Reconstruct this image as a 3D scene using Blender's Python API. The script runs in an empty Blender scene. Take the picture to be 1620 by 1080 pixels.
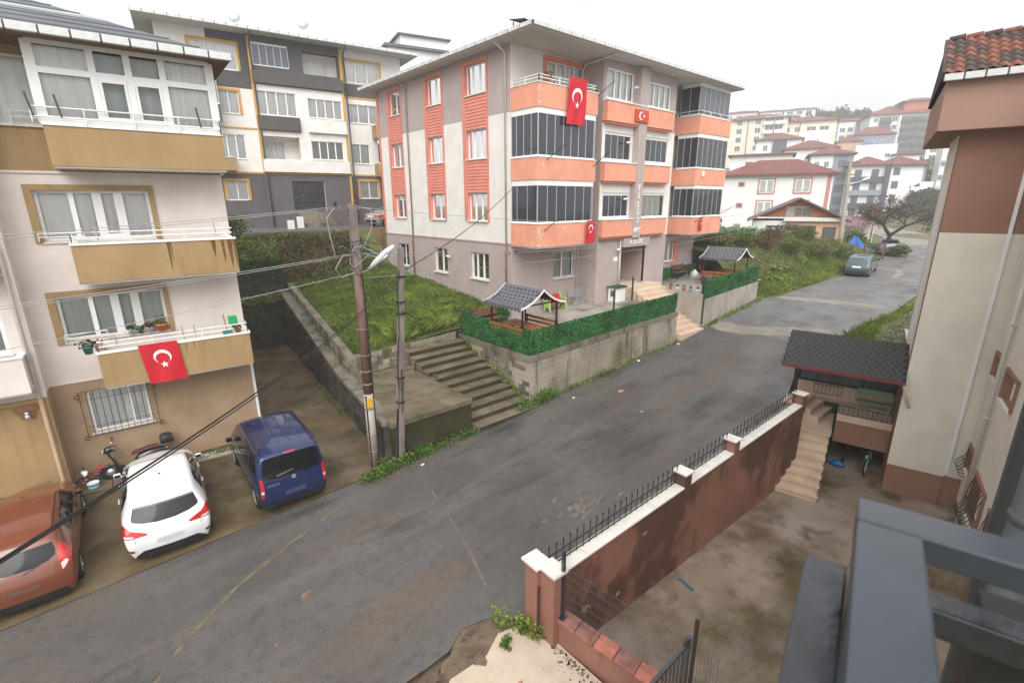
import bpy, bmesh, math, random
import numpy as np
from mathutils import Vector, Matrix
from mathutils.bvhtree import BVHTree

random.seed(7)
RNG = np.random.default_rng(11)
SC = bpy.context.scene
COL = SC.collection
R = math.radians

# ------------------------------------------------------------------ camera, world, sun, exposure
cam = bpy.data.cameras.new('camera')
cam.sensor_width = 36.0
cam.lens = 36.0 * 776.69 / 1620.0
cam.clip_start = 0.05
cam.clip_end = 3000.0
cam.dof.use_dof = True
cam.dof.focus_distance = 16.0
cam.dof.aperture_fstop = 4.5
co = bpy.data.objects.new('camera', cam)
COL.objects.link(co)
_p, _y, _r = R(15.895), R(48.953), R(-0.265)
_F = Vector((math.cos(_y) * math.cos(_p), math.sin(_y) * math.cos(_p), -math.sin(_p)))
_rt = Vector((math.sin(_y), -math.cos(_y), 0))
_up = _rt.cross(_F)
_r2 = math.cos(_r) * _rt + math.sin(_r) * _up
_u2 = -math.sin(_r) * _rt + math.cos(_r) * _up
co.matrix_world = Matrix(((_r2.x, _u2.x, -_F.x, 0), (_r2.y, _u2.y, -_F.y, 0), (_r2.z, _u2.z, -_F.z, 0), (0, 0, 0, 1)))
SC.camera = co

world = bpy.data.worlds.new('World')
SC.world = world
world.use_nodes = True
wn, wl = world.node_tree.nodes, world.node_tree.links
wn.clear()
sky = wn.new('ShaderNodeTexSky')
sky.sky_type = 'NISHITA'
sky.sun_disc = False
sky.sun_elevation = R(52)
sky.sun_rotation = R(200)
sky.air_density = 1.5
sky.dust_density = 5.0
hsv = wn.new('ShaderNodeHueSaturation')
hsv.inputs['Saturation'].default_value = 0.12
bg1 = wn.new('ShaderNodeBackground')
bg1.inputs['Strength'].default_value = 0.05
# the cloud deck: an even pale grey-white layer with faint soft clouds
tc = wn.new('ShaderNodeTexCoord')
cn = wn.new('ShaderNodeTexNoise')
cn.inputs['Scale'].default_value = 2.2
cn.inputs['Detail'].default_value = 4.0
cr = wn.new('ShaderNodeValToRGB')
cr.color_ramp.elements[0].position = 0.35
cr.color_ramp.elements[0].color = (0.68, 0.69, 0.72, 1)
cr.color_ramp.elements[1].position = 0.65
cr.color_ramp.elements[1].color = (0.93, 0.935, 0.95, 1)
bg2 = wn.new('ShaderNodeBackground')
bg2.inputs['Strength'].default_value = 0.47
ads = wn.new('ShaderNodeAddShader')
wo = wn.new('ShaderNodeOutputWorld')
wl.new(sky.outputs[0], hsv.inputs['Color'])
wl.new(hsv.outputs[0], bg1.inputs['Color'])
wl.new(tc.outputs['Generated'], cn.inputs['Vector'])
wl.new(cn.outputs['Fac'], cr.inputs['Fac'])
wl.new(cr.outputs[0], bg2.inputs['Color'])
wl.new(bg1.outputs[0], ads.inputs[0])
wl.new(bg2.outputs[0], ads.inputs[1])
wl.new(ads.outputs[0], wo.inputs['Surface'])

sun = bpy.data.lights.new('sun', 'SUN')
sun.energy = 1.5
sun.angle = R(50)
sun.color = (1.0, 0.97, 0.93)
so = bpy.data.objects.new('sun', sun)
COL.objects.link(so)
# light arrives from behind the camera, high
so.rotation_euler = Vector((0.75, 0.65, -0.95)).to_track_quat('-Z', 'Y').to_euler()

SC.view_settings.view_transform = 'Standard'
SC.view_settings.look = 'None'
SC.view_settings.exposure = 1.02
SC.view_settings.gamma = 1.0
SC.view_settings.use_curve_mapping = False
SC.cycles.max_bounces = 6
SC.cycles.transparent_max_bounces = 12
SC.cycles.volume_bounces = 1
SC.cycles.use_denoising = True

# ------------------------------------------------------------------ materials
MATS = {}


def _nt(name):
 m = bpy.data.materials.new(name)
 m.use_nodes = True
 nt = m.node_tree
 return m, nt, nt.nodes['Principled BSDF'], nt.nodes, nt.links


def mix_col(n, l, fac, a, b, blend='MIX'):
 x = n.new('ShaderNodeMix')
 x.data_type = 'RGBA'
 x.blend_type = blend
 if isinstance(fac, (int, float)):
  x.inputs[0].default_value = fac
 else:
  l.new(fac, x.inputs[0])
 for k, v in ((6, a), (7, b)):
  if isinstance(v, (tuple, list)):
   x.inputs[k].default_value = (*v[:3], 1)
  else:
   l.new(v, x.inputs[k])
 return x.outputs[2]


def noise(n, l, scale, detail=4, rough=0.55, vec=None, stretch=None):
 t = n.new('ShaderNodeTexNoise')
 t.inputs['Scale'].default_value = scale
 t.inputs['Detail'].default_value = detail
 t.inputs['Roughness'].default_value = rough
 if vec is None:
  c = n.new('ShaderNodeTexCoord')
  vec = c.outputs['Object']
 if stretch:
  mp = n.new('ShaderNodeMapping')
  mp.inputs['Scale'].default_value = stretch
  l.new(vec, mp.inputs['Vector'])
  vec = mp.outputs[0]
 l.new(vec, t.inputs['Vector'])
 return t.outputs['Fac']


def ramp(n, l, fac, p0, p1, c0=(0, 0, 0), c1=(1, 1, 1)):
 r = n.new('ShaderNodeValToRGB')
 r.color_ramp.elements[0].position = p0
 r.color_ramp.elements[1].position = p1
 r.color_ramp.elements[0].color = (*c0, 1)
 r.color_ramp.elements[1].color = (*c1, 1)
 l.new(fac, r.inputs[0])
 return r.outputs[0]


def bump(n, l, b, h, strength=0.3, dist=0.02):
 bp = n.new('ShaderNodeBump')
 bp.inputs['Strength'].default_value = strength
 bp.inputs['Distance'].default_value = dist
 l.new(h, bp.inputs['Height'])
 l.new(bp.outputs[0], b.inputs['Normal'])


def mat(name, c, rough=0.8, metal=0.0, var=0.10, scale=1.2, bmp=0.0, bscale=60, spec=0.4, coat=0.0, streak=0.0, streak_c=(0.05, 0.045, 0.035)):
 if name in MATS:
  return MATS[name]
 m, nt, b, n, l = _nt(name)
 b.inputs['Roughness'].default_value = rough
 b.inputs['Metallic'].default_value = metal
 b.inputs['Specular IOR Level'].default_value = spec
 if coat:
  b.inputs['Coat Weight'].default_value = coat
  b.inputs['Coat Roughness'].default_value = 0.03
 if var > 0:
  f = noise(n, l, scale, 6, 0.65)
  lo = tuple(max(0, x * (1 - 2 * var)) for x in c)
  hi = tuple(min(1, x * (1 + 1.2 * var)) for x in c)
  col = mix_col(n, l, ramp(n, l, f, 0.3, 0.7), lo, hi)
  if streak > 0:
   s1 = noise(n, l, 1.0, 5, 0.7, stretch=(2.6, 2.6, 0.16))
   s2 = noise(n, l, 0.7, 3, 0.5)
   mm = n.new('ShaderNodeMath')
   mm.operation = 'MULTIPLY'
   l.new(ramp(n, l, s1, 0.50, 0.74), mm.inputs[0])
   l.new(ramp(n, l, s2, 0.38, 0.66), mm.inputs[1])
   m2 = n.new('ShaderNodeMath')
   m2.operation = 'MULTIPLY'
   m2.inputs[1].default_value = streak
   l.new(mm.outputs[0], m2.inputs[0])
   col = mix_col(n, l, m2.outputs[0], col, streak_c)
  l.new(col, b.inputs['Base Color'])
 else:
  b.inputs['Base Color'].default_value = (*c, 1)
 if bmp > 0:
  bump(n, l, b, noise(n, l, bscale, 3), bmp, 0.01)
 MATS[name] = m
 return m


def layered(name, layers, rough=(0.5, 0.85), bscale=50, bmp=0.4, spec=0.4, rscale=0.8, dist=0.02):
 """layers: (colour, scale, p0, p1, stretch) painted one over another through noise."""
 m, nt, b, n, l = _nt(name)
 col = layers[0][0]
 for (c, s, p0, p1, st) in layers[1:]:
  col = mix_col(n, l, ramp(n, l, noise(n, l, s, 6, 0.62, stretch=st), p0, p1), col, c)
 if not isinstance(col, tuple):
  l.new(col, b.inputs['Base Color'])
 rr = ramp(n, l, noise(n, l, rscale, 4), 0.35, 0.65, (rough[0],) * 3, (rough[1],) * 3)
 l.new(rr, b.inputs['Roughness'])
 b.inputs['Specular IOR Level'].default_value = spec
 bump(n, l, b, noise(n, l, bscale, 5), bmp, dist)
 MATS[name] = m
 return m


def leafmat(name, cols, trans=0.25, rough=0.6, pscale=0.35):
 m, nt, b, n, l = _nt(name)
 g = n.new('ShaderNodeNewGeometry')
 r = n.new('ShaderNodeValToRGB')
 els = r.color_ramp.elements
 els[0].position, els[0].color = 0.0, (*cols[0], 1)
 els[1].position, els[1].color = 1.0, (*cols[-1], 1)
 for i, c in enumerate(cols[1:-1]):
  e = els.new((i + 1) / (len(cols) - 1))
  e.color = (*c, 1)
 l.new(g.outputs['Random Per Island'], r.inputs[0])
 f = ramp(n, l, noise(n, l, pscale, 4), 0.35, 0.65, (0.62,) * 3, (1.25,) * 3)
 col = mix_col(n, l, 1.0, r.outputs[0], f, 'MULTIPLY')
 l.new(col, b.inputs['Base Color'])
 b.inputs['Roughness'].default_value = rough
 b.inputs['Specular IOR Level'].default_value = 0.25
 t = n.new('ShaderNodeBsdfTranslucent')
 l.new(col, t.inputs['Color'])
 mx = n.new('ShaderNodeMixShader')
 mx.inputs[0].default_value = trans
 l.new(b.outputs[0], mx.inputs[1])
 l.new(t.outputs[0], mx.inputs[2])
 l.new(mx.outputs[0], nt.nodes['Material Output'].inputs[0])
 MATS[name] = m
 return m


def clear_glass(name, tint=(0.985, 0.99, 0.985), refl=0.15):
 m, nt, b, n, l = _nt(name)
 n.remove(b)
 t = n.new('ShaderNodeBsdfTransparent')
 t.inputs[0].default_value = (*tint, 1)
 g = n.new('ShaderNodeBsdfGlossy')
 g.inputs['Roughness'].default_value = 0.02
 lw = n.new('ShaderNodeFresnel')
 lw.inputs['IOR'].default_value = 1.55
 k = n.new('ShaderNodeMath')
 k.operation = 'MULTIPLY_ADD'
 k.inputs[1].default_value = 1.0 + refl
 k.inputs[2].default_value = 0.04 * refl
 k.use_clamp = True
 l.new(lw.outputs[0], k.inputs[0])
 mx = n.new('ShaderNodeMixShader')
 l.new(k.outputs[0], mx.inputs[0])
 l.new(t.outputs[0], mx.inputs[1])
 l.new(g.outputs[0], mx.inputs[2])
 l.new(mx.outputs[0], n['Material Output'].inputs[0])
 MATS[name] = m
 return m


def curtain_mat(name, c, tr=0.3):
 m, nt, b, n, l = _nt(name)
 f = noise(n, l, 1.0, 3, 0.5, stretch=(14, 14, 0.5))
 col = mix_col(n, l, ramp(n, l, f, 0.3, 0.7), tuple(x * 0.85 for x in c), c)
 l.new(col, b.inputs['Base Color'])
 b.inputs['Roughness'].default_value = 0.95
 t = n.new('ShaderNodeBsdfTranslucent')
 l.new(col, t.inputs['Color'])
 mx = n.new('ShaderNodeMixShader')
 mx.inputs[0].default_value = tr
 l.new(b.outputs[0], mx.inputs[1])
 l.new(t.outputs[0], mx.inputs[2])
 l.new(mx.outputs[0], n['Material Output'].inputs[0])
 MATS[name] = m
 return m


# plaster and paint
PL = dict(rough=0.9, bmp=0.25, bscale=90, spec=0.25)
w_cream = mat('plaster_cream', (0.76, 0.73, 0.69), var=0.05, streak=0.22, streak_c=(0.40, 0.37, 0.32), **PL)
w_mauve = mat('plaster_mauve', (0.44, 0.36, 0.345), var=0.05, streak=0.3, streak_c=(0.26, 0.20, 0.18), **PL)
w_salmon = mat('plaster_salmon', (0.76, 0.335, 0.225), var=0.07, streak=0.45, streak_c=(0.50, 0.21, 0.14), **PL)
w_coral = mat('siding_coral', (0.68, 0.235, 0.175), var=0.07, rough=0.7)
w_pinkw = mat('plaster_pink_white', (0.73, 0.66, 0.62), var=0.05, streak=0.2, streak_c=(0.45, 0.38, 0.34), **PL)
w_tan = mat('plaster_tan', (0.37, 0.25, 0.125), var=0.07, streak=0.5, streak_c=(0.12, 0.06, 0.02), **PL)
w_tan2 = mat('plaster_tan_base', (0.38, 0.265, 0.17), var=0.09, streak=0.35, streak_c=(0.22, 0.13, 0.08), **PL)
w_grey = mat('plaster_grey', (0.095, 0.09, 0.088), var=0.06, **PL)
w_greyp = mat('plaster_grey_purple', (0.125, 0.11, 0.115), var=0.06, **PL)
w_yell = mat('trim_yellow', (0.56, 0.32, 0.07), var=0.05, rough=0.8)
w_white = mat('plaster_white', (0.74, 0.74, 0.74), var=0.04, streak=0.25, streak_c=(0.5, 0.49, 0.47), **PL)
w_terra = mat('plaster_terracotta', (0.285, 0.155, 0.108), var=0.06, streak=0.2, streak_c=(0.25, 0.12, 0.08), **PL)
w_cream2 = mat('plaster_bone', (0.68, 0.64, 0.55), var=0.05, streak=0.25, streak_c=(0.5, 0.46, 0.38), **PL)
w_brick = mat('brick_red', (0.50, 0.16, 0.08), var=0.2, scale=4, rough=0.9)
w_peach = mat('plaster_peach', (0.60, 0.38, 0.26), var=0.1, **PL)
w_rose = mat('trim_rose', (0.50, 0.20, 0.19), var=0.05)
w_bluegrey = mat('plaster_bluegrey', (0.26, 0.29, 0.34), var=0.05, **PL)
w_slate = mat('plaster_slate', (0.09, 0.095, 0.13), var=0.05, **PL)
w_lemon = mat('plaster_lemon', (0.70, 0.66, 0.54), var=0.05, **PL)
w_soffit = mat('soffit_paint', (0.60, 0.57, 0.55), var=0.05, rough=0.9)
# metal, plastic, timber
pvc = mat('white_upvc', (0.80, 0.80, 0.79), rough=0.35, var=0.02)
alu = mat('aluminium', (0.62, 0.62, 0.62), rough=0.35, metal=0.6, var=0.03)
white_paint = mat('white_paint', (0.78, 0.78, 0.76), rough=0.5, var=0.06)
black_iron = mat('black_iron', (0.018, 0.017, 0.016), rough=0.45, var=0.1, spec=0.5)
dark_steel = mat('anthracite_steel', (0.022, 0.027, 0.035), rough=0.27, var=0.08, spec=1.0)
rail_steel = mat('rail_steel', (0.034, 0.042, 0.054), rough=0.25, var=0.1, scale=9, spec=0.8, streak=.0)
rail_wet = layered('rail_steel_wet', [((0.014, 0.017, 0.022),), ((0.004, 0.005, 0.007), 26, .55, .62, None)], rough=(.12, .45), rscale=22, bmp=.05, spec=1.0)
crack_m = mat('crack_fill', (0.125, 0.112, 0.10), rough=.85, var=.2, scale=5)
grey_pvc = mat('grey_pvc', (0.075, 0.08, 0.085), rough=0.5, var=0.08)
pipe_cream = mat('pipe_cream', (0.62, 0.58, 0.52), rough=0.5, var=0.06)
pipe_mauve = mat('pipe_mauve', (0.40, 0.32, 0.31), rough=0.5, var=0.06)
pipe_rust = mat('pipe_rust', (0.26, 0.12, 0.08), rough=0.7, var=0.2, scale=5)
wood = mat('wood_orange', (0.36, 0.135, 0.04), rough=0.5, var=0.22, scale=6)
wood_dark = mat('wood_dark', (0.16, 0.07, 0.04), rough=0.6, var=0.2, scale=6)
wood_grey = mat('wood_grey', (0.16, 0.12, 0.11), rough=0.7, var=0.2, scale=6)
rubber = mat('rubber', (0.012, 0.012, 0.012), rough=0.75, var=0.1)
chrome = mat('chrome', (0.7, 0.7, 0.7), rough=0.15, metal=1.0, var=0)
alloy = mat('alloy', (0.55, 0.55, 0.56), rough=0.3, metal=0.8, var=0)
plastic_black = mat('plastic_black', (0.02, 0.02, 0.021), rough=0.5, var=0.1)
plastic_red = mat('plastic_red', (0.50, 0.02, 0.02), rough=0.4, var=0.05)
plastic_lime = mat('plastic_lime', (0.36, 0.55, 0.16), rough=0.4, var=0.05)
plastic_white = mat('plastic_white', (0.75, 0.76, 0.76), rough=0.4, var=0.04)
plastic_blue = mat('tarp_blue', (0.02, 0.15, 0.45), rough=0.4, var=0.15, scale=4)
flag_red = mat('flag_red', (0.55, 0.012, 0.025), rough=0.75, var=0.05, scale=3)
flag_white = mat('flag_white', (0.82, 0.82, 0.82), rough=0.75, var=0.0)
sage = mat('sage_paint', (0.26, 0.38, 0.24), rough=0.55, var=0.1, scale=4)
mint = mat('mint_paint', (0.28, 0.52, 0.40), rough=0.4, var=0.05)
grn_iron = mat('green_iron', (0.012, 0.06, 0.03), rough=0.5, var=0.1)
pot_clay = mat('clay', (0.48, 0.17, 0.07), rough=0.7, var=0.1)
teal = mat('teal_plastic', (0.04, 0.2, 0.2), rough=0.5, var=0.05)
cable = mat('cable_black', (0.015, 0.015, 0.016), rough=0.6, var=0)
cable_grey = mat('cable_grey', (0.33, 0.33, 0.33), rough=0.6, var=0)
yellow = mat('sign_yellow', (0.75, 0.42, 0.02), rough=0.5, var=0.05)
# glass
g_clear = clear_glass('glass_clear')
g_dark = mat('glass_tinted', (0.026, 0.03, 0.042), rough=0.05, var=0.0, spec=0.8)
g_car = mat('glass_car', (0.008, 0.009, 0.011), rough=0.06, var=0.0, spec=0.3)
g_blue = mat('glass_bluish', (0.09, 0.10, 0.13), rough=0.06, var=0, spec=0.7)
g_far = mat('glass_far', (0.12, 0.13, 0.15), rough=0.15, var=0.2, scale=0.6, spec=0.6)
cur_w = curtain_mat('curtain_white', (0.94, 0.94, 0.92), .03)
cur_g = curtain_mat('curtain_sage', (0.62, 0.66, 0.64), .06)
cur_y = curtain_mat('curtain_straw', (0.45, 0.38, 0.22))
room_shade = mat('room_shade', (0.02, 0.02, 0.02), var=0)  # near-black colour stands in for the shade of unlit interiors
# mineral
conc = layered('concrete_stained', [((0.16, 0.14, 0.105),), ((0.22, 0.195, 0.155), 0.7, 0.4, 0.6, None), ((0.045, 0.04, 0.03), 1.0, 0.50, 0.70, (1.6, 1.6, 0.22)), ((0.07, 0.075, 0.025), 0.8, 0.52, 0.72, None)], bscale=30, bmp=0.5)
wall_block = layered('block_stained', [((0.29, 0.255, 0.20),), ((0.37, 0.33, 0.27), 0.8, 0.4, 0.6, None), ((0.13, 0.115, 0.06), 0.6, 0.5, 0.68, (1, 1, .6)), ((0.03, 0.027, 0.02), 1.0, 0.55, 0.68, (1.5, 1.5, 0.10)), ((0.04, 0.045, 0.018), 0.45, 0.54, 0.66, (1, 1, .5))], bscale=30, bmp=0.5)
conc_lt = layered('concrete_pale', [((0.31, 0.28, 0.24),), ((0.41, 0.37, 0.32), 0.9, 0.4, 0.6, None), ((0.14, 0.12, 0.095), 1.0, 0.54, 0.75, (2.2, 2.2, 0.3))], bscale=30, bmp=0.4)
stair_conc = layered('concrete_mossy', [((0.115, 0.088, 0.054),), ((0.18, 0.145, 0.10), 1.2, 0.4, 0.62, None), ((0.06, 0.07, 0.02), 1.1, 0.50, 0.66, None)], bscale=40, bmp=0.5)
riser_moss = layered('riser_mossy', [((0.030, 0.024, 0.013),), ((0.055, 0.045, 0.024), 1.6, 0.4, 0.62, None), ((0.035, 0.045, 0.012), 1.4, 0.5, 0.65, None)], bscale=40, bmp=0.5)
stone_dark = layered('stone_dark', [((0.035, 0.032, 0.028),), ((0.085, 0.078, 0.065), 1.5, 0.4, 0.65, None), ((0.045, 0.05, 0.02), 0.9, 0.5, 0.7, None)], bscale=20, bmp=0.6)
travertine = layered('travertine', [((0.56, 0.42, 0.31),), ((0.64, 0.51, 0.40), 1.4, 0.4, 0.6, None), ((0.50, 0.30, 0.17), 0.8, 0.58, 0.75, None)], rough=(0.35, 0.6), bscale=60, bmp=0.1)
marble_cap = mat('marble_cap', (0.72, 0.69, 0.64), rough=0.5, var=0.08, scale=3)
asphalt = layered('asphalt_wet', [((0.074, 0.069, 0.067),), ((0.105, 0.098, 0.093), 0.35, 0.4, 0.62, None), ((0.12, 0.111, 0.102), 1.0, 0.48, 0.66, (0.07, 0.8, 1)), ((0.125, 0.092, 0.066), 0.6, 0.50, 0.74, (0.3, 1.1, 1)), ((0.034, 0.032, 0.032), 0.8, 0.55, 0.72, (0.28, 1.1, 1)), ((0.056, 0.053, 0.052), 4.0, 0.50, 0.82, None), ((0.040, 0.038, 0.038), 30, 0.55, 0.70, None), ((0.25, 0.235, 0.22), 42, 0.63, 0.70, None)], rough=(0.26, 0.7), bscale=90, bmp=0.45, rscale=0.45, dist=0.010)
asphalt_far = layered('asphalt_grey', [((0.125, 0.122, 0.12),), ((0.17, 0.165, 0.16), 0.5, 0.4, 0.65, None), ((0.08, 0.076, 0.073), 0.8, 0.55, 0.72, None)], rough=(0.35, 0.7), bscale=60, bmp=0.4, dist=0.012)
conc_strip = layered('road_concrete', [((0.21, 0.185, 0.155),), ((0.27, 0.24, 0.205), 1.4, 0.4, 0.6, None), ((0.19, 0.16, 0.13), 2.0, 0.56, 0.75, None)], bscale=40, bmp=0.4)
park_conc = layered('parking_concrete', [((0.105, 0.072, 0.036),), ((0.18, 0.14, 0.09), 0.55, 0.44, 0.68, None), ((0.045, 0.038, 0.016), 0.8, 0.48, 0.68, None), ((0.30, 0.26, 0.2), 30, 0.64, 0.74, None)], rough=(0.3, 0.7), bscale=55, bmp=0.4, dist=0.012)
yard_conc = layered('yard_concrete', [((0.27, 0.205, 0.155),), ((0.33, 0.27, 0.23), 0.6, 0.42, 0.62, None), ((0.105, 0.074, 0.030), 0.34, 0.45, 0.60, None), ((0.06, 0.046, 0.020), 0.9, 0.55, 0.72, None)], rough=(0.22, 0.7), bscale=50, bmp=0.3, rscale=0.4, dist=0.012)
beige_conc = layered('beige_concrete', [((0.52, 0.42, 0.32),), ((0.60, 0.50, 0.40), 1.5, 0.4, 0.6, None), ((0.20, 0.14, 0.09), 5.0, 0.64, 0.76, None)], bscale=50, bmp=0.35)
dirt = layered('dirt', [((0.115, 0.08, 0.05),), ((0.19, 0.14, 0.09), 2.5, 0.4, 0.6, None), ((0.045, 0.03, 0.02), 3.0, 0.54, 0.7, None)], bscale=20, bmp=0.9, dist=0.04)
soil_grass = layered('soil_under_grass', [((0.06, 0.08, 0.018),), ((0.10, 0.125, 0.028), 1.0, 0.4, 0.6, None), ((0.075, 0.05, 0.028), 1.6, 0.56, 0.7, None)], bscale=14, bmp=0.9, dist=0.05)
hill_mat = layered('hillside', [((0.075, 0.09, 0.03),), ((0.13, 0.12, 0.05), 0.05, 0.42, 0.6, None), ((0.17, 0.125, 0.07), 0.07, 0.54, 0.68, None), ((0.035, 0.05, 0.018), 0.3, 0.54, 0.66, None)], bscale=2, bmp=0.8, dist=0.3)
terrace_floor = layered('terrace_paving', [((0.27, 0.25, 0.225),), ((0.36, 0.33, 0.29), 0.9, 0.4, 0.6, None), ((0.10, 0.09, 0.08), 0.5, 0.52, 0.66, None)], rough=(0.3, 0.75), bscale=40, bmp=0.3)
shingle = mat('shingle_charcoal', (0.045, 0.046, 0.046), rough=0.85, var=0.12, scale=20, bmp=0.6, bscale=180)
shingle_b = mat('shingle_slate', (0.125, 0.13, 0.145), rough=0.85, var=0.1, scale=20, bmp=0.6, bscale=180)
shingle_d = mat('shingle_underlay', (0.018, 0.018, 0.02), rough=0.9, var=0.05)
roof_grey = mat('roof_sheet_grey', (0.115, 0.12, 0.135), rough=0.6, var=0.12, scale=0.8)
roof_green = mat('roof_sheet_pale', (0.36, 0.40, 0.38), rough=0.6, var=0.1)
roof_red = mat('roof_tile_red', (0.175, 0.066, 0.055), rough=0.8, var=0.15, scale=0.8)
tile_a = mat('clay_tile', (0.20, 0.072, 0.045), rough=0.75, var=0.3, scale=9)
tile_b = mat('clay_tile_dark', (0.075, 0.05, 0.042), rough=0.8, var=0.3, scale=9)
coping_red = mat('coping_tile', (0.42, 0.145, 0.10), rough=0.6, var=0.2, scale=5)
coping_dk = mat('coping_tile_dirty', (0.27, 0.12, 0.095), rough=0.7, var=0.25, scale=5)
brown_wall = layered('brown_wall_paint', [((0.25, 0.115, 0.082),), ((0.30, 0.145, 0.108), 0.9, 0.4, 0.6, None), ((0.115, 0.052, 0.038), 0.42, 0.50, 0.58, (1, 1, 0.8)), ((0.07, 0.05, 0.026), 1.0, 0.55, 0.68, (1.3, 1.3, 0.3)), ((0.36, 0.28, 0.24), 1.7, 0.665, 0.68, (1, 1, 1.8))], bscale=50, bmp=0.3)
gutter_w = mat('gutter_white', (0.62, 0.62, 0.61), rough=0.5, var=0.12, scale=2)
pole_conc = layered('pole_concrete', [((0.40, 0.355, 0.31),), ((0.30, 0.26, 0.22), 2.5, 0.45, 0.6, (1, 1, 0.3)), ((0.20, 0.15, 0.12), 3.5, 0.55, 0.7, (2, 2, 0.3))], bscale=40, bmp=0.3)
pole_rust = layered('pole_rust', [((0.115, 0.055, 0.04),), ((0.16, 0.10, 0.08), 2.0, 0.45, 0.6, (1, 1, 0.3))], bscale=40, bmp=0.3)
pole_grey = layered('pole_grey', [((0.24, 0.20, 0.19),), ((0.15, 0.12, 0.115), 3, 0.45, 0.6, (1, 1, 0.3))], bscale=40, bmp=0.3)
# leaves
lf_grass = leafmat('leaf_grass', [(0.07, 0.12, 0.015), (0.16, 0.24, 0.03), (0.24, 0.33, 0.05), (0.30, 0.32, 0.09)], pscale=.7)
lf_weed = leafmat('leaf_weed', [(0.05, 0.11, 0.015), (0.09, 0.18, 0.025), (0.14, 0.22, 0.04)])
lf_bush = leafmat('leaf_bush', [(0.04, 0.065, 0.015), (0.085, 0.125, 0.025), (0.14, 0.19, 0.04), (0.20, 0.19, 0.06)], pscale=.8)
lf_bank = leafmat('leaf_bank', [(0.05, 0.07, 0.02), (0.11, 0.14, 0.03), (0.18, 0.21, 0.05), (0.24, 0.22, 0.08), (0.19, 0.11, 0.055)], pscale=.8)
lf_ivy = leafmat('leaf_ivy', [(0.015, 0.035, 0.010), (0.03, 0.06, 0.015), (0.06, 0.10, 0.02)])
lf_hedge = leafmat('leaf_hedge', [(0.008, 0.045, 0.012), (0.025, 0.125, 0.03), (0.075, 0.25, 0.07)], trans=0.1, rough=0.45, pscale=2)
lf_cab = leafmat('leaf_cabbage', [(0.10, 0.19, 0.10), (0.17, 0.28, 0.16), (0.25, 0.36, 0.22)])
lf_fig = leafmat('leaf_fig', [(0.12, 0.22, 0.04), (0.19, 0.32, 0.07)])
lf_dry = leafmat('leaf_dry', [(0.11, 0.055, 0.035), (0.17, 0.085, 0.05), (0.10, 0.09, 0.04)])
lf_white = leafmat('leaf_whitish', [(0.36, 0.38, 0.26), (0.50, 0.50, 0.38), (0.2, 0.26, 0.10)])
lf_tree = leafmat('leaf_autumn', [(0.08, 0.065, 0.045), (0.13, 0.085, 0.06), (0.17, 0.085, 0.065), (0.09, 0.10, 0.05)])
lf_forest = leafmat('leaf_forest', [(0.03, 0.04, 0.022), (0.05, 0.06, 0.03), (0.075, 0.08, 0.04)])
bark = mat('bark', (0.06, 0.05, 0.042), rough=0.95, var=0.2, scale=6, bmp=0.6, bscale=30)


def paint(name, c, rough=0.22, metal=0.0):
 return mat(name, c, rough=rough, metal=metal, var=0.03, scale=2, spec=0.5, coat=0.8)


car_white = paint('car_white', (0.78, 0.79, 0.80))
car_blue = paint('car_blue', (0.007, 0.018, 0.082), metal=0.1)
car_copper = paint('car_copper', (0.165, 0.042, 0.016), metal=0.0, rough=0.3)
car_green = paint('car_green', (0.055, 0.105, 0.093), metal=0.2)
car_beige = paint('car_beige', (0.42, 0.37, 0.31), metal=0.2)
car_silver = paint('car_silver', (0.13, 0.14, 0.17), metal=0.2)
lamp_red = mat('lamp_red', (0.50, 0.012, 0.012), rough=0.12, var=0.15, scale=9, spec=0.6, coat=0.6)
lamp_dkred = mat('lamp_dark_red', (0.20, 0.01, 0.012), rough=0.15, var=0.1, scale=9, coat=0.5)
lamp_clear = mat('lamp_clear', (0.62, 0.58, 0.56), rough=0.12, var=0.1, scale=9, coat=0.6)

# ------------------------------------------------------------------ building kit
def V(*a):
 return Vector(a)


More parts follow.
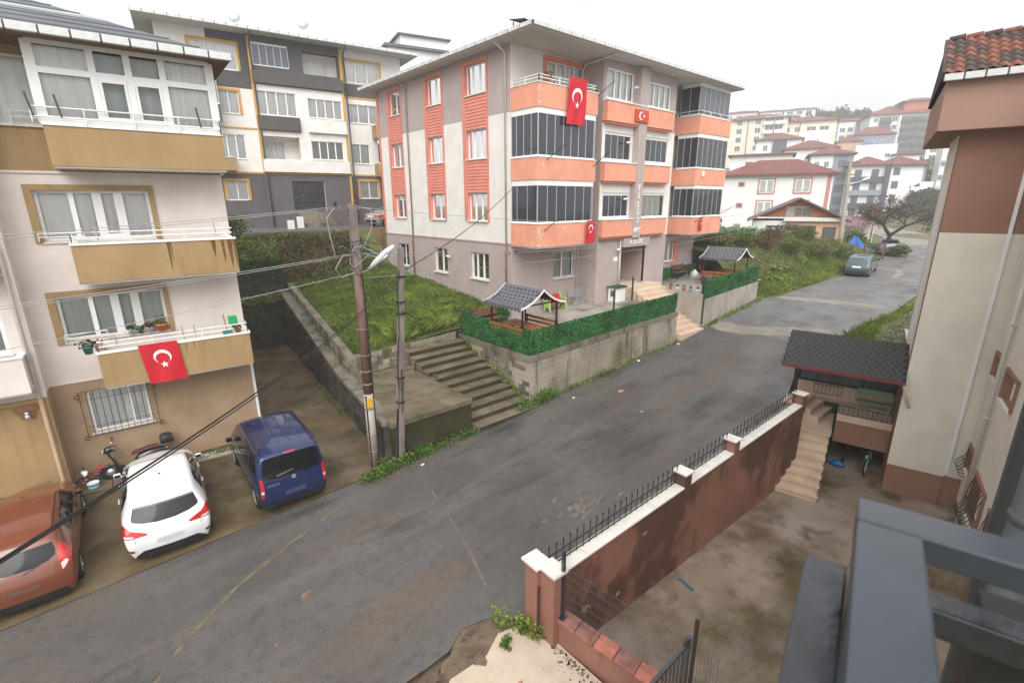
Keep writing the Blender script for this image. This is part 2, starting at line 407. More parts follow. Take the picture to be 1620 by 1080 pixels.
class MB:
 def __init__(s):
  s.v, s.f, s.mi = [], [], []

 def add(s, vs, fs, m=0):
  o = len(s.v)
  s.v.extend([tuple(p) for p in vs])
  for f in fs:
   s.f.append([i + o for i in f])
   s.mi.append(m)
  return s

 def hexa(s, c, m=0):
  return s.add(c, [(0, 3, 2, 1), (4, 5, 6, 7), (0, 1, 5, 4), (1, 2, 6, 5), (2, 3, 7, 6), (3, 0, 4, 7)], m)

 def box(s, x0, y0, z0, x1, y1, z1, m=0):
  return s.hexa([(x0, y0, z0), (x1, y0, z0), (x1, y1, z0), (x0, y1, z0), (x0, y0, z1), (x1, y0, z1), (x1, y1, z1), (x0, y1, z1)], m)

 def quad(s, a, b, c, d, m=0):
  return s.add([a, b, c, d], [(0, 1, 2, 3)], m)

 def bar(s, p, q, w, h, m=0, up=(0, 0, 1)):
  p, q, up = Vector(p), Vector(q), Vector(up)
  d = (q - p).normalized()
  if abs(d.dot(up)) > 0.98:
   up = Vector((1, 0, 0))
  a = d.cross(up).normalized() * (w / 2)
  b = a.cross(d).normalized() * (h / 2)
  return s.hexa([p - a - b, p + a - b, p + a + b, p - a + b, q - a - b, q + a - b, q + a + b, q - a + b], m)

 def tube(s, pts, r, n=6, m=0, caps=True):
  pts = [Vector(p) for p in pts]
  k = len(pts)
  rs = r if isinstance(r, (list, tuple)) else [r] * k
  o = len(s.v)
  ref = None
  for i, p in enumerate(pts):
   d = (pts[min(i + 1, k - 1)] - pts[max(i - 1, 0)])
   if d.length < 1e-9:
    d = Vector((0, 0, 1))
   d.normalize()
   if ref is None:
    ref = Vector((0, 0, 1)) if abs(d.z) < 0.9 else Vector((1, 0, 0))
   a = d.cross(ref)
   if a.length < 1e-6:
    a = d.orthogonal()
   a.normalize()
   b = a.cross(d).normalized()
   ref = b
   for j in range(n):
    t = 2 * math.pi * j / n
    s.v.append(tuple(p + (a * math.cos(t) + b * math.sin(t)) * rs[i]))
  for i in range(k - 1):
   for j in range(n):
    s.f.append([o + i * n + j, o + i * n + (j + 1) % n, o + (i + 1) * n + (j + 1) % n, o + (i + 1) * n + j])
    s.mi.append(m)
  if caps:
   s.f.append([o + j for j in range(n)][::-1])
   s.f.append([o + (k - 1) * n + j for j in range(n)])
   s.mi += [m, m]
  return s

 def lathe(s, prof, n=12, c=(0, 0, 0), m=0, axis='z', ring=False):
  if ring:
   prof = list(prof) + [prof[0]]
  o = len(s.v)
  for (r, z) in prof:
   for j in range(n):
    t = 2 * math.pi * j / n
    x, y = r * math.cos(t), r * math.sin(t)
    p = (x, y, z) if axis == 'z' else ((z, x, y) if axis == 'x' else (x, z, y))
    s.v.append((c[0] + p[0], c[1] + p[1], c[2] + p[2]))
  for i in range(len(prof) - 1):
   for j in range(n):
    s.f.append([o + i * n + j, o + i * n + (j + 1) % n, o + (i + 1) * n + (j + 1) % n, o + (i + 1) * n + j])
    s.mi.append(m)
  if not ring:
   s.f.append([o + j for j in range(n)][::-1])
   s.f.append([o + (len(prof) - 1) * n + j for j in range(n)])
   s.mi += [m, m]
  return s

 def prism(s, poly, z0, z1, m=0):
  n = len(poly)
  vs = [(p[0], p[1], z0) for p in poly] + [(p[0], p[1], z1) for p in poly]
  fs = [list(range(n))[::-1], list(range(n, 2 * n))] + [[i, (i + 1) % n, n + (i + 1) % n, n + i] for i in range(n)]
  return s.add(vs, fs, m)

 def ext(s, pts, vec, m=0):
  pts = [Vector(p) for p in pts]
  vec = Vector(vec)
  n = len(pts)
  vs = pts + [p + vec for p in pts]
  fs = [list(range(n))[::-1], list(range(n, 2 * n))] + [[i, (i + 1) % n, n + (i + 1) % n, n + i] for i in range(n)]
  return s.add(vs, fs, m)

 def build(s, name, mats, parent=None, smooth=False, bevel=0.0):
  me = bpy.data.meshes.new(name)
  me.from_pydata(s.v, [], s.f)
  if not isinstance(mats, (list, tuple)):
   mats = [mats]
  for x in mats:
   me.materials.append(x)
  if len(mats) > 1:
   me.polygons.foreach_set('material_index', s.mi)
  if smooth:
   me.polygons.foreach_set('use_smooth', [True] * len(me.polygons))
  me.update()
  if bevel > 0:
   bm = bmesh.new()
   bm.from_mesh(me)
   bmesh.ops.remove_doubles(bm, verts=bm.verts, dist=1e-5)
   bmesh.ops.bevel(bm, geom=[e for e in bm.edges if e.is_manifold and e.calc_face_angle(0) > 0.6], offset=bevel, segments=2, profile=0.5, affect='EDGES', clamp_overlap=True)
   bm.to_mesh(me)
   bm.free()
  o = bpy.data.objects.new(name, me)
  COL.objects.link(o)
  setp(o, parent)
  return o


def setp(o, parent):
 if parent is not None:
  o.parent = parent
  if 'wbase' in parent:
   o.matrix_parent_inverse = Matrix.Translation(-Vector(parent.location))


def thing(name, label, cat, loc=(0, 0, 0), group=None, local=False):
 """Empty at the thing's base. Parts are modelled in world coordinates unless local."""
 o = bpy.data.objects.new(name, None)
 o.empty_display_size = 0.2
 COL.objects.link(o)
 o.location = loc
 o['label'] = label
 o['category'] = cat
 if group:
  o['group'] = group
 if not local:
  o['wbase'] = 1
 return o


def tag(o, label, cat, group=None):
 o['label'] = label
 o['category'] = cat
 if group:
  o['group'] = group
 return o


def kind(o, k):
 o['kind'] = k
 return o


def struct(name, mb, m, smooth=False):
 return kind(mb.build(name, m, None, smooth), 'structure')


def inst(name, src, parent=None, mtx=None):
 o = bpy.data.objects.new(name, src.data if hasattr(src, 'data') else src)
 COL.objects.link(o)
 setp(o, parent)
 if mtx is not None:
  o.matrix_basis = mtx
 return o


def copy_tree(o, parent=None):
 c = o.copy()
 COL.objects.link(c)
 if parent is not None:
  c.parent = parent
 for ch in list(o.children):
  copy_tree(ch, c)
 return c


def text_mesh(name, s, size, depth, m, parent, mtx, align='CENTER', bold=False):
 cu = bpy.data.curves.new(name, 'FONT')
 cu.body = s
 cu.size = size
 cu.extrude = depth
 cu.align_x = align
 cu.offset = 0.012 * size if bold else 0
 cu.resolution_u = 3
 t = bpy.data.objects.new(name + '_tmp', cu)
 COL.objects.link(t)
 me = bpy.data.meshes.new_from_object(t.evaluated_get(bpy.context.evaluated_depsgraph_get()))
 bpy.data.objects.remove(t)
 me.materials.clear()
 me.materials.append(m)
 me.transform(mtx)
 o = bpy.data.objects.new(name, me)
 COL.objects.link(o)
 setp(o, parent)
 return o


class FR:
 """A wall plane: a runs along it, z up, d outwards."""

 def __init__(s, o, ang=None, u=None, n=None):
  s.o = Vector((o[0], o[1], 0))
  if ang is not None:
   t = R(ang)
   s.u = Vector((math.cos(t), math.sin(t), 0))
   s.n = Vector((math.sin(t), -math.cos(t), 0))
  else:
   s.u, s.n = Vector(u), Vector(n)

 def P(s, a, z, d=0.0):
  p = s.o + s.u * a + s.n * d
  return Vector((p.x, p.y, z))

 def box(s, mb, a0, a1, z0, z1, d0, d1, m=0):
  P = s.P
  return mb.hexa([P(a0, z0, d1), P(a1, z0, d1), P(a1, z0, d0), P(a0, z0, d0), P(a0, z1, d1), P(a1, z1, d1), P(a1, z1, d0), P(a0, z1, d0)], m)

 def wall(s, mb, a0, a1, z0, z1, holes=(), zones=(), d=0.0, dep=0.16, m=0):
  A = sorted({round(x, 4) for x in [a0, a1] + [h[0] for h in holes] + [h[1] for h in holes] + [q[0] for q in zones] + [q[1] for q in zones] if a0 - 1e-6 <= x <= a1 + 1e-6})
  Z = sorted({round(x, 4) for x in [z0, z1] + [h[2] for h in holes] + [h[3] for h in holes] + [q[2] for q in zones] + [q[3] for q in zones] if z0 - 1e-6 <= x <= z1 + 1e-6})

  def mat_at(a, z):
   r = m
   for q in zones:
    if q[0] < a < q[1] and q[2] < z < q[3]:
     r = q[4]
   return r
  for i in range(len(A) - 1):
   for j in range(len(Z) - 1):
    ca, cz = (A[i] + A[i + 1]) / 2, (Z[j] + Z[j + 1]) / 2
    if any(h[0] < ca < h[1] and h[2] < cz < h[3] for h in holes):
     continue
    mb.quad(s.P(A[i], Z[j], d), s.P(A[i + 1], Z[j], d), s.P(A[i + 1], Z[j + 1], d), s.P(A[i], Z[j + 1], d), mat_at(ca, cz))
  for h in holes:
   b0, b1, c0, c1 = h[:4]
   k = h[4] if len(h) > 4 else mat_at(b0 - 0.02, (c0 + c1) / 2)
   for (p, q) in (((b0, c0), (b1, c0)), ((b1, c0), (b1, c1)), ((b1, c1), (b0, c1)), ((b0, c1), (b0, c0))):
    mb.quad(s.P(p[0], p[1], d), s.P(q[0], q[1], d), s.P(q[0], q[1], d - dep), s.P(p[0], p[1], d - dep), k)
  return mb

 def mtx(s, a, z, d):
  """Matrix that stands text (x right, y up) on the wall."""
  up = Vector((0, 0, 1))
  x = up.cross(s.n).normalized()
  p = s.P(a, z, d)
  return Matrix(((x.x, up.x, s.n.x, p.x), (x.y, up.y, s.n.y, p.y), (x.z, up.z, s.n.z, p.z), (0, 0, 0, 1)))


def curtain_mesh(fr, a0, a1, z0, z1, d, fold=0.10, amp=0.02):
 mb = MB()
 n = max(6, int((a1 - a0) / fold) * 2)
 ph = random.random() * 6
 vs = []
 for i in range(n + 1):
  a = a0 + (a1 - a0) * i / n
  dd = d + amp * math.sin(i * 2.2 + ph) * (0.6 + 0.4 * math.sin(i * 0.7 + ph))
  vs += [fr.P(a, z0, dd), fr.P(a, z1, dd)]
 mb.add(vs, [(2 * i, 2 * i + 2, 2 * i + 3, 2 * i + 1) for i in range(n)])
 return mb


def window(b, fr, a0, a1, z0, z1, sash=(0.5,), d=-0.10, cur=None, glass=None, frame=None, sill=True, bw=0.055, mw=0.085, dep=0.06, transom=None, sill_d=None, name='window', simple=False):
 """White framed window: frame is the part, panes / curtain / sill its sub-parts."""
 frame = frame or pvc
 glass = glass or g_clear
 f = MB()
 fr.box(f, a0, a1, z1 - bw, z1, d - dep, d)
 fr.box(f, a0, a1, z0, z0 + bw, d - dep, d)
 fr.box(f, a0, a0 + bw, z0 + bw, z1 - bw, d - dep, d)
 fr.box(f, a1 - bw, a1, z0 + bw, z1 - bw, d - dep, d)
 xs = [a0 + bw]
 for s_ in sash:
  c = a0 + (a1 - a0) * s_
  fr.box(f, c - mw / 2, c + mw / 2, z0 + bw, z1 - bw, d - dep, d + 0.004)
  xs += [c - mw / 2, c + mw / 2]
 xs.append(a1 - bw)
 if transom:
  fr.box(f, a0 + bw, a1 - bw, transom - 0.03, transom + 0.03, d - dep, d - 0.003)
 w = f.build(name, frame, b)
 for i in range(0, len(xs), 2):
  zs = [(z0 + bw, z1 - bw)] if not transom else [(z0 + bw, transom - 0.03), (transom + 0.03, z1 - bw)]
  for (q0, q1) in zs:
   g = MB()
   fr.box(g, xs[i], xs[i + 1], q0, q1, d - dep * 0.6, d - dep * 0.6 + 0.008) if glass is not g_clear else g.quad(fr.P(xs[i], q0, d - dep * 0.5), fr.P(xs[i + 1], q0, d - dep * 0.5), fr.P(xs[i + 1], q1, d - dep * 0.5), fr.P(xs[i], q1, d - dep * 0.5))
   g.build('pane', glass, w)
 if cur is not None and glass is g_clear:
  curtain_mesh(fr, a0 + 0.01, a1 - 0.01, z0 + 0.02, z1 - 0.02, d - dep - 0.06).build('curtain', cur, w)
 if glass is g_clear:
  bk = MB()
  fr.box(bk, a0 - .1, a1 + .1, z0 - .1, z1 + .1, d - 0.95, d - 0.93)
  bk.build('shade_sheet', room_shade, w)  # black sheet behind the glass, shade of the room put in as colour
 if sill:
  s_ = MB()
  fr.box(s_, a0 - 0.05, a1 + 0.05, z0 - 0.05, z0 - 0.002, d - 0.02, sill_d if sill_d is not None else 0.07)
  s_.build('sill', marble_cap if sill is True else sill, w)
 return w


def glazing(b, fr, a0, a1, z0, z1, n, d=0.0, top=0.2, glass=None, name='balcony_glazing', xs=None):
 """Folding glass enclosure: thin aluminium stiles, tracks, dark panels one by one."""
 glass = glass or g_dark
 f = MB()
 fr.box(f, a0, a1, z1, z1 + top, d - 0.06, d + 0.01)
 w = f.build(name, pvc, b)
 f = MB()
 fr.box(f, a0, a1, z0 - 0.06, z0, d - 0.05, d + 0.005)
 f.build('bottom_track', pvc, w)
 xs = xs or [a0 + (a1 - a0) * i / n for i in range(n + 1)]
 st = MB()
 for i, x in enumerate(xs):
  fr.box(st, x - 0.016, x + 0.016, z0, z1, d - 0.04, d - 0.005)
 st.build('stile', alu, w)
 for i in range(len(xs) - 1):
  g = MB()
  t = random.uniform(-0.004, 0.004)
  g.quad(fr.P(xs[i] + .016, z0, d - .022 + t), fr.P(xs[i + 1] - .016, z0, d - .022 - t), fr.P(xs[i + 1] - .016, z1, d - .022 - t), fr.P(xs[i] + .016, z1, d - .022 + t))
  g.build('glass_panel', glass, w)
 return w


def npmesh(name, co, faces_n, mats, parent=None, smooth=False, mi=None):
 """co (N,3), every face uses faces_n consecutive vertices."""
 co = np.ascontiguousarray(co, dtype=np.float32)
 nv = len(co)
 nf = nv // faces_n
 me = bpy.data.meshes.new(name)
 me.vertices.add(nv)
 me.vertices.foreach_set('co', co.ravel())
 me.loops.add(nv)
 me.loops.foreach_set('vertex_index', np.arange(nv, dtype=np.int32))
 me.polygons.add(nf)
 me.polygons.foreach_set('loop_start', np.arange(0, nv, faces_n, dtype=np.int32))
 for x in (mats if isinstance(mats, (list, tuple)) else [mats]):
  me.materials.append(x)
 me.update(calc_edges=True)
 o = bpy.data.objects.new(name, me)
 COL.objects.link(o)
 setp(o, parent)
 return o


def blades(name, pts, h, w, m, parent=None, lean=0.45):
 """Grass: one bent two-triangle blade (a quad that narrows) per point."""
 n = len(pts)
 ang = RNG.uniform(0, 2 * np.pi, n)
 hh = RNG.uniform(h[0], h[1], n)[:, None]
 ww = (w * RNG.uniform(0.6, 1.3, n))[:, None]
 side = np.stack([np.cos(ang), np.sin(ang), np.zeros(n)], 1)
 la = RNG.uniform(0, 2 * np.pi, n)
 ln = np.stack([np.cos(la), np.sin(la), np.zeros(n)], 1) * (RNG.uniform(0.1, lean * 2, n))[:, None] * hh
 up = np.array([[0, 0, 1.0]])
 a = pts - side * ww
 b = pts + side * ww
 c = pts + ln * 0.45 + up * hh * 0.65 + side * ww * 0.7
 d = pts + ln + up * hh
 co = np.stack([a, b, c, d], 1).reshape(-1, 3)
 return npmesh(name, co, 4, m, parent)


def leaves(name, pts, size, m, parent=None, flat=0.0, aspect=0.6, nrm=None):
 """Leaf: a pointed quad with random attitude per point. flat pulls normals upwards."""
 n = len(pts)
 N = RNG.normal(size=(n, 3))
 if nrm is not None:
  N = N * 0.55 + nrm
 N[:, 2] = np.abs(N[:, 2]) * (1 - flat) + flat * 1.6
 N /= np.linalg.norm(N, axis=1)[:, None]
 T = np.cross(N, RNG.normal(size=(n, 3)))
 T /= np.linalg.norm(T, axis=1)[:, None] + 1e-9
 B = np.cross(N, T)
 s = RNG.uniform(size[0], size[1], n)[:, None]
 a = pts - T * s
 b = pts - B * s * aspect + N * s * 0.12
 c = pts + T * s
 d = pts + B * s * aspect + N * s * 0.12
 co = np.stack([a, b, c, d], 1).reshape(-1, 3)
 return npmesh(name, co, 4, m, parent)


def blob(c, r, n, shell=0.5):
 """n points in an ellipsoid, denser to its shell, with lumps."""
 d = RNG.normal(size=(n, 3))
 d /= np.linalg.norm(d, axis=1)[:, None]
 lump = 1 + 0.18 * np.sin(d[:, 0] * 5.1 + c[0]) * np.cos(d[:, 1] * 4.3 + c[1]) + 0.12 * np.sin(d[:, 2] * 7 + c[2])
 q = RNG.uniform(shell, 1.0, n) ** 0.7 * lump
 return np.array(c)[None, :] + d * q[:, None] * np.array(r)[None, :]


def in_poly(p, poly):
 x, y = p[:, 0], p[:, 1]
 ins = np.zeros(len(p), bool)
 n = len(poly)
 j = n - 1
 for i in range(n):
  xi, yi = poly[i]
  xj, yj = poly[j]
  cnd = ((yi > y) != (yj > y)) & (x < (xj - xi) * (y - yi) / (yj - yi + 1e-12) + xi)
  ins ^= cnd
  j = i
 return ins


def poly_pts(poly, n):
 q = np.array(poly)
 lo, hi = q.min(0), q.max(0)
 out = np.zeros((0, 2))
 while len(out) < n:
  p = RNG.uniform(lo, hi, (n * 2, 2))
  out = np.concatenate([out, p[in_poly(p, poly)]])
 return out[:n]


def grid_sheet(name, xs, ys, hf, m, smooth=True):
 X, Y = np.meshgrid(np.array(xs), np.array(ys), indexing='ij')
 Z = hf(X, Y)
 nx, ny = len(xs), len(ys)
 co = np.stack([X, Y, Z], -1).reshape(-1, 3)
 f = []
 for i in range(nx - 1):
  for j in range(ny - 1):
   a = i * ny + j
   f.append((a, a + ny, a + ny + 1, a + 1))
 me = bpy.data.meshes.new(name)
 me.from_pydata(co.tolist(), [], f)
 me.materials.append(m)
 if smooth:
  me.polygons.foreach_set('use_smooth', [True] * len(f))
 me.update()
 o = bpy.data.objects.new(name, me)
 COL.objects.link(o)
 return kind(o, 'structure')


def vnoise(x, y, s=1.0, seed=0.0):
 return (np.sin(x * 1.3 * s + 1.7 * np.sin(y * 0.9 * s + seed)) + np.sin(y * 1.7 * s + 1.3 * np.sin(x * 1.1 * s - seed)) + 0.5 * np.sin(x * 3.1 * s + y * 2.3 * s + seed)) / 2.5

# ------------------------------------------------------------------ the setting: ground, roads, hills
def rz(x):
 return np.interp(x, [-40, 0, 6.3, 12.4, 23.2, 26, 32.4, 43, 60, 80], [-9.9, -8.3, -8.05, -7.7, -7.12, -6.8, -6.1, -5.5, -4.6, -4.0])


def road_z(x, y):
 x, y = np.asarray(x, float), np.asarray(y, float)
 k = np.clip((31 - x) / 4, 0, 1)
 return rz(x) - 0.042 * np.clip(13 - y, 0, 9) * k + 0.008 * vnoise(x, y, 0.8)


def rz1(x, y):
 return float(road_z(x, y))


LX = ([-30, 0, 6, 12.4, 32.6, 33.5, 37.3, 43.2, 47, 50, 58, 66], [12.98, 12.98, 12.98, 13.2, 13.2, 12.4, 12.15, 11.4, 11.6, 11.9, 11.2, 13.0])
RX = ([-30, 2.6, 4.4, 5.4, 5.75, 17.5, 19, 22, 29, 33, 40, 49, 58, 66], [5.6, 6.35, 6.75, 6.3, 5.85, 5.35, 6.2, 7.0, 7.1, 6.2, 6.2, 7.2, 7.4, 8.0])


def road_part(x0, x1, m, name='road'):
 xs = np.arange(x0, x1 + 0.01, 0.5)
 v, f = [], []
 K = 16
 for x in xs:
  l, r = np.interp(x, *LX), np.interp(x, *RX)
  if 2.4 < x < 5.6:
   r += 0.10 * math.sin(x * 9) + 0.06 * math.sin(x * 23)
  for k in range(K + 1):
   y = r + (l - r) * k / K
   v.append((x, y, rz1(x, y)))
 for i in range(len(xs) - 1):
  for k in range(K):
   a = i * (K + 1) + k
   f.append((a, a + K + 1, a + K + 2, a + 1))
 mb = MB().add(v, f)
 return struct(name, mb, m, True)


road_part(-30, 26.5, asphalt)
road_part(26.5, 66, asphalt_far)


def ribbon(name, pts, w, m, dz=0.005, jit=0.25):
 """A thin worn strip lying on the road."""
 mb = MB()
 P = []
 for i in range(len(pts) - 1):
  a, b = Vector(pts[i]), Vector(pts[i + 1])
  k = max(2, int((b - a).length / 0.18))
  for j in range(k):
   P.append(a.lerp(b, j / k))
 P.append(Vector(pts[-1]))
 v = []
 for i, p in enumerate(P):
  d = (P[min(i + 1, len(P) - 1)] - P[max(i - 1, 0)]).normalized()
  n = Vector((-d.y, d.x))
  e = w * (1 + random.uniform(-jit, jit)) * (0.25 + 0.75 * min(1, i / 3, (len(P) - 1 - i) / 3))
  for s_ in (-1, 1):
   q = p + n * s_ * e / 2
   v.append((q.x, q.y, rz1(q.x, q.y) + dz))
 mb.add(v, [(2 * i, 2 * i + 2, 2 * i + 3, 2 * i + 1) for i in range(len(P) - 1)])
 return struct(name, mb, m)


ribbon('road_crack', [(6.6, 11.75), (6.35, 10.2), (5.9, 8.4), (5.35, 6.75)], 0.075, crack_m)
ribbon('road_seam', [(-0.9, 9.0), (0.2, 10.2), (1.3, 11.0), (2.6, 11.6), (4.6, 12.3)], 0.10, mat('seam_fill', (.135, .108, .07), rough=.85, var=.25, scale=4), jit=0.8)
ribbon('road_strip', [(26.9, 13.1), (26.3, 11.9), (27.2, 10.2), (28.2, 8.6), (28.6, 7.2)], 1.3, conc_strip, 0.006, 0.15)
ribbon('road_strip', [(33.6, 12.4), (34.0, 10.6), (34.3, 8.4), (34.3, 6.3)], 0.95, conc_strip, 0.006, 0.15)
ribbon('road_strip', [(44.0, 8.5), (46.5, 8.7), (48, 9.2)], 0.5, conc_strip, 0.006, 0.4)


def blotch(name, cx, cy, rx, ry, m, dz=0.005, n=26, ang=0.0, zf=None):
 vs = [(cx, cy, 0)]
 for i in range(n):
  t = 2 * math.pi * i / n
  r = 1 + 0.25 * math.sin(3 * t + cx) + 0.18 * math.sin(7 * t + cy) + random.uniform(-.12, .12)
  x, y = rx * r * math.cos(t), ry * r * math.sin(t)
  vs.append((cx + x * math.cos(ang) - y * math.sin(ang), cy + x * math.sin(ang) + y * math.cos(ang), 0))
 zf = zf or rz1
 vs = [(x, y, zf(x, y) + dz) for x, y, _ in vs]
 mb = MB().add(vs, [(0, 1 + i, 1 + (i + 1) % n) for i in range(n)])
 return struct(name, mb, m)


for k in range(26):
 cx, cy = 9.0 + random.gauss(0, .5), 7.6 + random.gauss(0, .3)
 blotch('road_patch', cx, cy, random.uniform(.04, .2), random.uniform(.025, .08), mat('patch_worn', (.165, .14, .115), rough=.85, var=.2, scale=5), ang=random.uniform(.1, .6), dz=.004 + k * .0003)
spray = mat('spray_mark', (0.24, 0.12, 0.10), rough=0.7, var=0.3, scale=12)
blotch('paint_mark', 2.4, 9.75, .14, .05, spray, ang=.4)
blotch('paint_mark', 1.55, 8.9, .09, .03, spray, ang=.4)

# beyond the bend the road climbs to the left
mb = MB()
ctr = [(64, 10.2), (70, 11.5), (76, 14.5), (82, 19), (90, 25), (100, 31)]
v = []
for i, c in enumerate(ctr):
 d = Vector(ctr[min(i + 1, 5)]) - Vector(ctr[max(i - 1, 0)])
 n = Vector((-d.y, d.x)).normalized()
 for s_ in (-3.0, 0, 3.0):
  q = Vector(c) + n * s_
  v.append((q.x, q.y, float(rz(q.x)) + 0.02 if q.x < 80 else -3.98 + (q.x - 80) * 0.03))
mb.add(v, [(3 * i + k, 3 * i + 3 + k, 3 * i + 4 + k, 3 * i + 1 + k) for i in range(5) for k in range(2)])
struct('road', mb, conc_strip, True)


# parking bay and alley floor
def park_z(x, y):
 t = np.clip((y - 13.0) / 4.2, 0, 1)
 return rz(x) * (1 - t) + (-7.93) * t + 0.01 * vnoise(x, y, 1.1) + 0.012


grid_sheet('parking_ground', np.linspace(-14, 8.6, 46), np.linspace(12.98, 30.2, 36), park_z, park_conc)
# yard of the near block, well below the road
grid_sheet('yard_ground', np.linspace(5.75, 27, 40), np.linspace(-8, 5.6, 26), lambda x, y: -9.5 + 0.008 * vnoise(x, y, .9), yard_conc)
# pale concrete apron by the gate and the broken road edge
mb = MB().prism([(1.0, 1.2), (5.72, 1.2), (5.72, 5.2), (5.42, 6.05), (5.0, 6.2), (4.5, 5.95), (3.7, 6.0), (2.9, 5.5), (1.0, 5.0)], -8.9, -8.39)
struct('apron', mb, beige_conc)
struct('verge_ground', MB().prism([(-6, 1.0), (5.7, 1.0), (5.7, 6.4), (4.4, 7.0), (2, 6.8), (-6, 6.4)], -9.2, -8.62), dirt)
mb = MB()
for i in range(22):
 a = i / 21
 x = 1.0 + a * 4.5
 y = 4.9 + a * 1.25 + 0.25 * math.sin(a * 9)
 mb.v += [(x, y - .5, -8.41), (x, y + .15 + .1 * math.sin(i * 2.3), -8.395 + .02 * math.sin(i * 1.7)), (x, y + .85 + .12 * math.sin(i * 3.1), rz1(x, y + .85) - .03)]
mb.f = [(3 * i + k, 3 * i + 3 + k, 3 * i + 4 + k, 3 * i + 1 + k) for i in range(21) for k in range(2)]
mb.mi = [0] * len(mb.f)
struct('verge_dirt', mb, dirt, True)


def terr_z(x):
 return -5.70 + 0.036 * (np.asarray(x) - 12.4)


def terr1(x, y=0):
 return float(terr_z(x))


mb = MB()
for (x0, x1, y0, y1) in ((12.55, 22.95, 13.3, 18.6), (22.95, 25.45, 15.7, 18.6), (25.45, 33.2, 13.3, 18.6), (32.85, 37, 18.6, 31)):
 mb.quad((x0, y0, terr1(x0)), (x1, y0, terr1(x1)), (x1, y1, terr1(x1)), (x0, y1, terr1(x0)))
struct('terrace_ground', mb, terrace_floor)


def alley_x(y):
 return 6.25 + (y - 13.4) * (1.15 / 9.4)


def lot_z(x, y):
 return -6.05 + (y - 18) * 0.10 + 0.09 * np.clip(x - 8, 0, 9) + 0.05 * vnoise(x, y, .9)


ys = np.linspace(18.2, 30.2, 26)
v = []
for y in ys:
 xa = alley_x(y) + 0.45
 for k in range(15):
  x = xa + (15.85 - xa) * k / 14
  v.append((x, y, float(lot_z(x, y))))
mb = MB().add(v, [(i * 15 + k, i * 15 + k + 1, i * 15 + 16 + k, i * 15 + 15 + k) for i in range(25) for k in range(14)])
struct('lot_ground', mb, soil_grass, True)


def slope_z(x, y):
 t = np.clip((y - 29.9) / 4.0, 0, 1)
 lo = np.where(x < 8.3, -3.15, np.maximum(lot_z(x, np.full_like(x, 30.0)), -4.9))
 t = t * t * (3 - 2 * t)
 return lo * (1 - t) + (-1.95) * t + 0.07 * vnoise(x, y, 1.2)


grid_sheet('slope', np.linspace(3.0, 15.8, 30), np.linspace(29.8, 34.4, 12), slope_z, soil_grass)
upper = mat('upper_asphalt', (0.12, 0.115, 0.11), rough=0.6, var=0.12, bmp=0.3, bscale=40)
mb = MB().prism([(-14, 34.1), (34, 34.1), (34, 46), (-14, 46)], -2.4, -1.8)
struct('upper_road', mb, upper)


# bank of earth and scrub beyond the terrace
def bank_z(x, y):
 l = np.interp(x, *LX)
 t = np.clip((y - l - 0.1) / np.interp(x, [32, 36, 48, 54], [4.2, 4.6, 4.0, 3.0]), 0, 1)
 t = t * t * (3 - 2 * t)
 top = np.interp(x, [31, 36, 44, 50, 56, 62], [-3.3, -3.0, -3.0, -3.6, -4.5, -4.5])
 base = rz(x) - 0.04
 far = np.clip((y - 22) / 14, 0, 1)
 top = top - far * 1.2
 return base + (top - base) * t + 0.16 * vnoise(x, y, .55) * t + 0.05 * vnoise(x, y, 2.1, 3) * t


grid_sheet('bank', np.linspace(32.6, 62, 70), np.linspace(11.0, 48, 60), bank_z, soil_grass)
grid_sheet('verge', np.linspace(19.2, 66, 50), np.linspace(-30, 8.6, 36), lambda x, y: road_z(x, y) - 0.07 - np.where((x < 22.6) & (y < 6.8), 3.2, 0.0), soil_grass)

# hills: a smooth surface through surveyed heights
CP = np.array([(60, 10, -4.7), (66, 5, -4.4), (75, 15, -4.15), (60, 32, -5.6), (75, 38, -5.4), (64, -20, -5), (90, 22, -5.2), (84, 8, -4.4), (76, 12, -4.2), (104, 49, -2), (118, 30, -6.5), (140, 40, -7.4), (128, 22, -2.6),
      (150, 27, 1.6), (170, 34, 4.5), (190, 40, 8), (215, 46, 11.0), (232, 50, 13.2), (244, 64, 14.0), (168, 48, 1.5), (154, 60, 3), (187, 70, 9), (190, 95, 11.5), (202, 82, 15), (249, 81, 24), (232, 117, 32), (265, 117, 35),
      (284, 96, 35), (289, 81, 34), (315, 95, 36), (330, 60, 27), (300, 25, 20), (230, 15, 10), (360, 160, 40), (60, 90, 0), (100, 110, 8), (150, 140, 22), (150, -20, -2), (85, -20, -5), (250, -60, 8), (380, 0, 24), (0, 70, -1.9), (-60, 70, -1.9), (40, 60, -3), (400, 100, 38), (200, 200, 40), (60, 200, 16), (-60, 200, 10), (400, 220, 44)], float)


def _rbf():
 n = len(CP)
 d = np.linalg.norm(CP[:, None, :2] - CP[None, :, :2], axis=2)
 A = np.zeros((n + 3, n + 3))
 A[:n, :n] = d + np.eye(n) * 0.5
 A[:n, n] = 1
 A[:n, n + 1:] = CP[:, :2]
 A[n, :n] = 1
 A[n + 1:, :n] = CP[:, :2].T
 return np.linalg.solve(A, np.concatenate([CP[:, 2], np.zeros(3)]))


_W = _rbf()


def hill_z(x, y):
 x, y = np.asarray(x, float), np.asarray(y, float)
 q = np.stack([x.ravel(), y.ravel()], 1)
 d = np.linalg.norm(q[:, None, :] - CP[None, :, :2], axis=2)
 z = d @ _W[:len(CP)] + _W[len(CP)] + q @ _W[len(CP) + 1:]
 return z.reshape(x.shape)


def ground_z(x, y):
 h = hill_z(x, y) + 0.25 * vnoise(x, y, .12)
 near = ((x < 62) & (y < 47)) | (x < 6)
 return np.where(near & (y < 47), -11.0, np.where(x < 34, np.minimum(h, -1.9) - .2, h))


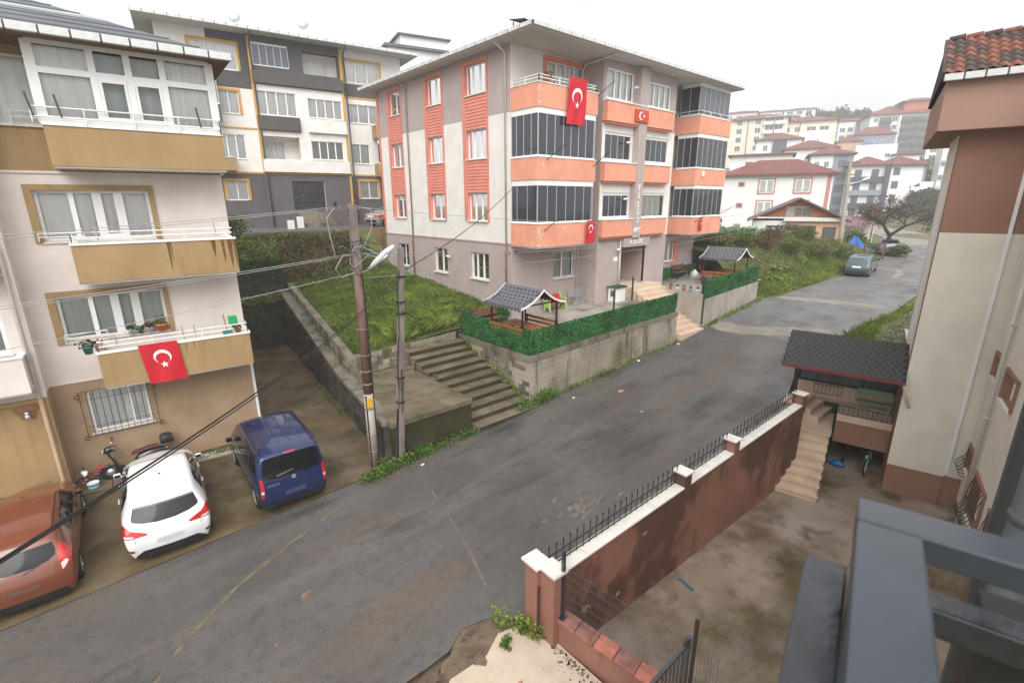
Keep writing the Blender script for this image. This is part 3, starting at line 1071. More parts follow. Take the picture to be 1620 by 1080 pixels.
xs = np.concatenate([np.linspace(-110, 50, 17), np.linspace(60, 61.9, 2), np.linspace(62.2, 130, 46), np.linspace(133, 400, 70)])
ys = np.concatenate([np.linspace(-120, -30, 10), np.linspace(-24, 46, 34), np.linspace(47.2, 130, 38), np.linspace(136, 240, 14)])
grid_sheet('ground', xs, ys, ground_z, hill_mat)

# ------------------------------------------------------------------ salmon and mauve apartment block (centre)
main = thing('apartment_building', 'four storey mauve and white apartment block with salmon balcony bands at mid street', 'building', (24.3, 24, -5.6))
LF = FR((15.78, 0), u=(0, 1, 0), n=(-1, 0, 0))
FF = FR((0, 18.15), u=(1, 0, 0), n=(0, -1, 0))
ROWS = [(4.98, 6.28), (2.05, 3.38), (-0.95, 0.41), (-3.94, -2.56)]
COLS = [(19.76, 21.82, 19.9, 21.47, (.36, .70)), (23.55, 25.38, 23.68, 25.05, (.45,)), (27.93, 29.68, 28.02, 29.32, (.45,))]
holes = []
for c in COLS:
 for r in ROWS:
  holes.append((c[2], c[3] + (0.06 if r[0] > -2 else 0), r[0], r[1], 2 if r[0] > -2 else 1))
mb = MB()
LF.wall(mb, 18.15, 30.9, -6.2, 6.75, holes, [(18.15, 30.9, 3.88, 6.75, 1), (18.15, 30.9, -6.2, -1.97, 1)], dep=0.17)
# back and right-hand sides
for (p, q) in (((15.78, 30.9), (32.85, 30.9)), ((32.85, 30.9), (32.85, 18.15))):
 for z0, z1, k in ((-6.2, -1.97, 1), (-1.97, 3.88, 0), (3.88, 6.75, 1)):
  mb.quad((*p, z0), (*q, z0), (*q, z1), (*p, z1), k)
# front: wing, recessed entrance bay, wing
fh = [(18.0, 20.65, 3.95, 6.33, 2), (18.72, 20.32, -3.95, -2.56, 1)]
FF.wall(mb, 15.78, 20.7, -6.2, 6.75, fh, [(15.78, 20.7, -6.2, -1.97, 1)], dep=.17)
FF.wall(mb, 27.2, 32.85, -6.2, 6.75, [(29.25, 30.42, -3.9, -2.58, 2)], [(27.2, 32.85, -6.2, -1.97, 1)], dep=.17)
BW = [(20.95, 23.15, 4.87, 6.25), (24.45, 26.65, 4.87, 6.12), (20.98, 23.15, 2.05, 3.34), (24.5, 26.65, 2.07, 3.34), (21.02, 23.2, -.84, .38), (24.5, 26.72, -.9, .40)]
bh = [(*w_, 1 if w_[2] > 4 else 0) for w_ in BW] + [(22.85, 25.1, -4.62, -2.46, 1)]
FF.wall(mb, 20.7, 27.2, -6.2, 6.75, bh, [(20.7, 27.2, 3.72, 6.75, 1), (20.7, 27.2, -6.2, -1.97, 1)], d=1.25, dep=.14)
RB = FR((20.7, 0), u=(0, 1, 0), n=(-1, 0, 0))
RB.wall(mb, 16.9, 18.15, -6.2, 6.75, m=1)
RB2 = FR((27.2, 0), u=(0, 1, 0), n=(1, 0, 0))
RB2.wall(mb, 16.9, 18.15, -6.2, 6.75, m=1)
# lobby recess behind the entrance
mb.quad((22.85, 16.9, -4.62), (22.85, 18.6, -4.62), (22.85, 18.6, -2.46), (22.85, 16.9, -2.46), 1)
mb.quad((25.1, 16.9, -4.62), (25.1, 18.6, -4.62), (25.1, 18.6, -2.46), (25.1, 16.9, -2.46), 1)
mb.quad((22.85, 18.6, -4.62), (25.1, 18.6, -4.62), (25.1, 18.6, -2.46), (22.85, 18.6, -2.46), 1)
mb.quad((22.85, 16.9, -2.46), (25.1, 16.9, -2.46), (25.1, 18.6, -2.46), (22.85, 18.6, -2.46), 1)
mb.build('wall', [w_cream, w_mauve, w_coral], main)
# pilaster, white edge strips, drip mould at the base band
mb = MB()
FF.box(mb, 23.3, 23.98, -1.97, 6.6, 1.252, 1.62)
mb.build('pilaster', w_mauve, main)
mb = MB()
FF.box(mb, 20.69, 20.92, -1.97, 3.72, 1.253, 1.30)
FF.box(mb, 26.98, 27.21, -1.97, 3.72, 1.253, 1.30)
for (a, b_) in ((20.92, 23.29), (23.99, 26.98)):
 FF.box(mb, a, b_, 3.36, 3.72, 1.254, 1.275)
 FF.box(mb, a, b_, .43, .92, 1.254, 1.275)
mb.build('trim', w_cream, main)
mb = MB()
LF.box(mb, 18.16, 30.9, -2.02, -1.95, .003, .035)
mb.build('drip_mould', w_mauve, main)
# coral siding: frames round the window columns and the boards between the windows, one by one
for c in COLS:
 f = MB()
 LF.box(f, c[0], c[2] - 0.01, -.97, 6.46, .003, .045)
 LF.box(f, c[3] + .07, c[1], -.97, 6.46, .003, .045)
 LF.box(f, c[2] - 0.01, c[3] + .07, 6.30, 6.46, .003, .045)
 sd = f.build('siding', w_coral, main)
 src = None
 for z0, z1 in ((3.42, 4.92), (.45, 1.99)):
  n = 10
  for k in range(n):
   hgt = (z1 - z0) / n
   zz = z0 + k * hgt
   p = MB()
   a0, a1 = c[2] - .008, c[3] + .068
   # weatherboard: lower edge proud of the upper
   p.hexa([LF.P(a0, zz, .045), LF.P(a1, zz, .045), LF.P(a1, zz, .004), LF.P(a0, zz, .004), LF.P(a0, zz + hgt - .012, .02), LF.P(a1, zz + hgt - .012, .02), LF.P(a1, zz + hgt - .012, .004), LF.P(a0, zz + hgt - .012, .004)])
   p.build('plank', w_coral, sd)
q = None
for k in range(42):
 z = -1.9 + k * 0.202
 p = MB()
 p.box(15.735, 30.72, z, 15.778, 30.93, z + .185)
 p.build('plank', w_coral, main)
for c in COLS:
 for i, r in enumerate(ROWS):
  g = g_clear
  cu = cur_w
  if i == 3 and c[0] < 20:
   cu = cur_y
  if i == 3 and c[0] > 27:
   g = g_dark
  window(main, LF, c[2], c[3] + (0.0 if i == 3 else .06), r[0], r[1], c[4], d=-.11, cur=cu, glass=g, sill_d=.09)
window(main, FF, 18.0, 20.65, 3.95, 6.33, (.28, .52, .76), d=-.10, cur=cur_w, sill=False, transom=None)
f = MB()
FF.box(f, 17.8, 18.0, 3.92, 6.52, .003, .05)
FF.box(f, 20.65, 20.9, 3.92, 6.52, .003, .05)
FF.box(f, 18.0, 20.65, 6.33, 6.52, .003, .05)
f.build('window_surround', w_coral, main)
window(main, FF, 18.72, 20.32, -3.95, -2.56, (.45,), d=-.1, cur=cur_g, sill_d=.1)
window(main, FF, 29.25, 30.42, -3.9, -2.58, (.5,), d=-.1, cur=cur_w, sill_d=.1)
f = MB()
FF.box(f, 30.42, 30.85, -3.95, -2.4, .003, .04)
FF.box(f, 29.1, 30.42, -2.58, -2.4, .003, .04)
f.build('window_surround', w_coral, main)


def balcony(b, fr, a0, a1, z0, z1, d0, d1, m, left=True, right=True, th=.12, ledge=.04, soffit=None):
 """Slab and parapet; returns the part."""
 mb = MB()
 fr.box(mb, a0, a1, z0, z1, d1 - th, d1)
 if left:
  fr.box(mb, a0, a0 + th, z0 + .001, z1 - .001, d0, d1 - th)
 if right:
  fr.box(mb, a1 - th, a1, z0 + .001, z1 - .001, d0, d1 - th)
 o = mb.build('balcony', m, b, bevel=.012)
 s = MB()
 fr.box(s, a0 + .02, a1 - .02, z0 - .03, z0 + .12, d0 + .003, d1 - .02)
 s.build('slab', soffit or w_soffit, o)
 s = MB()
 fr.box(s, a0 - .02, a1 + .02, z1, z1 + ledge, d1 - th - .03, d1 + .025)
 if left:
  fr.box(s, a0 - .025, a0 + th + .02, z1 + .0005, z1 + ledge - .0005, d0, d1 - th - .03)
 if right:
  fr.box(s, a1 - th - .02, a1 + .025, z1 + .0005, z1 + ledge - .0005, d0, d1 - th - .03)
 s.build('ledge', white_paint, o)
 return o


def rail(b, pts, hs, m=None, posts=True, r=.02):
 """Low tube rail over a parapet: rails at heights hs above the ledge."""
 m = m or white_paint
 mb = MB()
 for h in hs:
  mb.tube([Vector(p) + Vector((0, 0, h)) for p in pts], r, 6)
 if posts:
  for i in range(len(pts) - 1):
   a, c = Vector(pts[i]), Vector(pts[i + 1])
   k = max(1, round((c - a).length / 1.1))
   for j in range(k + 1):
    q_ = a.lerp(c, j / k)
    mb.bar(q_, q_ + Vector((0, 0, max(hs))), .045, .02, up=(1, 0, 0))
 return mb.build('railing', m, b)


LV = [(3.88, 4.82), (0.92, 1.87), (-2.05, -1.0)]
for i, (z0, z1) in enumerate(LV):
 bo = balcony(main, FF, 15.76, 19.68, z0, z1, 0, 1.8, w_salmon, True, True)
 SL = FR((15.80, 0), u=(0, 1, 0), n=(-1, 0, 0))
 if i == 0:
  rail(bo, [(15.86, 18.1, 4.86), (15.86, 16.42, 4.86), (19.6, 16.42, 4.86), (19.6, 17.6, 4.86)], (.28, .16))
 else:
  top = 3.64 if i == 1 else .68
  xs_ = [15.83, 16.35, 16.87, 17.41, 17.91, 18.43, 18.94, 19.51] if i == 1 else [15.82, 16.44, 17.04, 17.67, 18.3, 18.92, 19.5]
  glazing(bo, FF, 15.84, 19.55, z1 + .1, top, 6, d=1.76, top=.24, xs=xs_)
  ys_ = [16.4, 16.82, 17.31, 17.79, 18.12] if i == 1 else [16.4, 17.05, 17.76, 18.12]
  glazing(bo, SL, 16.4, 18.12, z1 + .1, top, 3, d=0, top=.235, xs=ys_)
  SR = FR((19.6, 0), u=(0, 1, 0), n=(1, 0, 0))
  glazing(bo, SR, 16.4, 18.12, z1 + .1, top, 3, d=0, top=.235)
 bo = balcony(main, FF, 29.05, 32.85, z0, z1, 0, 1.8, w_salmon, True, True)
 top = [6.42, 3.64, .70][i]
 z = z1 + (.14 if i == 0 else .1)
 dd = 1.62 if i == 0 else 1.76
 glazing(bo, FF, 29.14, 32.75, z, top, 6, d=dd, top=.2, glass=g_blue if i == 0 else g_dark)
 SR = FR((29.12, 0), u=(0, 1, 0), n=(-1, 0, 0))
 glazing(bo, SR, 18.15 - dd + .03, 17.75, z, top, 2 if i == 0 else 3, d=0, top=.195)
 SR = FR((32.78, 0), u=(0, 1, 0), n=(1, 0, 0))
 glazing(bo, SR, 18.15 - dd + .03, 18.12, z, top, 3, d=0, top=.195, glass=g_blue)
 if i == 0:
  rail(bo, [(29.13, 17.9, 4.86), (29.13, 16.42, 4.86), (32.76, 16.42, 4.86)], (.26,))
 # parapet boxes under the bay windows
 zb0, zb1 = [(3.80, 4.72), (.98, 1.88), (-1.84, -.96)][i]
 for (a, b_) in ([(20.66, 26.6)] if i == 0 else [(20.66, 23.29), (23.99, 26.6)]):
  m2 = MB()
  FF.box(m2, a, b_, zb0, zb1, 1.256, 1.60)
  pb = m2.build('parapet', w_salmon, main, bevel=.015)
  m2 = MB()
  FF.box(m2, a - .02, b_ + .02, zb1, zb1 + .05, 1.26, 1.64)
  m2.build('ledge', white_paint, pb)
  m2 = MB()
  FF.box(m2, a + .05, b_ - .12, zb0 - .09, zb0, 1.256, 1.52)
  m2.build('trim', w_coral, pb)
# bay windows
window(main, FF, *BW[0], (.30, .52, .76), d=1.25 - .05, cur=cur_w, sill=False, bw=.09)
window(main, FF, *BW[1], (.26, .50, .74), d=1.25 - .05, cur=cur_w, sill=False, bw=.09)
for w_ in BW[2:5]:
 glazing(main, FF, w_[0] + .02, w_[1] - .02, w_[2] + .06, w_[3] - .1, 4, d=1.25 - .04, top=.1)
glw = glazing(main, FF, BW[5][0] + .02, BW[5][1] - .02, BW[5][2] + .06, BW[5][3] - .1, 4, d=1.21, top=.1, glass=g_clear)
curtain_mesh(FF, BW[5][0] + .02, BW[5][1] - .02, BW[5][2], BW[5][3], 1.02).build('curtain', cur_w, glw)
m2 = MB()
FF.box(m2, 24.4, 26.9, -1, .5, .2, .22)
m2.build('shade_sheet', room_shade, glw)  # same black sheet in place of the room's shade
# entrance
m2 = MB()
FF.box(m2, 23.05, 23.98, -4.6, -2.5, -.32, -.28)
dr = m2.build('door', dark_steel, main)
m2 = MB()
FF.box(m2, 23.1, 23.93, -3.4, -2.6, -.279, -.27)
m2.build('pane', g_dark, dr)
m2 = MB()
for a in (23.02, 23.5, 24.0):
 FF.box(m2, a - .03, a + .03, -3.45, -2.48, -.268, -.24)
FF.box(m2, 23.02, 24.0, -3.49, -3.42, -.268, -.24)
m2.build('door_frame', flag_red, dr)
m2 = MB()
FF.box(m2, 22.7, 25.15, -2.46, -1.98, 1.256, 1.5)
m2.build('lintel', w_mauve, main)
# lettering
for ch, z in (('F', .55), ('İ', .14), ('L', -.30), ('İ', -.72), ('Z', -1.18)):
 text_mesh('lettering', ch, .42, .012, flag_white, main, FF.mtx(23.64, z, 1.635), bold=True)
text_mesh('lettering', 'APT', .38, .012, flag_white, main, FF.mtx(23.64, -1.68, 1.635), bold=True)
text_mesh('lettering', 'A.BLOK', .36, .012, flag_white, main, FF.mtx(23.85, -2.33, 1.515), bold=True)
m2 = MB()
FF.box(m2, 22.15, 22.5, -3.2, -2.98, 1.254, 1.27)
m2.build('name_plate', flag_white, main)
# cameras and small fittings
for (a, z, d, fr_) in ((22.95, 5.55, 1.45, FF), (22.75, 2.95, 1.3, FF), (22.75, .12, 1.3, FF), (22.4, -2.55, 1.3, FF), (23.45, -2.95, .02, LF)):
 m2 = MB()
 m2.tube([fr_.P(a, z, d - .05), fr_.P(a, z, d + .12)], .03, 6)
 m2.tube([fr_.P(a + .12, z, d + .13), fr_.P(a - .18, z - .03, d + .13)], .055, 8)
 m2.build('security_camera', plastic_white, main, smooth=True)
m2 = MB()
FF.box(m2, 29.75, 29.95, 1.42, 1.75, 1.81, 1.92)
m2.build('siren_box', plastic_white, main, bevel=.03)
m2 = MB()
m2.tube([FF.P(33.0, -1.3, 1.4), FF.P(33.0, -1.3, 1.75)], .16, 10)
m2.build('satellite_dish', plastic_black, main)
# drainpipes
for pts, m_ in (([(15.1, 27.2, 6.6), (15.3, 27.2, 6.5), (15.70, 27.22, 6.25), (15.70, 27.25, -1.9)], pipe_mauve), ([(15.70, 27.25, -1.9), (15.68, 27.3, -2.2), (15.68, 27.3, -4.9)], pipe_rust),
    ([(15.1, 18.42, 6.6), (15.68, 18.42, 6.3), (15.70, 18.42, -2.1)], pipe_cream), ([(15.70, 18.42, -2.1), (15.64, 18.4, -2.4), (15.68, 18.42, -5.5)], pipe_rust),
    ([(20.5, 16.0, 6.55), (20.5, 17.9, 6.45), (20.5, 18.08, 6.2), (20.5, 18.08, -5.3)], pipe_cream), ([(22.6, 16.82, -1.9), (22.6, 16.78, -4.9)], pipe_cream),
    ([(15.8, 17.9, -2.2), (16.1, 18.06, -2.35), (15.72, 18.3, -2.4)], pipe_rust)):
 m2 = MB()
 m2.tube(pts, .045, 8)
 m2.build('drainpipe', m_, main, smooth=True)
# washing-line arms on the balconies
for p, q_ in (((16.3, 16.33, 1.75), (16.75, 15.7, 2.35)), ((19.45, 16.33, 1.6), (19.85, 15.7, 2.25)), ((19.6, 16.33, 4.7), (20.05, 15.75, 5.3)), ((16.2, 16.33, -1.3), (16.6, 15.8, -.75)), ((29.4, 16.33, -1.3), (30.0, 15.8, -.75)), ((33.0, 16.6, -.9), (33.4, 15.9, -.4))):
 m2 = MB()
 m2.tube([p, q_], .018, 5)
 m2.tube([q_, (q_[0] + .25, q_[1] + .1, q_[2] + .03)], .012, 5)
 m2.build('line_bracket', black_iron, main)
# roof: eave slab, hipped sheet roof, segmented white gutter
m2 = MB()
m2.box(15.02, 15.95, 6.62, 33.2, 31.7, 6.74)
m2.build('eave_slab', w_soffit, main)
m2 = MB()
m2.add([(15.0, 15.9, 6.76), (33.25, 15.9, 6.76), (33.25, 31.75, 6.76), (15.0, 31.75, 6.76), (21.5, 23.8, 8.9), (26.8, 23.8, 8.9)], [(0, 1, 5, 4), (1, 2, 5), (2, 3, 4, 5), (3, 0, 4), (3, 2, 1, 0)])
rf = m2.build('roof', roof_grey, main)


def gutter(b, pts, seg=.62, w=.13, h=.15, m=None):
 """White box gutter in separate lengths with dark joints."""
 m = m or gutter_w
 for i in range(len(pts) - 1):
  a, c = Vector(pts[i]), Vector(pts[i + 1])
  L = (c - a).length
  k = max(1, round(L / seg))
  u = (c - a) / k
  bk = MB().bar(a, c, w * .8, h * .8)
  bk.build('gutter_back', grey_pvc, b)
  src = None
  for j in range(k):
   g = .02 * u.normalized()
   if src is None:
    g2 = MB().bar(Vector((0, 0, 0)) + g, u - g, w, h)
    src = g2.build('gutter_section', m, b)
    src.matrix_basis = Matrix.Translation(a)
   else:
    inst('gutter_section', src, b, Matrix.Translation(a + u * j))


gutter(main, [(14.98, 31.7, 6.74), (14.98, 15.88, 6.74), (33.25, 15.88, 6.74)], .72)
m2 = MB()
m2.box(16.1, 17.6, 6.9, 16.8, 18.3, 7.25)
ch = m2.build('chimney', w_mauve, main)
m2 = MB()
m2.add([(15.9, 17.4, 7.40), (16.9, 17.4, 7.40), (16.9, 18.4, 7.6), (15.9, 18.4, 7.6)], [(0, 1, 2, 3)])
m2.add([(15.9, 17.4, 7.38), (16.9, 17.4, 7.38), (16.9, 18.4, 7.58), (15.9, 18.4, 7.58)], [(0, 1, 2, 3)])
for p in ((16.1, 17.6), (16.8, 17.6), (16.8, 18.3), (16.1, 18.3)):
 m2.box(p[0] - .02, p[1] - .02, 7.2, p[0] + .02, p[1] + .02, 7.5)
m2.build('chimney_cowl', black_iron, ch)


# flags
def flag(label, P, u, v, n, w, h, kind_, wave=.02, fold=0):
 """Cloth with the white crescent and star. P top-left corner, u along the top, v down, n outward."""
 P, u, v, n = Vector(P), Vector(u).normalized(), Vector(v).normalized(), Vector(n).normalized()

 def at(s_, t_, e=0.0):
  wv = wave * math.sin(s_ * 9 + t_ * 3) * (.3 + t_ / max(h, .1))
  return P + u * (s_ * (1 - fold * t_ / h * .3)) + v * t_ + n * (wv + e)
 K, L_ = 14, 18
 m_ = MB()
 m_.add([at(w * i / K, h * j / L_) for j in range(L_ + 1) for i in range(K + 1)], [(j * (K + 1) + i, j * (K + 1) + i + 1, (j + 1) * (K + 1) + i + 1, (j + 1) * (K + 1) + i) for j in range(L_) for i in range(K)])
 o = m_.build('flag', flag_red, None, smooth=True)
 tag(o, label, 'flag')
 return o, at


def crescent(o, at, cx, cy, r, rot=0.0, e=.006):
 """cx, cy in cloth coordinates; rot turns the opening (0 = towards +s)."""
 m_ = MB()
 ro, ri, off = r, r * .8, r * .25
 n = 40
 a_lim = math.acos((ro * ro + off * off - ri * ri) / (2 * ro * off))
 po, pi_ = [], []
 for i in range(n + 1):
  t = a_lim + (2 * math.pi - 2 * a_lim) * i / n
  po.append((ro * math.cos(t), ro * math.sin(t)))
 b_lim = math.atan2(ro * math.sin(a_lim), ro * math.cos(a_lim) - off)
 for i in range(n + 1):
  t = b_lim + (2 * math.pi - 2 * b_lim) * i / n
  pi_.append((off + ri * math.cos(t), ri * math.sin(t)))
 c_, s_ = math.cos(rot), math.sin(rot)
 f = lambda p: at(cx + p[0] * c_ - p[1] * s_, cy + p[0] * s_ + p[1] * c_, e)
 m_.add([f(p) for p in po] + [f(p) for p in pi_], [(i, i + 1, n + 2 + i, n + 1 + i) for i in range(n)])
 st = []
 for k in range(10):
  t = math.pi * k / 5 + math.pi
  rr = r * .5 if k % 2 == 0 else r * .2
  st.append((r * 1.12 + rr * math.cos(t), rr * math.sin(t)))
 ctr_ = f((r * 1.12, 0))
 m_.add([ctr_] + [f(p) for p in st], [(0, 1 + i, 1 + (i + 1) % 10) for i in range(10)])
 m_.build('crescent_and_star', flag_white, o)


o, at = flag('tall red crescent flag hung from the top balcony of the salmon block', (17.5, 16.2, 5.22), (1, 0, .02), (-.06, 0, -1), (0, -1, 0), 1.2, 1.92, 0, .025)
crescent(o, at, .60, .74, .33, math.pi / 2)
o, at = flag('red crescent flag at the first floor balcony corner beside the white pier', (18.98, 16.2, -.92), (1, 0, 0), (-.05, 0, -1), (0, -1, 0), .66, 1.06, 0, .02)
crescent(o, at, .36, .36, .17, math.pi / 2)
o, at = flag('rumpled narrow red flag bunched on the far right balcony of the salmon block', (29.82, 16.2, -1.0), (1, 0, 0), (0, 0, -1), (0, -1, 0), .34, .85, 0, .06, -1.2)
crescent(o, at, .16, .42, .1, math.pi / 2, .012)
fp = MB()
FF.box(fp, 22.85, 23.98, 3.95, 4.53, 1.615, 1.70)
fo = fp.build('flag_panel', mat('flag_panel_red', (0.55, 0.07, 0.03), rough=.6, var=.05), main)
at2 = lambda s_, t_, e=0.0: FF.P(22.85 + s_, 4.53 - t_, 1.70 + e)
crescent(fo, at2, .47, .29, .20, 0, .004)

# peeled paint on the first floor balcony corner, pot on the top balcony
m2 = MB()
for (a, z, w_, h_, side) in ((15.86, -1.3, .10, .30, 0), (16.0, -1.55, .07, .26, 0), (15.9, -1.95, .16, .12, 0), (16.3, -1.98, .12, .07, 0), (17.6, -1.22, .16, .07, 0), (16.55, -1.35, .05, .14, 1), (16.62, -1.85, .12, .1, 1), (15.85, 4.05, .12, .10, 0), (15.84, 4.6, .06, .2, 0), (17.85, -1.9, .09, .08, 1), (16.1, 1.6, .05, .18, 0)):
 pts = []
 for i in range(9):
  t = 2 * math.pi * i / 9
  r = 1 + .35 * math.sin(3 * t + a * 7) + .2 * math.sin(5 * t + z)
  x, y = a + w_ * r * math.cos(t), z + h_ * .5 * r * math.sin(t)
  pts.append((max(15.765, x), 16.347, y) if side == 0 else (15.757, max(16.36, x), y))
 m2.add(pts, [list(range(9))])
m2.build('paint_peel', mat('bare_plaster', (.62, .55, .48), rough=.95, var=.1, scale=8), main)
p_ = thing('flower_pot', 'orange clay pot on the ledge of the top left salmon balcony', 'flower pot', (16.55, 16.55, 4.87), local=True)
MB().lathe([(.11, 0), (.15, .22), (.17, .23), (.17, .28)], 14).build('pot', pot_clay, p_, smooth=True)
kind(leaves('foliage', blob((0, 0, .36), (.2, .2, .12), 70), (.04, .07), lf_weed, p_), 'stuff')

# ------------------------------------------------------------------ terrace: block walls, artificial hedge, stairs
def block_wall(t, fr, a0, a1, zb, zt, d=0.0, bw=.42, bh=.205, cols=(conc, conc_lt), cap=None, depth=.12, seedk=0):
 """Courses of separate blocks in front of a core; zb, zt are functions of a."""
 core = MB()
 n = max(2, int((a1 - a0) / 1.0))
 for i in range(n):
  b0, b1 = a0 + (a1 - a0) * i / n, a0 + (a1 - a0) * (i + 1) / n
  core.hexa([fr.P(b0, zb(b0) - .3, d - .02), fr.P(b1, zb(b1) - .3, d - .02), fr.P(b1, zb(b1) - .3, d - .28), fr.P(b0, zb(b0) - .3, d - .28), fr.P(b0, zt(b0), d - .02), fr.P(b1, zt(b1), d - .02), fr.P(b1, zt(b1), d - .28), fr.P(b0, zt(b0), d - .28)])
 core.build('wall_core', cols[0], t)
 k = 0
 rows = int(math.ceil((max(zt(a0), zt(a1)) - min(zb(a0), zb(a1)) + .1) / bh))
 top = max(zt(a0), zt(a1))
 for r in range(rows):
  z1 = -r * bh
  off = (r % 2) * bw / 2
  a = a0 - off
  while a < a1 - .03:
   s0, s1 = max(a, a0), min(a + bw - .012, a1)
   a += bw
   if s1 - s0 < .05:
    continue
   c = (s0 + s1) / 2
   zt_ = zt(c) + z1
   if zt_ - bh * .5 < zb(c) - .12:
    continue
   e = random.uniform(-.006, .012)
   m_ = MB()
   dz = (zt(s1) - zt(s0))
   zz0, zz1 = zt_ - bh + .010, zt_ - .002
   m_.hexa([fr.P(s0, zz0 - dz / 2, d + e), fr.P(s1, zz0 + dz / 2, d + e), fr.P(s1, zz0 + dz / 2, d - .019), fr.P(s0, zz0 - dz / 2, d - .019),
      fr.P(s0, zz1 - dz / 2, d + e), fr.P(s1, zz1 + dz / 2, d + e), fr.P(s1, zz1 + dz / 2, d - .019), fr.P(s0, zz1 - dz / 2, d - .019)])
   m_.build('block', cols[1] if random.random() < .55 else cols[0], t)
   k += 1
 return k


def cap_beam(t, fr, a0, a1, zt, d, h=.22, th=.34, m=conc, name='coping'):
 mb = MB()
 n = max(1, int((a1 - a0) / 2))
 for i in range(n):
  b0, b1 = a0 + (a1 - a0) * i / n, a0 + (a1 - a0) * (i + 1) / n
  mb.hexa([fr.P(b0, zt(b0), d), fr.P(b1, zt(b1), d), fr.P(b1, zt(b1), d - th), fr.P(b0, zt(b0), d - th), fr.P(b0, zt(b0) + h, d), fr.P(b1, zt(b1) + h, d), fr.P(b1, zt(b1) + h, d - th), fr.P(b0, zt(b0) + h, d - th)])
 return mb.build(name, m, t)


TF = FR((0, 13.2), u=(1, 0, 0), n=(0, -1, 0))
TL = FR((12.4, 0), u=(0, 1, 0), n=(-1, 0, 0))
tw = thing('retaining_wall', 'long stained concrete block wall under the terrace with the first gazebo, along the street', 'wall', (17.5, 13.2, -7.5))
zt_f = lambda a: -5.78 + .022 * (a - 12.4) - .24
block_wall(tw, TF, 12.4, 22.95, lambda a: float(rz(a)), zt_f, cols=(wall_block, wall_block))
cap_beam(tw, TF, 12.38, 22.97, zt_f, .03, .24)
block_wall(tw, TL, 13.22, 17.9, lambda a: -7.7 + (a - 13.2) * .38, lambda a: -6.03, cols=(wall_block, conc))
cap_beam(tw, TL, 13.24, 17.9, lambda a: -6.03, .03, .24)
TR = FR((22.95, 0), u=(0, 1, 0), n=(1, 0, 0))
m_ = MB()
TR.box(m_, 13.2, 15.7, -7.4, terr1(22.95) - .02, -.2, 0.0)
m_.build('side_wall', conc_lt, tw)
tw2 = thing('retaining_wall', 'pale poured concrete wall under the far terrace with the second gazebo', 'wall', (29, 13.2, -6.6))
edges = [25.45, 27.2, 28.95, 30.7, 32.45]
for i in range(4):
 a0, a1 = edges[i], edges[i + 1] - .018
 m_ = MB()
 m_.hexa([TF.P(a0, -7.4, .0), TF.P(a1, -7.2, .0), TF.P(a1, -7.2, -.25), TF.P(a0, -7.4, -.25), TF.P(a0, -5.30 + .045 * (a0 - 25.4), 0), TF.P(a1, -5.30 + .045 * (a1 - 25.4), 0), TF.P(a1, -5.30 + .045 * (a1 - 25.4), -.25), TF.P(a0, -5.30 + .045 * (a0 - 25.4), -.25)])
 m_.build('panel', conc_lt, tw2)
m_ = MB()
m_.box(25.462, 13.225, -7.2, 25.68, 15.8, terr1(25.5) + .28)
m_.box(32.2, 13.47, -7.0, 32.44, 18, -5.0)
m_.build('side_wall', conc_lt, tw2)


def hedge_fence(label, fr, a0, a1, z0f, z1f, d=.0, group=None):
 t = thing('artificial_hedge_fence', label, 'fence', fr.P((a0 + a1) / 2, z0f((a0 + a1) / 2), d), group)
 m_ = MB()
 n = max(2, int((a1 - a0) / .8))
 for i in range(n):
  b0, b1 = a0 + (a1 - a0) * i / n, a0 + (a1 - a0) * (i + 1) / n
  m_.hexa([fr.P(b0, z0f(b0), d), fr.P(b1, z0f(b1), d), fr.P(b1, z0f(b1), d - .04), fr.P(b0, z0f(b0), d - .04), fr.P(b0, z1f(b0), d), fr.P(b1, z1f(b1), d), fr.P(b1, z1f(b1), d - .04), fr.P(b0, z1f(b0), d - .04)])
 m_.build('backing', mat('hedge_backing', (0.012, 0.05, 0.015), rough=.9, var=.2, scale=30), t)
 N = int((a1 - a0) * 1900)
 a = RNG.uniform(a0, a1, N)
 s_ = RNG.uniform(0, 1, N)
 zz0 = np.array([z0f(x) for x in a]); zz1 = np.array([z1f(x) for x in a])
 z = zz0 + (zz1 - zz0) * s_
 dd = np.where(RNG.random(N) < .72, d + RNG.uniform(0, .03, N), d - .04 - RNG.uniform(0, .03, N))
 P = np.array(fr.o)[None] + np.array(fr.u)[None] * a[:, None] + np.array(fr.n)[None] * dd[:, None]
 P[:, 2] = z
 kind(leaves('leaf_pile', P, (.022, .048), lf_hedge, t, nrm=np.array(fr.n)[None] * np.where(dd > d - .02, 1, -1)[:, None] * 1.2), 'stuff')
 for a in [a0 + .05 + (a1 - a0 - .1) * i / max(1, round((a1 - a0) / 2.4)) for i in range(max(1, round((a1 - a0) / 2.4)) + 1)]:
  m_ = MB()
  m_.bar(fr.P(a, z0f(a) - .05, d - .08), fr.P(a, z1f(a) + .03, d - .08), .045, .045)
  m_.build('post', grn_iron, t)
 return t


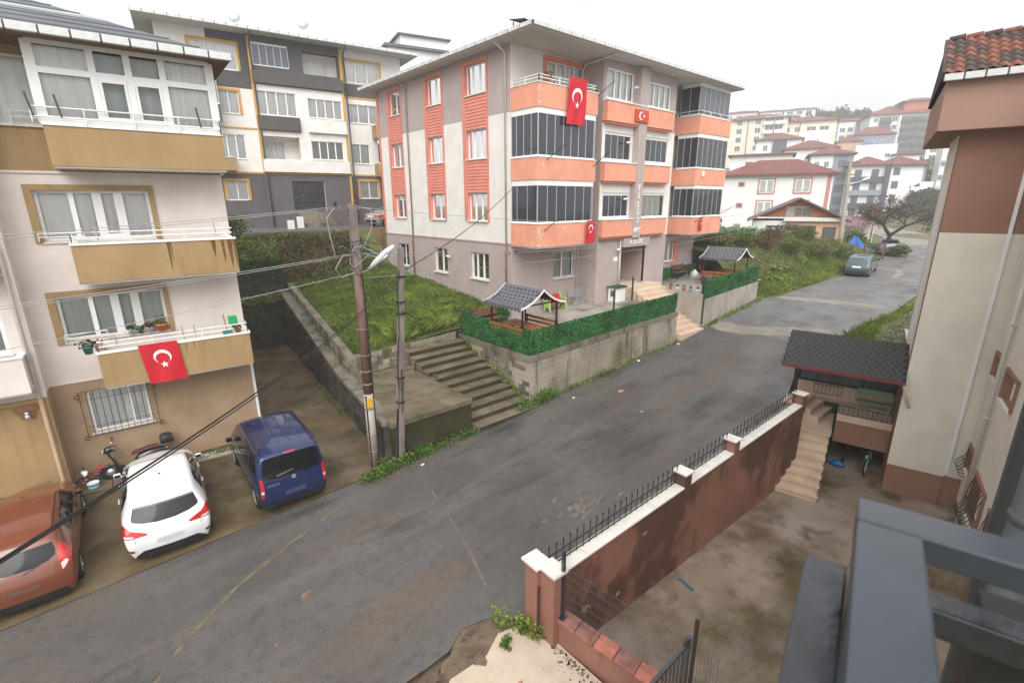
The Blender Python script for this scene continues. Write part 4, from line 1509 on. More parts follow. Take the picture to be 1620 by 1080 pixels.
hedge_fence('green artificial hedge fence along the street beside the first gazebo', TF, 12.42, 22.9, lambda a: -5.76 + .018 * (a - 12.4), lambda a: -4.78 + .018 * (a - 12.4), -.06)
hedge_fence('green artificial hedge fence on the side of the first terrace above the mossy stairs', TL, 13.3, 17.75, lambda a: -5.74, lambda a: -4.77, -.06)
hedge_fence('short dark hedge fence between first gazebo and the grassy lot', FR((0, 17.85), u=(1, 0, 0), n=(0, -1, 0)), 12.5, 15.3, lambda a: -5.7, lambda a: -4.85, 0)
hedge_fence('green artificial hedge fence in front of the second far gazebo', TF, 25.5, 32.4, lambda a: -5.28 + .045 * (a - 25.4), lambda a: -4.24 + .036 * (a - 25.4), -.06)
hedge_fence('low hedge fence behind the second far gazebo next to the scrub bank', FR((0, 18.0), u=(1, 0, 0), n=(0, -1, 0)), 28.8, 33.2, lambda a: -5.1, lambda a: -4.3, 0)
for i, (x, y, z0, z1) in enumerate(((25.5, 13.15, -6.6, -4.05), (22.7, 15.9, -5.4, -4.0), (19.9, 15.0, -5.5, -4.25))):
 m_ = MB().bar((x, y, z0), (x, y, z1), .07, .07)
 m_.bar((x, y, z0 + .0), (x, y, z0 + .02), .14, .14)
 tag(m_.build('fence_post', grn_iron), ['tall green post at the foot of the street steps by the far hedge', 'green post on the terrace near the entrance steps', 'thin dark green post standing behind the long hedge'][i], 'post')


def steps(label, name, m, x0, x1, y0, dy, z0, dz, n, dirn=1, zbase=None, mr=None, axis='y', bev=0.0, lipped=False, jit=0.0):
 t = thing(name, label, 'stairs', ((x0 + x1) / 2, y0, z0))
 for i in range(n):
  s_ = MB()
  ya, yb = y0 + dirn * dy * i, y0 + dirn * dy * (i + 1) + dirn * .06
  zt = z0 + dz * (i + 1)
  zb = (zbase if zbase is not None else z0 - .3) if not jit else zt - dz - .35
  e0, e1 = random.uniform(-jit, jit), random.uniform(-jit, jit)
  s_.hexa([(x0, ya + e0, zb), (x1, ya + e1, zb), (x1, yb, zb), (x0, yb, zb), (x0, ya + e0, zt - .002), (x1, ya + e1, zt - .002), (x1, yb, zt + e0 * .3), (x0, yb, zt + e1 * .3)])
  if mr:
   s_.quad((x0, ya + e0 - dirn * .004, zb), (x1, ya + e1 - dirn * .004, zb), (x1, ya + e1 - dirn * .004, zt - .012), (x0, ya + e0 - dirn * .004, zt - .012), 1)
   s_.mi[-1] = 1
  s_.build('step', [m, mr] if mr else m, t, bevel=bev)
 return t


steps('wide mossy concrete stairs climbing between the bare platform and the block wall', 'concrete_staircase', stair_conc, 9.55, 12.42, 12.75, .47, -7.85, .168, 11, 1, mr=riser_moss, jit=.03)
m_ = MB()
for i in range(5):
 m_.box(9.0, 17.2 + i * .35, -6.9, 10.6, 17.6 + i * .35, -6.55 + .14 * i)
tag(m_.build('garden_steps', stair_conc, bevel=.02), 'small mossy steps leading up to the grassy lot behind the platform', 'steps')
steps('cream stone steps from the street up through the gap between both hedges', 'street_steps', travertine, 23.15, 25.44, 12.95, .36, -7.0, .178, 8, 1)
steps('pale stone steps rising to the block entrance door', 'entrance_steps', travertine, 22.95, 25.8, 15.0, .36, -5.35, .17, 4, 1)
m_ = MB()
m_.box(22.86, 16.44, -5.6, 25.5, 16.88, -4.63)
m_.box(22.87, 16.9, -4.8, 25.08, 18.58, -4.632)
tag(m_.build('porch_slab', travertine), 'pale stone landing in front of the dark entrance door', 'landing')

# bare concrete platform by the poles
pf = thing('concrete_platform', 'bare raised concrete platform beside the street poles and the mossy stairs', 'platform', (8, 15, -8.0))
m_ = MB()
m_.prism([(6.36, 13.12), (9.52, 13.05), (9.54, 17.9), (7.0, 18.1)], -6.86, -6.66)
m_.build('slab', stair_conc, pf, bevel=.02)
m_ = MB()
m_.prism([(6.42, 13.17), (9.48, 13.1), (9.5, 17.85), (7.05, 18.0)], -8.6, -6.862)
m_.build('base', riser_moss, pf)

# dark stone wall of the alley, ledge and block curb
aw = thing('stone_retaining_wall', 'long dark stone retaining wall down the side of the alley', 'wall', (6.8, 20, -8))
d0 = Vector((1.15, 9.4, 0)).normalized()
AF = FR((6.25, 13.4), u=tuple(d0), n=(-d0.y, d0.x, 0))
zl = lambda a: float(np.interp(a, [0, 4.9, 16.5], [-6.68, -6.55, -4.75]))
m_ = MB()
for i in range(16):
 a0, a1 = i * 16.4 / 16, (i + 1) * 16.4 / 16
 m_.hexa([AF.P(a0, -8.4, 0), AF.P(a1, -8.4, 0), AF.P(a1, -8.4, -.4), AF.P(a0, -8.4, -.4), AF.P(a0, zl(a0) - .15, 0), AF.P(a1, zl(a1) - .15, 0), AF.P(a1, zl(a1) - .15, -.4), AF.P(a0, zl(a0) - .15, -.4)])
m_.build('wall_core', stone_dark, aw)
m_ = MB()
for i in range(16):
 a0, a1 = i * 16.4 / 16, (i + 1) * 16.4 / 16 - .01
 m_.hexa([AF.P(a0, zl(a0) - .15, .05), AF.P(a1, zl(a1) - .15, .05), AF.P(a1, zl(a1) - .15, -.42), AF.P(a0, zl(a0) - .15, -.42), AF.P(a0, zl(a0), .05), AF.P(a1, zl(a1), .05), AF.P(a1, zl(a1), -.42), AF.P(a0, zl(a0), -.42)])
m_.build('ledge', conc, aw)


def rubble(t, fr, a0, a1, zb, zt, d=0.0, name='stone'):
 m2 = MB()
 z = min(zb(a0), zb(a1))
 row = 0
 while z < max(zt(a0), zt(a1)):
  h = random.uniform(.18, .28)
  a = a0 - random.random() * .2
  while a < a1:
   w = random.uniform(.22, .5)
   c = a + w / 2
   if a0 <= c <= a1 and z + h < zt(c) - .02 and z + h > zb(c):
    e = random.uniform(.015, .075)
    j = lambda k=.02: random.uniform(-k, k)
    q = .028
    m2.hexa([fr.P(a + q + j(), z + q + j(), d + e + j(.012)), fr.P(a + w - q + j(), z + q + j(), d + e + j(.012)), fr.P(a + w - .01, z + .01, d), fr.P(a + .01, z + .01, d),
       fr.P(a + q + j(), z + h - q + j(), d + e + j(.012)), fr.P(a + w - q + j(), z + h - q + j(), d + e + j(.012)), fr.P(a + w - .01, z + h - .01, d), fr.P(a + .01, z + h - .01, d)])
   a += w
  z += h
  row += 1
 return kind(m2.build(name, stone_dark, t), 'stuff')


rubble(aw, AF, 1.8, 16.3, lambda a: -8.2, lambda a: zl(a) - .15)
ew = thing('stone_retaining_wall', 'dark stone wall closing the end of the alley under the ivy', 'wall', (7, 29.8, -8))
EF = FR((0, 29.75), u=(1, 0, 0), n=(0, -1, 0))
m_ = MB()
EF.box(m_, 3.0, 8.6, -8.3, -3.2, -.5, 0)
m_.build('wall_core', stone_dark, ew)
m_ = MB()
EF.box(m_, 3.0, 8.4, -8.3, -5.05, 0.001, .45)
m_.build('ledge', stone_dark, ew)
rubble(ew, EF, 3.0, 8.4, lambda a: -8.1, lambda a: -5.1, .45)
rubble(ew, EF, 3.0, 8.5, lambda a: -5.0, lambda a: -3.2, 0)

cb = thing('block_curb', 'low curb of concrete blocks edging the grassy lot above the alley', 'wall', (8, 20, -6.2))
CF = FR(AF.P(4.72, 0, -.42)[:2], u=AF.u, n=AF.n)
zc = lambda a: float(np.interp(a, [0, 11.7], [-5.95, -4.4]))
block_wall(cb, CF, 0, 11.6, lambda a: zc(a) - .62, zc, 0, bw=.45, cols=(conc, wall_block))
CF2 = FR((0, 18.18), u=(1, 0, 0), n=(0, -1, 0))
block_wall(cb, CF2, 7.35, 12.4, lambda a: -6.62, lambda a: -5.95 + .04 * (a - 7), 0, bw=.45, cols=(conc, wall_block))
yw = MB()
yw.box(13.6, 33.85, -5.2, 17.6, 34.1, -1.82)
yellowc = layered('concrete_yellowed', [((0.30, 0.22, 0.11),), ((0.22, 0.155, 0.07), .8, .4, .65, None), ((0.10, 0.075, 0.04), 1.0, .55, .72, (1.5, 1.5, .3))], bscale=20)
tag(yw.build('retaining_wall', yellowc), 'yellowish concrete retaining wall below the beige parked car', 'wall')

# ------------------------------------------------------------------ poles, street lamp, wires
pole = thing('utility_pole', 'taller utility pole with street lamp head, rusty above and pale below with a yellow plate', 'pole', (5.88, 13.4, -8.05))
m_ = MB()
m_.lathe([(.150, -8.2), (.140, -5.6)], 16, (5.87, 13.43, 0))
m_.build('lower_shaft', pole_conc, pole, smooth=True)
m_ = MB()
m_.lathe([(.139, -5.6), (.115, -1.8)], 16, (5.87, 13.43, 0))
m_.build('upper_shaft', pole_rust, pole, smooth=True)
m_ = MB()
m_.box(5.775, 13.33, -1.85, 5.985, 13.53, -.05)
m_.build('pole_head', pole_grey, pole, bevel=.01)
for z in (-7.55, -7.0, -6.1, -5.3, -4.9, -4.4, -3.6):
 m_ = MB().lathe([(.152, z), (.156, z + .012), (.156, z + .03), (.152, z + .042)], 16, (5.87, 13.43, 0))
 m_.build('band', pole_grey, pole)
m_ = MB()
m_.box(5.73, 13.265, -6.0, 5.90, 13.285, -5.72)
m_.build('plate', yellow, pole)
m_ = MB()
m_.bar((5.35, 13.43, -.16), (6.1, 13.43, -.16), .07, .07)
m_.bar((5.5, 13.43, -1.42), (6.2, 13.43, -1.42), .06, .06)
m_.build('crossarm', pole_grey, pole)
for x in (5.42, 5.98):
 m_ = MB().lathe([(.03, -.12), (.05, -.08), (.03, -.05), (.05, -.02), (.02, .04)], 8, (x, 13.43, 0))
 m_.build('insulator', plastic_black, pole)
m_ = MB()
m_.tube([(5.88, 13.35, -1.95), (6.05, 13.15, -1.85), (6.12, 13.02, -1.72)], .025, 6)
m_.build('lamp_arm', pole_grey, pole)
m_ = MB()
pts = [Vector((6.08, 13.08, -1.80)), Vector((6.2, 12.9, -1.62)), Vector((6.42, 12.62, -1.32)), Vector((6.55, 12.45, -1.16))]
m_.tube(pts, [.04, .085, .095, .05], 10)
m_.build('lamp_head', gutter_w, pole, smooth=True)
m_ = MB()
m_.tube([(6.24, 12.86, -1.66), (6.44, 12.60, -1.40)], [.06, .06], 10)
m_.build('lamp_lens', alloy, pole, smooth=True)
m_ = MB()
m_.tube([(5.76, 13.36, -8.1), (5.76, 13.36, -5.65)], .03, 6)
m_.tube([(5.98, 13.33, -8.1), (5.99, 13.33, -3.4), (5.96, 13.35, -1.9)], .018, 6)
m_.build('conduit', cable, pole)
for k in range(9):
 a = random.uniform(0, 6.3)
 m_ = MB()
 c = Vector((5.88, 13.4, random.uniform(-1.9, -1.0)))
 pts = [c + Vector((math.cos(a + t * .7) * (.12 + .06 * t * (k % 3)), math.sin(a + t * .7) * .16, .16 * math.sin(t * 1.3 + k))) for t in range(7)]
 m_.tube(pts, .010, 4)
 m_.build('wire_coil', cable_grey if k % 2 else cable, pole)
for (pts) in ([(5.42, 13.43, -.1), (5.1, 13.3, -.4), (5.15, 13.3, -.9), (5.25, 13.35, -1.4)], [(5.98, 13.43, -.1), (6.4, 13.35, -.2), (6.35, 13.3, -.7), (6.1, 13.35, -1.2)], [(5.5, 13.4, -1.4), (5.2, 13.3, -1.75), (5.35, 13.3, -2.0), (5.8, 13.35, -1.9)], [(6.1, 13.4, -1.4), (6.5, 13.3, -1.55), (6.6, 13.3, -1.35), (6.55, 13.3, -1.2)]):
 m_ = MB().tube(pts, .012, 5)
 m_.build('wire_loop', cable_grey, pole)

p2 = thing('utility_pole', 'shorter grey square pole with cables clipped down its side', 'pole', (6.6, 13.08, -8.05))
m_ = MB()
m_.add([(6.48, 12.98, -8.2), (6.68, 12.98, -8.2), (6.68, 13.18, -8.2), (6.48, 13.18, -8.2), (6.92, 12.80, -1.25), (7.06, 12.80, -1.25), (7.06, 12.94, -1.25), (6.92, 12.94, -1.25)], [(0, 3, 2, 1), (4, 5, 6, 7), (0, 1, 5, 4), (1, 2, 6, 5), (2, 3, 7, 6), (3, 0, 4, 7)])
m_.build('shaft', pole_grey, p2)
P2 = lambda z: Vector((6.58 + (z + 8.2) * .0590, 13.08 - (z + 8.2) * .0302, z))
for z in (-6.0, -5.2, -3.2, -2.85, -2.1):
 c = P2(z)
 m_ = MB().box(c.x - .11, c.y - .11, z, c.x + .11, c.y + .11, z + .04)
 m_.build('band', cable, p2)
m_ = MB()
m_.tube([P2(z) + Vector((-.11 + .03 * math.sin(z * 3), -.06, 0)) for z in np.linspace(-8.0, -1.9, 14)], .017, 5)
m_.tube([P2(z) + Vector((-.02 + .03 * math.sin(z * 2 + 1), -.115, 0)) for z in np.linspace(-6.3, -4.9, 8)], .014, 5)
m_.tube([P2(z) + Vector((-.12, -.03, 0)) for z in np.linspace(-8.1, -6.2, 4)], .03, 6)
m_.build('conduit', cable, p2)
m_ = MB()
m_.tube([P2(-3.1) + Vector((0, -.1, 0)), P2(-3.3) + Vector((.3, -.2, 0)), P2(-3.45) + Vector((.55, -.2, .02)), P2(-3.5) + Vector((.3, -.15, 0))], .018, 5)
m_.build('cable_hook', cable, p2)


def wire(label, a, b, sag, r, m, name='power_cable', n=18):
 a, b = Vector(a), Vector(b)
 pts = [a.lerp(b, i / n) - Vector((0, 0, sag * 4 * (i / n) * (1 - i / n))) for i in range(n + 1)]
 o = MB().tube(pts, r, 5).build(name, m, None, smooth=True)
 return tag(o, label, 'cable')


wire('thick black cable from the short pole sweeping down over the parked cars', P2(-1.95) + Vector((-.1, -.1, 0)), (-1.05, 3.45, -2.0), .28, .0095, cable)
wire('second black cable lashed alongside the thick black cable from the short pole', P2(-2.0) + Vector((-.1, -.1, 0)), (-1.05, 3.50, -2.035), .30, .007, cable)
wire('black cable from the short pole up to the corner of the salmon block', P2(-1.95), (15.6, 17.9, .55), .25, .014, cable)
G = 'thin wires from the tall pole to the tan house'
for i, (za, zb, y) in enumerate(((-.10, -.42, 0), (-.14, -.55, .12), (-1.40, -1.95, 0), (-1.46, -2.05, .12), (-1.95, -3.2, 0))):
 wire(['highest thin wire running left from the tall pole to the tan house', 'thin wire just under the highest one left of the tall pole', 'upper of the two grey wires at mid height left of the tall pole', 'lower of the two grey wires at mid height left of the tall pole', 'lowest thin wire running left from under the street lamp'][i], (5.6, 13.43 + y, za), (-8.5, 15.4 + y, zb - .35), .18, .008, cable_grey)['group'] = G
G = 'thin wires from the tall pole across the salmon block'
for i, (za, b, sg) in enumerate(((-.12, (34, 15.6, -.9), .5), (-1.40, (34, 15.6, -1.6), .42), (-1.48, (34, 15.7, -1.75), .42), (-2.1, (34, 15.4, -2.05), .25))):
 wire(['highest thin wire crossing the face of the salmon block', 'middle wire crossing just above the mauve base of the salmon block', 'wire almost touching the middle wire across the salmon block', 'lowest wire crossing the ground floor windows of the salmon block'][i], (5.95, 13.43, za), b, sg, .008, cable_grey, n=30)['group'] = G

# ------------------------------------------------------------------ terrace furniture
def gazebo(label):
 t = thing('gazebo', label, 'gazebo', (0, 0, 0), 'small gazebos with curved shingle roofs on the terrace', local=True)
 # local frame: x across the ridge, y along it, eave at z 1.72, ridge at z 2.30
 prof = [(-1.22, 1.70), (-.92, 1.76), (-.58, 1.90), (-.26, 2.10), (0, 2.30), (.26, 2.10), (.58, 1.90), (.92, 1.76), (1.22, 1.70)]
 y0, y1 = -1.15, 1.15
 m_ = MB()
 n = len(prof)
 for k in (0, -.035):
  m_.add([(x, y0, z + k) for x, z in prof] + [(x, y1, z + k) for x, z in prof], [(i, i + 1, n + i + 1, n + i) for i in range(n - 1)])
 rf = m_.build('roof', shingle_d, t)
 # hexagonal shingles laid in rows, each a thin plate
 src = None

 def at(s):
  # arc position along the slope from eave (s=0) to ridge
  L = [0]
  for i in range(4):
   L.append(L[-1] + math.hypot(prof[i + 1][0] - prof[i][0], prof[i + 1][1] - prof[i][1]))
  s = max(0, min(L[-1] - 1e-4, s))
  for i in range(4):
   if L[i] <= s <= L[i + 1]:
    k = (s - L[i]) / (L[i + 1] - L[i])
    dx, dz = prof[i + 1][0] - prof[i][0], prof[i + 1][1] - prof[i][1]
    return prof[i][0] + dx * k, prof[i][1] + dz * k, math.atan2(dz, dx), L[-1]
 tot = at(0)[3]
 rows = 7
 for sd in (-1, 1):
  for r in range(rows):
   for k in range(10):
    yy = y0 + .12 + (k + (.5 if r % 2 else 0)) * .232
    if yy > y1 - .06:
     continue
    x, z, sl, _ = at((r + .45) * tot / rows)
    if src is None:
     p = MB()
     p.prism([(-.116, -.005), (-.066, -.02), (-.06, -.118), (.06, -.118), (.066, -.02), (.116, -.005), (.116, .10), (-.116, .10)], 0, .014)
     src = p.build('shingle', shingle_b, rf)
     o = src
    else:
     o = inst('shingle', src, rf)
    # local plate: -y points down the slope
    ux = Vector((0, -1, 0)) if sd < 0 else Vector((0, 1, 0))
    up_s = Vector((math.cos(sl), 0, math.sin(sl))) if sd < 0 else Vector((-math.cos(sl), 0, math.sin(sl)))
    nz = ux.cross(up_s)
    if nz.z < 0:
     ux = -ux
     nz = -nz
    px = x if sd < 0 else -x
    P = Vector((px, yy, z)) + nz * .008
    o.matrix_basis = Matrix(((ux.x, up_s.x, nz.x, P.x), (ux.y, up_s.y, nz.y, P.y), (ux.z, up_s.z, nz.z, P.z), (0, 0, 0, 1)))
 for y in (y0 - .03, y1 + .005):
  m_ = MB()
  for i in range(n - 1):
   a, b = prof[i], prof[i + 1]
   m_.hexa([(a[0], y, a[1] - .05), (b[0], y, b[1] - .05), (b[0], y + .025, b[1] - .05), (a[0], y + .025, a[1] - .05), (a[0], y, a[1] + .035), (b[0], y, b[1] + .035), (b[0], y + .025, b[1] + .035), (a[0], y + .025, a[1] + .035)])
  m_.build('barge_board', white_paint, t)
 m_ = MB()
 for k in range(11):
  yy = y0 + .1 + k * .21
  for x in (-1.225, 1.225):
   m_.lathe([(.09, -.006), (.09, .006)], 10, (x, yy, 1.66), axis='x')
 m_.build('scalloped_edge', shingle_b, t)
 for x in (-.95, .95):
  for y in (-.95, .95):
   m_ = MB().box(x - .03, y - .03, 0, x + .03, y + .03, 1.76)
   m_.build('post', black_iron, t)
 m_ = MB()
 for y in (-.95, .95):
  m_.bar((-.95, y, 1.72), (.95, y, 1.72), .04, .05)
  m_.bar((-.95, y, 1.74), (0, y, 2.22), .03, .04, up=(0, 1, 0))
  m_.bar((.95, y, 1.74), (0, y, 2.22), .03, .04, up=(0, 1, 0))
 m_.build('truss', black_iron, t)
 # table and twin benches belong to the frame of the gazebo set
 for i in range(4):
  m_ = MB().box(-.38 + i * .195, -.95, .70, -.20 + i * .195, .95, .735)
  m_.build('plank', wood, t, bevel=.006)
 m_ = MB()
 for y in (-.7, .7):
  m_.bar((-.3, y, .69), (.3, y, .69), .05, .04)
  m_.bar((0, y, 0), (0, y, .69), .07, .07)
 m_.build('table_leg', black_iron, t)
 for s_ in (-1, 1):
  for i in range(3):
   m_ = MB().box(s_ * .72 + i * .1 - .16, -1.0, .40, s_ * .72 + i * .1 - .075, 1.0, .43)
   m_.build('plank', wood, t, bevel=.005)
  for i in range(2):
   m_ = MB().hexa([(s_ * (.97 + i * .02), -1.0, .58 + i * .17), (s_ * (1.0 + i * .02), -1.0, .58 + i * .17), (s_ * (1.0 + i * .02), 1.0, .58 + i * .17), (s_ * (.97 + i * .02), 1.0, .58 + i * .17), (s_ * (.985 + i * .02), -1.0, .70 + i * .17), (s_ * (1.015 + i * .02), -1.0, .70 + i * .17), (s_ * (1.015 + i * .02), 1.0, .70 + i * .17), (s_ * (.985 + i * .02), 1.0, .70 + i * .17)])
   m_.build('plank', wood, t, bevel=.005)
  m_ = MB()
  for y in (-.85, .85):
   m_.bar((s_ * .9, y, 0), (s_ * 1.0, y, .9), .04, .04, up=(0, 1, 0))
   m_.bar((s_ * .55, y, .39), (s_ * .95, y, .39), .04, .03)
   m_.bar((s_ * .6, y, 0), (s_ * .6, y, .39), .04, .04)
  m_.build('bench_frame', black_iron, t)
 return t


gz = gazebo('small gazebo with picnic table behind the nearer hedge, above the mossy stairs')
gz.location = (13.45, 14.68, terr1(13.4) + .02)
gz2 = copy_tree(gz)
gz2['label'] = 'small gazebo on the far terrace next to the scrub bank, red chair beneath'
gz2.location = (30.4, 14.5, terr1(30.4) - .05)
gz2.rotation_euler = (0, 0, R(3))


def bench(label, frame_m, wood_m, L=1.5, arms=True):
 t = thing('bench', label, 'bench', (0, 0, 0), local=True)
 for i in range(4):
  MB().box(-L / 2, -.22 + i * .115, .42, L / 2, -.125 + i * .115, .45).build('slat', wood_m, t, bevel=.005)
 for i in range(3):
  z = .55 + i * .12
  MB().hexa([(-L / 2, .24 + i * .025, z), (L / 2, .24 + i * .025, z), (L / 2, .27 + i * .025, z), (-L / 2, .27 + i * .025, z), (-L / 2, .26 + i * .025, z + .095), (L / 2, .26 + i * .025, z + .095), (L / 2, .29 + i * .025, z + .095), (-L / 2, .29 + i * .025, z + .095)]).build('slat', wood_m, t, bevel=.005)
 for x in (-L / 2 + .1, L / 2 - .1):
  m_ = MB()
  m_.bar((x, -.2, 0), (x, -.2, .42), .045, .045)
  m_.bar((x, .2, 0), (x, .33, .92), .045, .045, up=(1, 0, 0))
  m_.bar((x, -.22, .41), (x, .26, .41), .04, .03)
  if arms:
   m_.tube([(x, -.2, .42), (x, -.24, .6), (x, -.12, .66), (x, .27, .66)], .022, 6)
  m_.build('leg', frame_m, t)
 return t


b = bench('slatted brown park bench against the far ground floor wall', black_iron, wood_dark)
b.location = (30.5, 17.55, terr1(30.5))
b = bench('dark slatted bench by the little hedge behind the first gazebo', black_iron, wood_dark, arms=False)
b.location = (13.75, 17.45, terr1(13.75))


def kids_bench(label):
 t = thing('bench', label, 'bench', (0, 0, 0), local=True)
 MB().box(-.5, -.2, .34, .5, .22, .39).build('seat', plastic_red, t, bevel=.02)
 MB().hexa([(-.5, .22, .42), (.5, .22, .42), (.5, .27, .42), (-.5, .27, .42), (-.5, .30, .80), (.5, .30, .80), (.5, .35, .78), (-.5, .35, .78)]).build('backrest', plastic_red, t, bevel=.02)
 for x in (-.55, .55):
  m_ = MB()
  out = [(-.28, 0), (-.2, 0), (-.16, .16), (.08, .2), (.16, 0), (.26, 0), (.25, .3), (.34, .55), (.42, .85), (.36, .93), (.28, .8), (.2, .62), (.02, .6), (-.12, .66), (-.24, .6), (-.2, .48), (-.26, .3)]
  m_.ext([(x - .035, p[0], p[1]) for p in out], (.07, 0, 0))
  m_.build('side_panel', plastic_lime, t, bevel=.008)
 return t


b = kids_bench('red plastic children bench with lime green sides by the mauve wall')
b.location = (18.3, 17.55, terr1(18.3))
b.rotation_euler = (0, 0, R(-6))
# stack of folded grey chairs
cs = thing('folding_chair_stack', 'leaning bunch of folded grey chairs by the mauve wall', 'chairs', (21.0, 16.8, terr1(20.8)))
for k in range(7):
 x = 19.75 + k * .15
 z = terr1(20.2)
 m_ = MB()
 for y in (17.55, 17.95):
  m_.tube([(x - .12, y - .1, z + .02), (x + .05, y, z + .85)], .016, 5)
  m_.tube([(x - .02, y - .08, z + .02), (x + .03, y, z + .55)], .014, 5)
 m_.tube([(x + .05, 17.55, z + .85), (x + .05, 17.95, z + .85)], .016, 5)
 m_.hexa([(x - .02, 17.57, z + .42), (x, 17.57, z + .42), (x, 17.93, z + .42), (x - .02, 17.93, z + .42), (x + .03, 17.57, z + .8), (x + .05, 17.57, z + .8), (x + .05, 17.93, z + .8), (x + .03, 17.93, z + .8)])
 m_.build('chair', bpy.data.materials['aluminium'], cs)
for k in range(5):
 x = 20.75 + k * .11
 z = terr1(20.8)
 m_ = MB()
 for y in (17.0, 17.45):
  m_.tube([(x - .06, y, z + .02), (x, y, z + .52)], .016, 5)
 m_.hexa([(x - .05, 17.02, z + .05), (x - .03, 17.02, z + .05), (x - .03, 17.43, z + .05), (x - .05, 17.43, z + .05), (x - .01, 17.02, z + .5), (x + .01, 17.02, z + .5), (x + .01, 17.43, z + .5), (x - .01, 17.43, z + .5)])
 m_.build('chair', grey_pvc, cs)
wb = thing('meter_box', 'white painted brick box with dark green lid by the entrance steps', 'box', (22.1, 16.4, terr1(22)))
m_ = MB().box(21.72, 16.25, terr1(22) - .02, 22.55, 16.80, terr1(22) + .78)
m_.build('body', white_paint, wb)
for r in range(4):
 for k in range(3):
  z = terr1(22) + r * .195
  a0 = 21.73 + k * .28 - (.14 if r % 2 else 0)
  s0, s1 = max(a0, 21.73), min(a0 + .27, 22.54)
  MB().box(s0, 16.238, z + .005, s1, 16.252, z + .185).build('brick', white_paint, wb)
  MB().box(21.708, 16.26 + k * .18, z + .005, 21.722, 16.26 + k * .18 + .17, z + .185).build('brick', white_paint, wb)
m_ = MB().box(21.62, 16.15, terr1(22) + .78, 22.65, 16.85, terr1(22) + .83)
m_.build('lid', grn_iron, wb, bevel=.01)
for k in range(6):
 m_ = MB().box(21.69, 16.36 + k * .045, terr1(22) + .3, 21.706, 16.385 + k * .045, terr1(22) + .62)
 m_.build('vent_slat', grn_iron, wb)
for i in range(5):
 x, y = 25.56, 13.6 + i * .42
 p = thing('flower_pot', ['white', 'blue', 'red clay', 'grey', 'rust'][i] + ' small flower pot in the row on the wall by the street steps', 'flower pot', (x, y, terr1(25.5) + .28), 'flower pots along the wall of the street steps', local=True)
 MB().lathe([(.075, 0), (.10, .17), (.11, .2)], 12).build('pot', [plastic_white, mat('pot_blue', (.3, .42, .5), var=.1), pot_clay, plastic_white, pot_clay][i], p, smooth=True)
 kind(leaves('foliage', blob((0, 0, .26), (.09, .09, .1), 40), (.03, .05), lf_weed, p), 'stuff')
# bag of rubbish by the bench, red chair in the far gazebo
m_ = MB()
m_.add([tuple(Vector((31.75, 17.25, terr1(31.7))) + Vector((math.cos(t) * r * (1 + .2 * math.sin(3 * t + k)), math.sin(t) * r * (1 + .2 * math.cos(2 * t + k)), z))) for k, (r, z) in enumerate(((.22, 0), (.26, .12), (.2, .28), (.08, .38), (.03, .46))) for t in [2 * math.pi * j / 10 for j in range(10)]], [(k * 10 + j, k * 10 + (j + 1) % 10, (k + 1) * 10 + (j + 1) % 10, (k + 1) * 10 + j) for k in range(4) for j in range(10)])
tag(m_.build('rubbish_bag', plastic_white, smooth=True), 'pale tied rubbish bag at the end of the brown park bench', 'bag')
rc = thing('chair', 'red plastic chair under the far gazebo', 'chair', (30.9, 16.1, terr1(30.9)), local=True)
MB().box(-.22, -.22, .40, .22, .22, .44).build('seat', plastic_red, rc, bevel=.015)
MB().hexa([(-.22, .18, .44), (.22, .18, .44), (.22, .22, .44), (-.22, .22, .44), (-.22, .30, 1.02), (.22, .30, 1.02), (.22, .34, 1.0), (-.22, .34, 1.0)]).build('backrest', plastic_red, rc, bevel=.015)
for x in (-.19, .19):
 for y in (-.19, .19):
  MB().bar((x, y, 0), (x, y, .4), .04, .04).build('leg', plastic_red, rc)
rc.rotation_euler = (0, 0, R(25))

# ------------------------------------------------------------------ tan and cream house on the left
lb = thing('apartment_house', 'cream and tan house on the left with ochre balconies and a glazed top balcony', 'building', (0, 18.5, -7.9))
TH = -3.5
OL = (3.70, 17.75)
BF = FR(OL, ang=TH)
wl_ = [(-4.34, -1.90, -.97, .34), (-4.44, -2.02, -3.70, -2.44), (-4.32, -2.90, -6.48, -5.22), (-4.6, -.6, 1.9, 3.5)]
mb = MB()
BF.wall(mb, -5.0, 0, -8.2, 3.75, [(wl_[0][0], wl_[0][1], wl_[0][2], wl_[0][3], 1), (wl_[1][0], wl_[1][1], wl_[1][2], wl_[1][3], 1), (*wl_[2], 2), (*wl_[3], 1)], [(-5, 0, .78, 3.75, 1), (-5, 0, -8.2, -4.86, 2)], dep=.18)
# right-hand and back sides
P = BF.P
for z0, z1, k in ((-8.2, -4.86, 2), (-4.86, .78, 0), (.78, 3.75, 1)):
 mb.quad(P(0, z0, 0), P(0, z0, -11), P(0, z1, -11), P(0, z1, 0), k)
 mb.quad(P(0, z0, -11), P(-16, z0, -11), P(-16, z1, -11), P(0, z1, -11), k)
 mb.quad(P(-5.0, z0, .72), P(-5.0, z0, 0), P(-5.0, z1, 0), P(-5.0, z1, .72), k)
bw_ = [(-7.6, -5.42, -3.66, -2.46), (-7.6, -5.42, -.9, .45), (-7.6, -5.6, 1.9, 3.3)]
BF.wall(mb, -16, -5.0, -8.2, 3.75, [(*w_, 0) for w_ in bw_], [(-16, -5, .78, 3.75, 1), (-16, -5, -8.2, -4.95, 1)], d=.72, dep=.18)
mb.build('wall', [w_pinkw, w_tan, w_tan2], lb)
m_ = MB()
BF.box(m_, -5.0, 0.0, .75, .81, .003, .04)
BF.box(m_, -5.0, 0.0, -4.89, -4.84, .003, .025)
m_.build('drip_mould', w_pinkw, lb)
m_ = MB()
BF.box(m_, -.02, .06, -7.9, -4.9, -.05, .02)
m_.build('corner_bead', white_paint, lb)
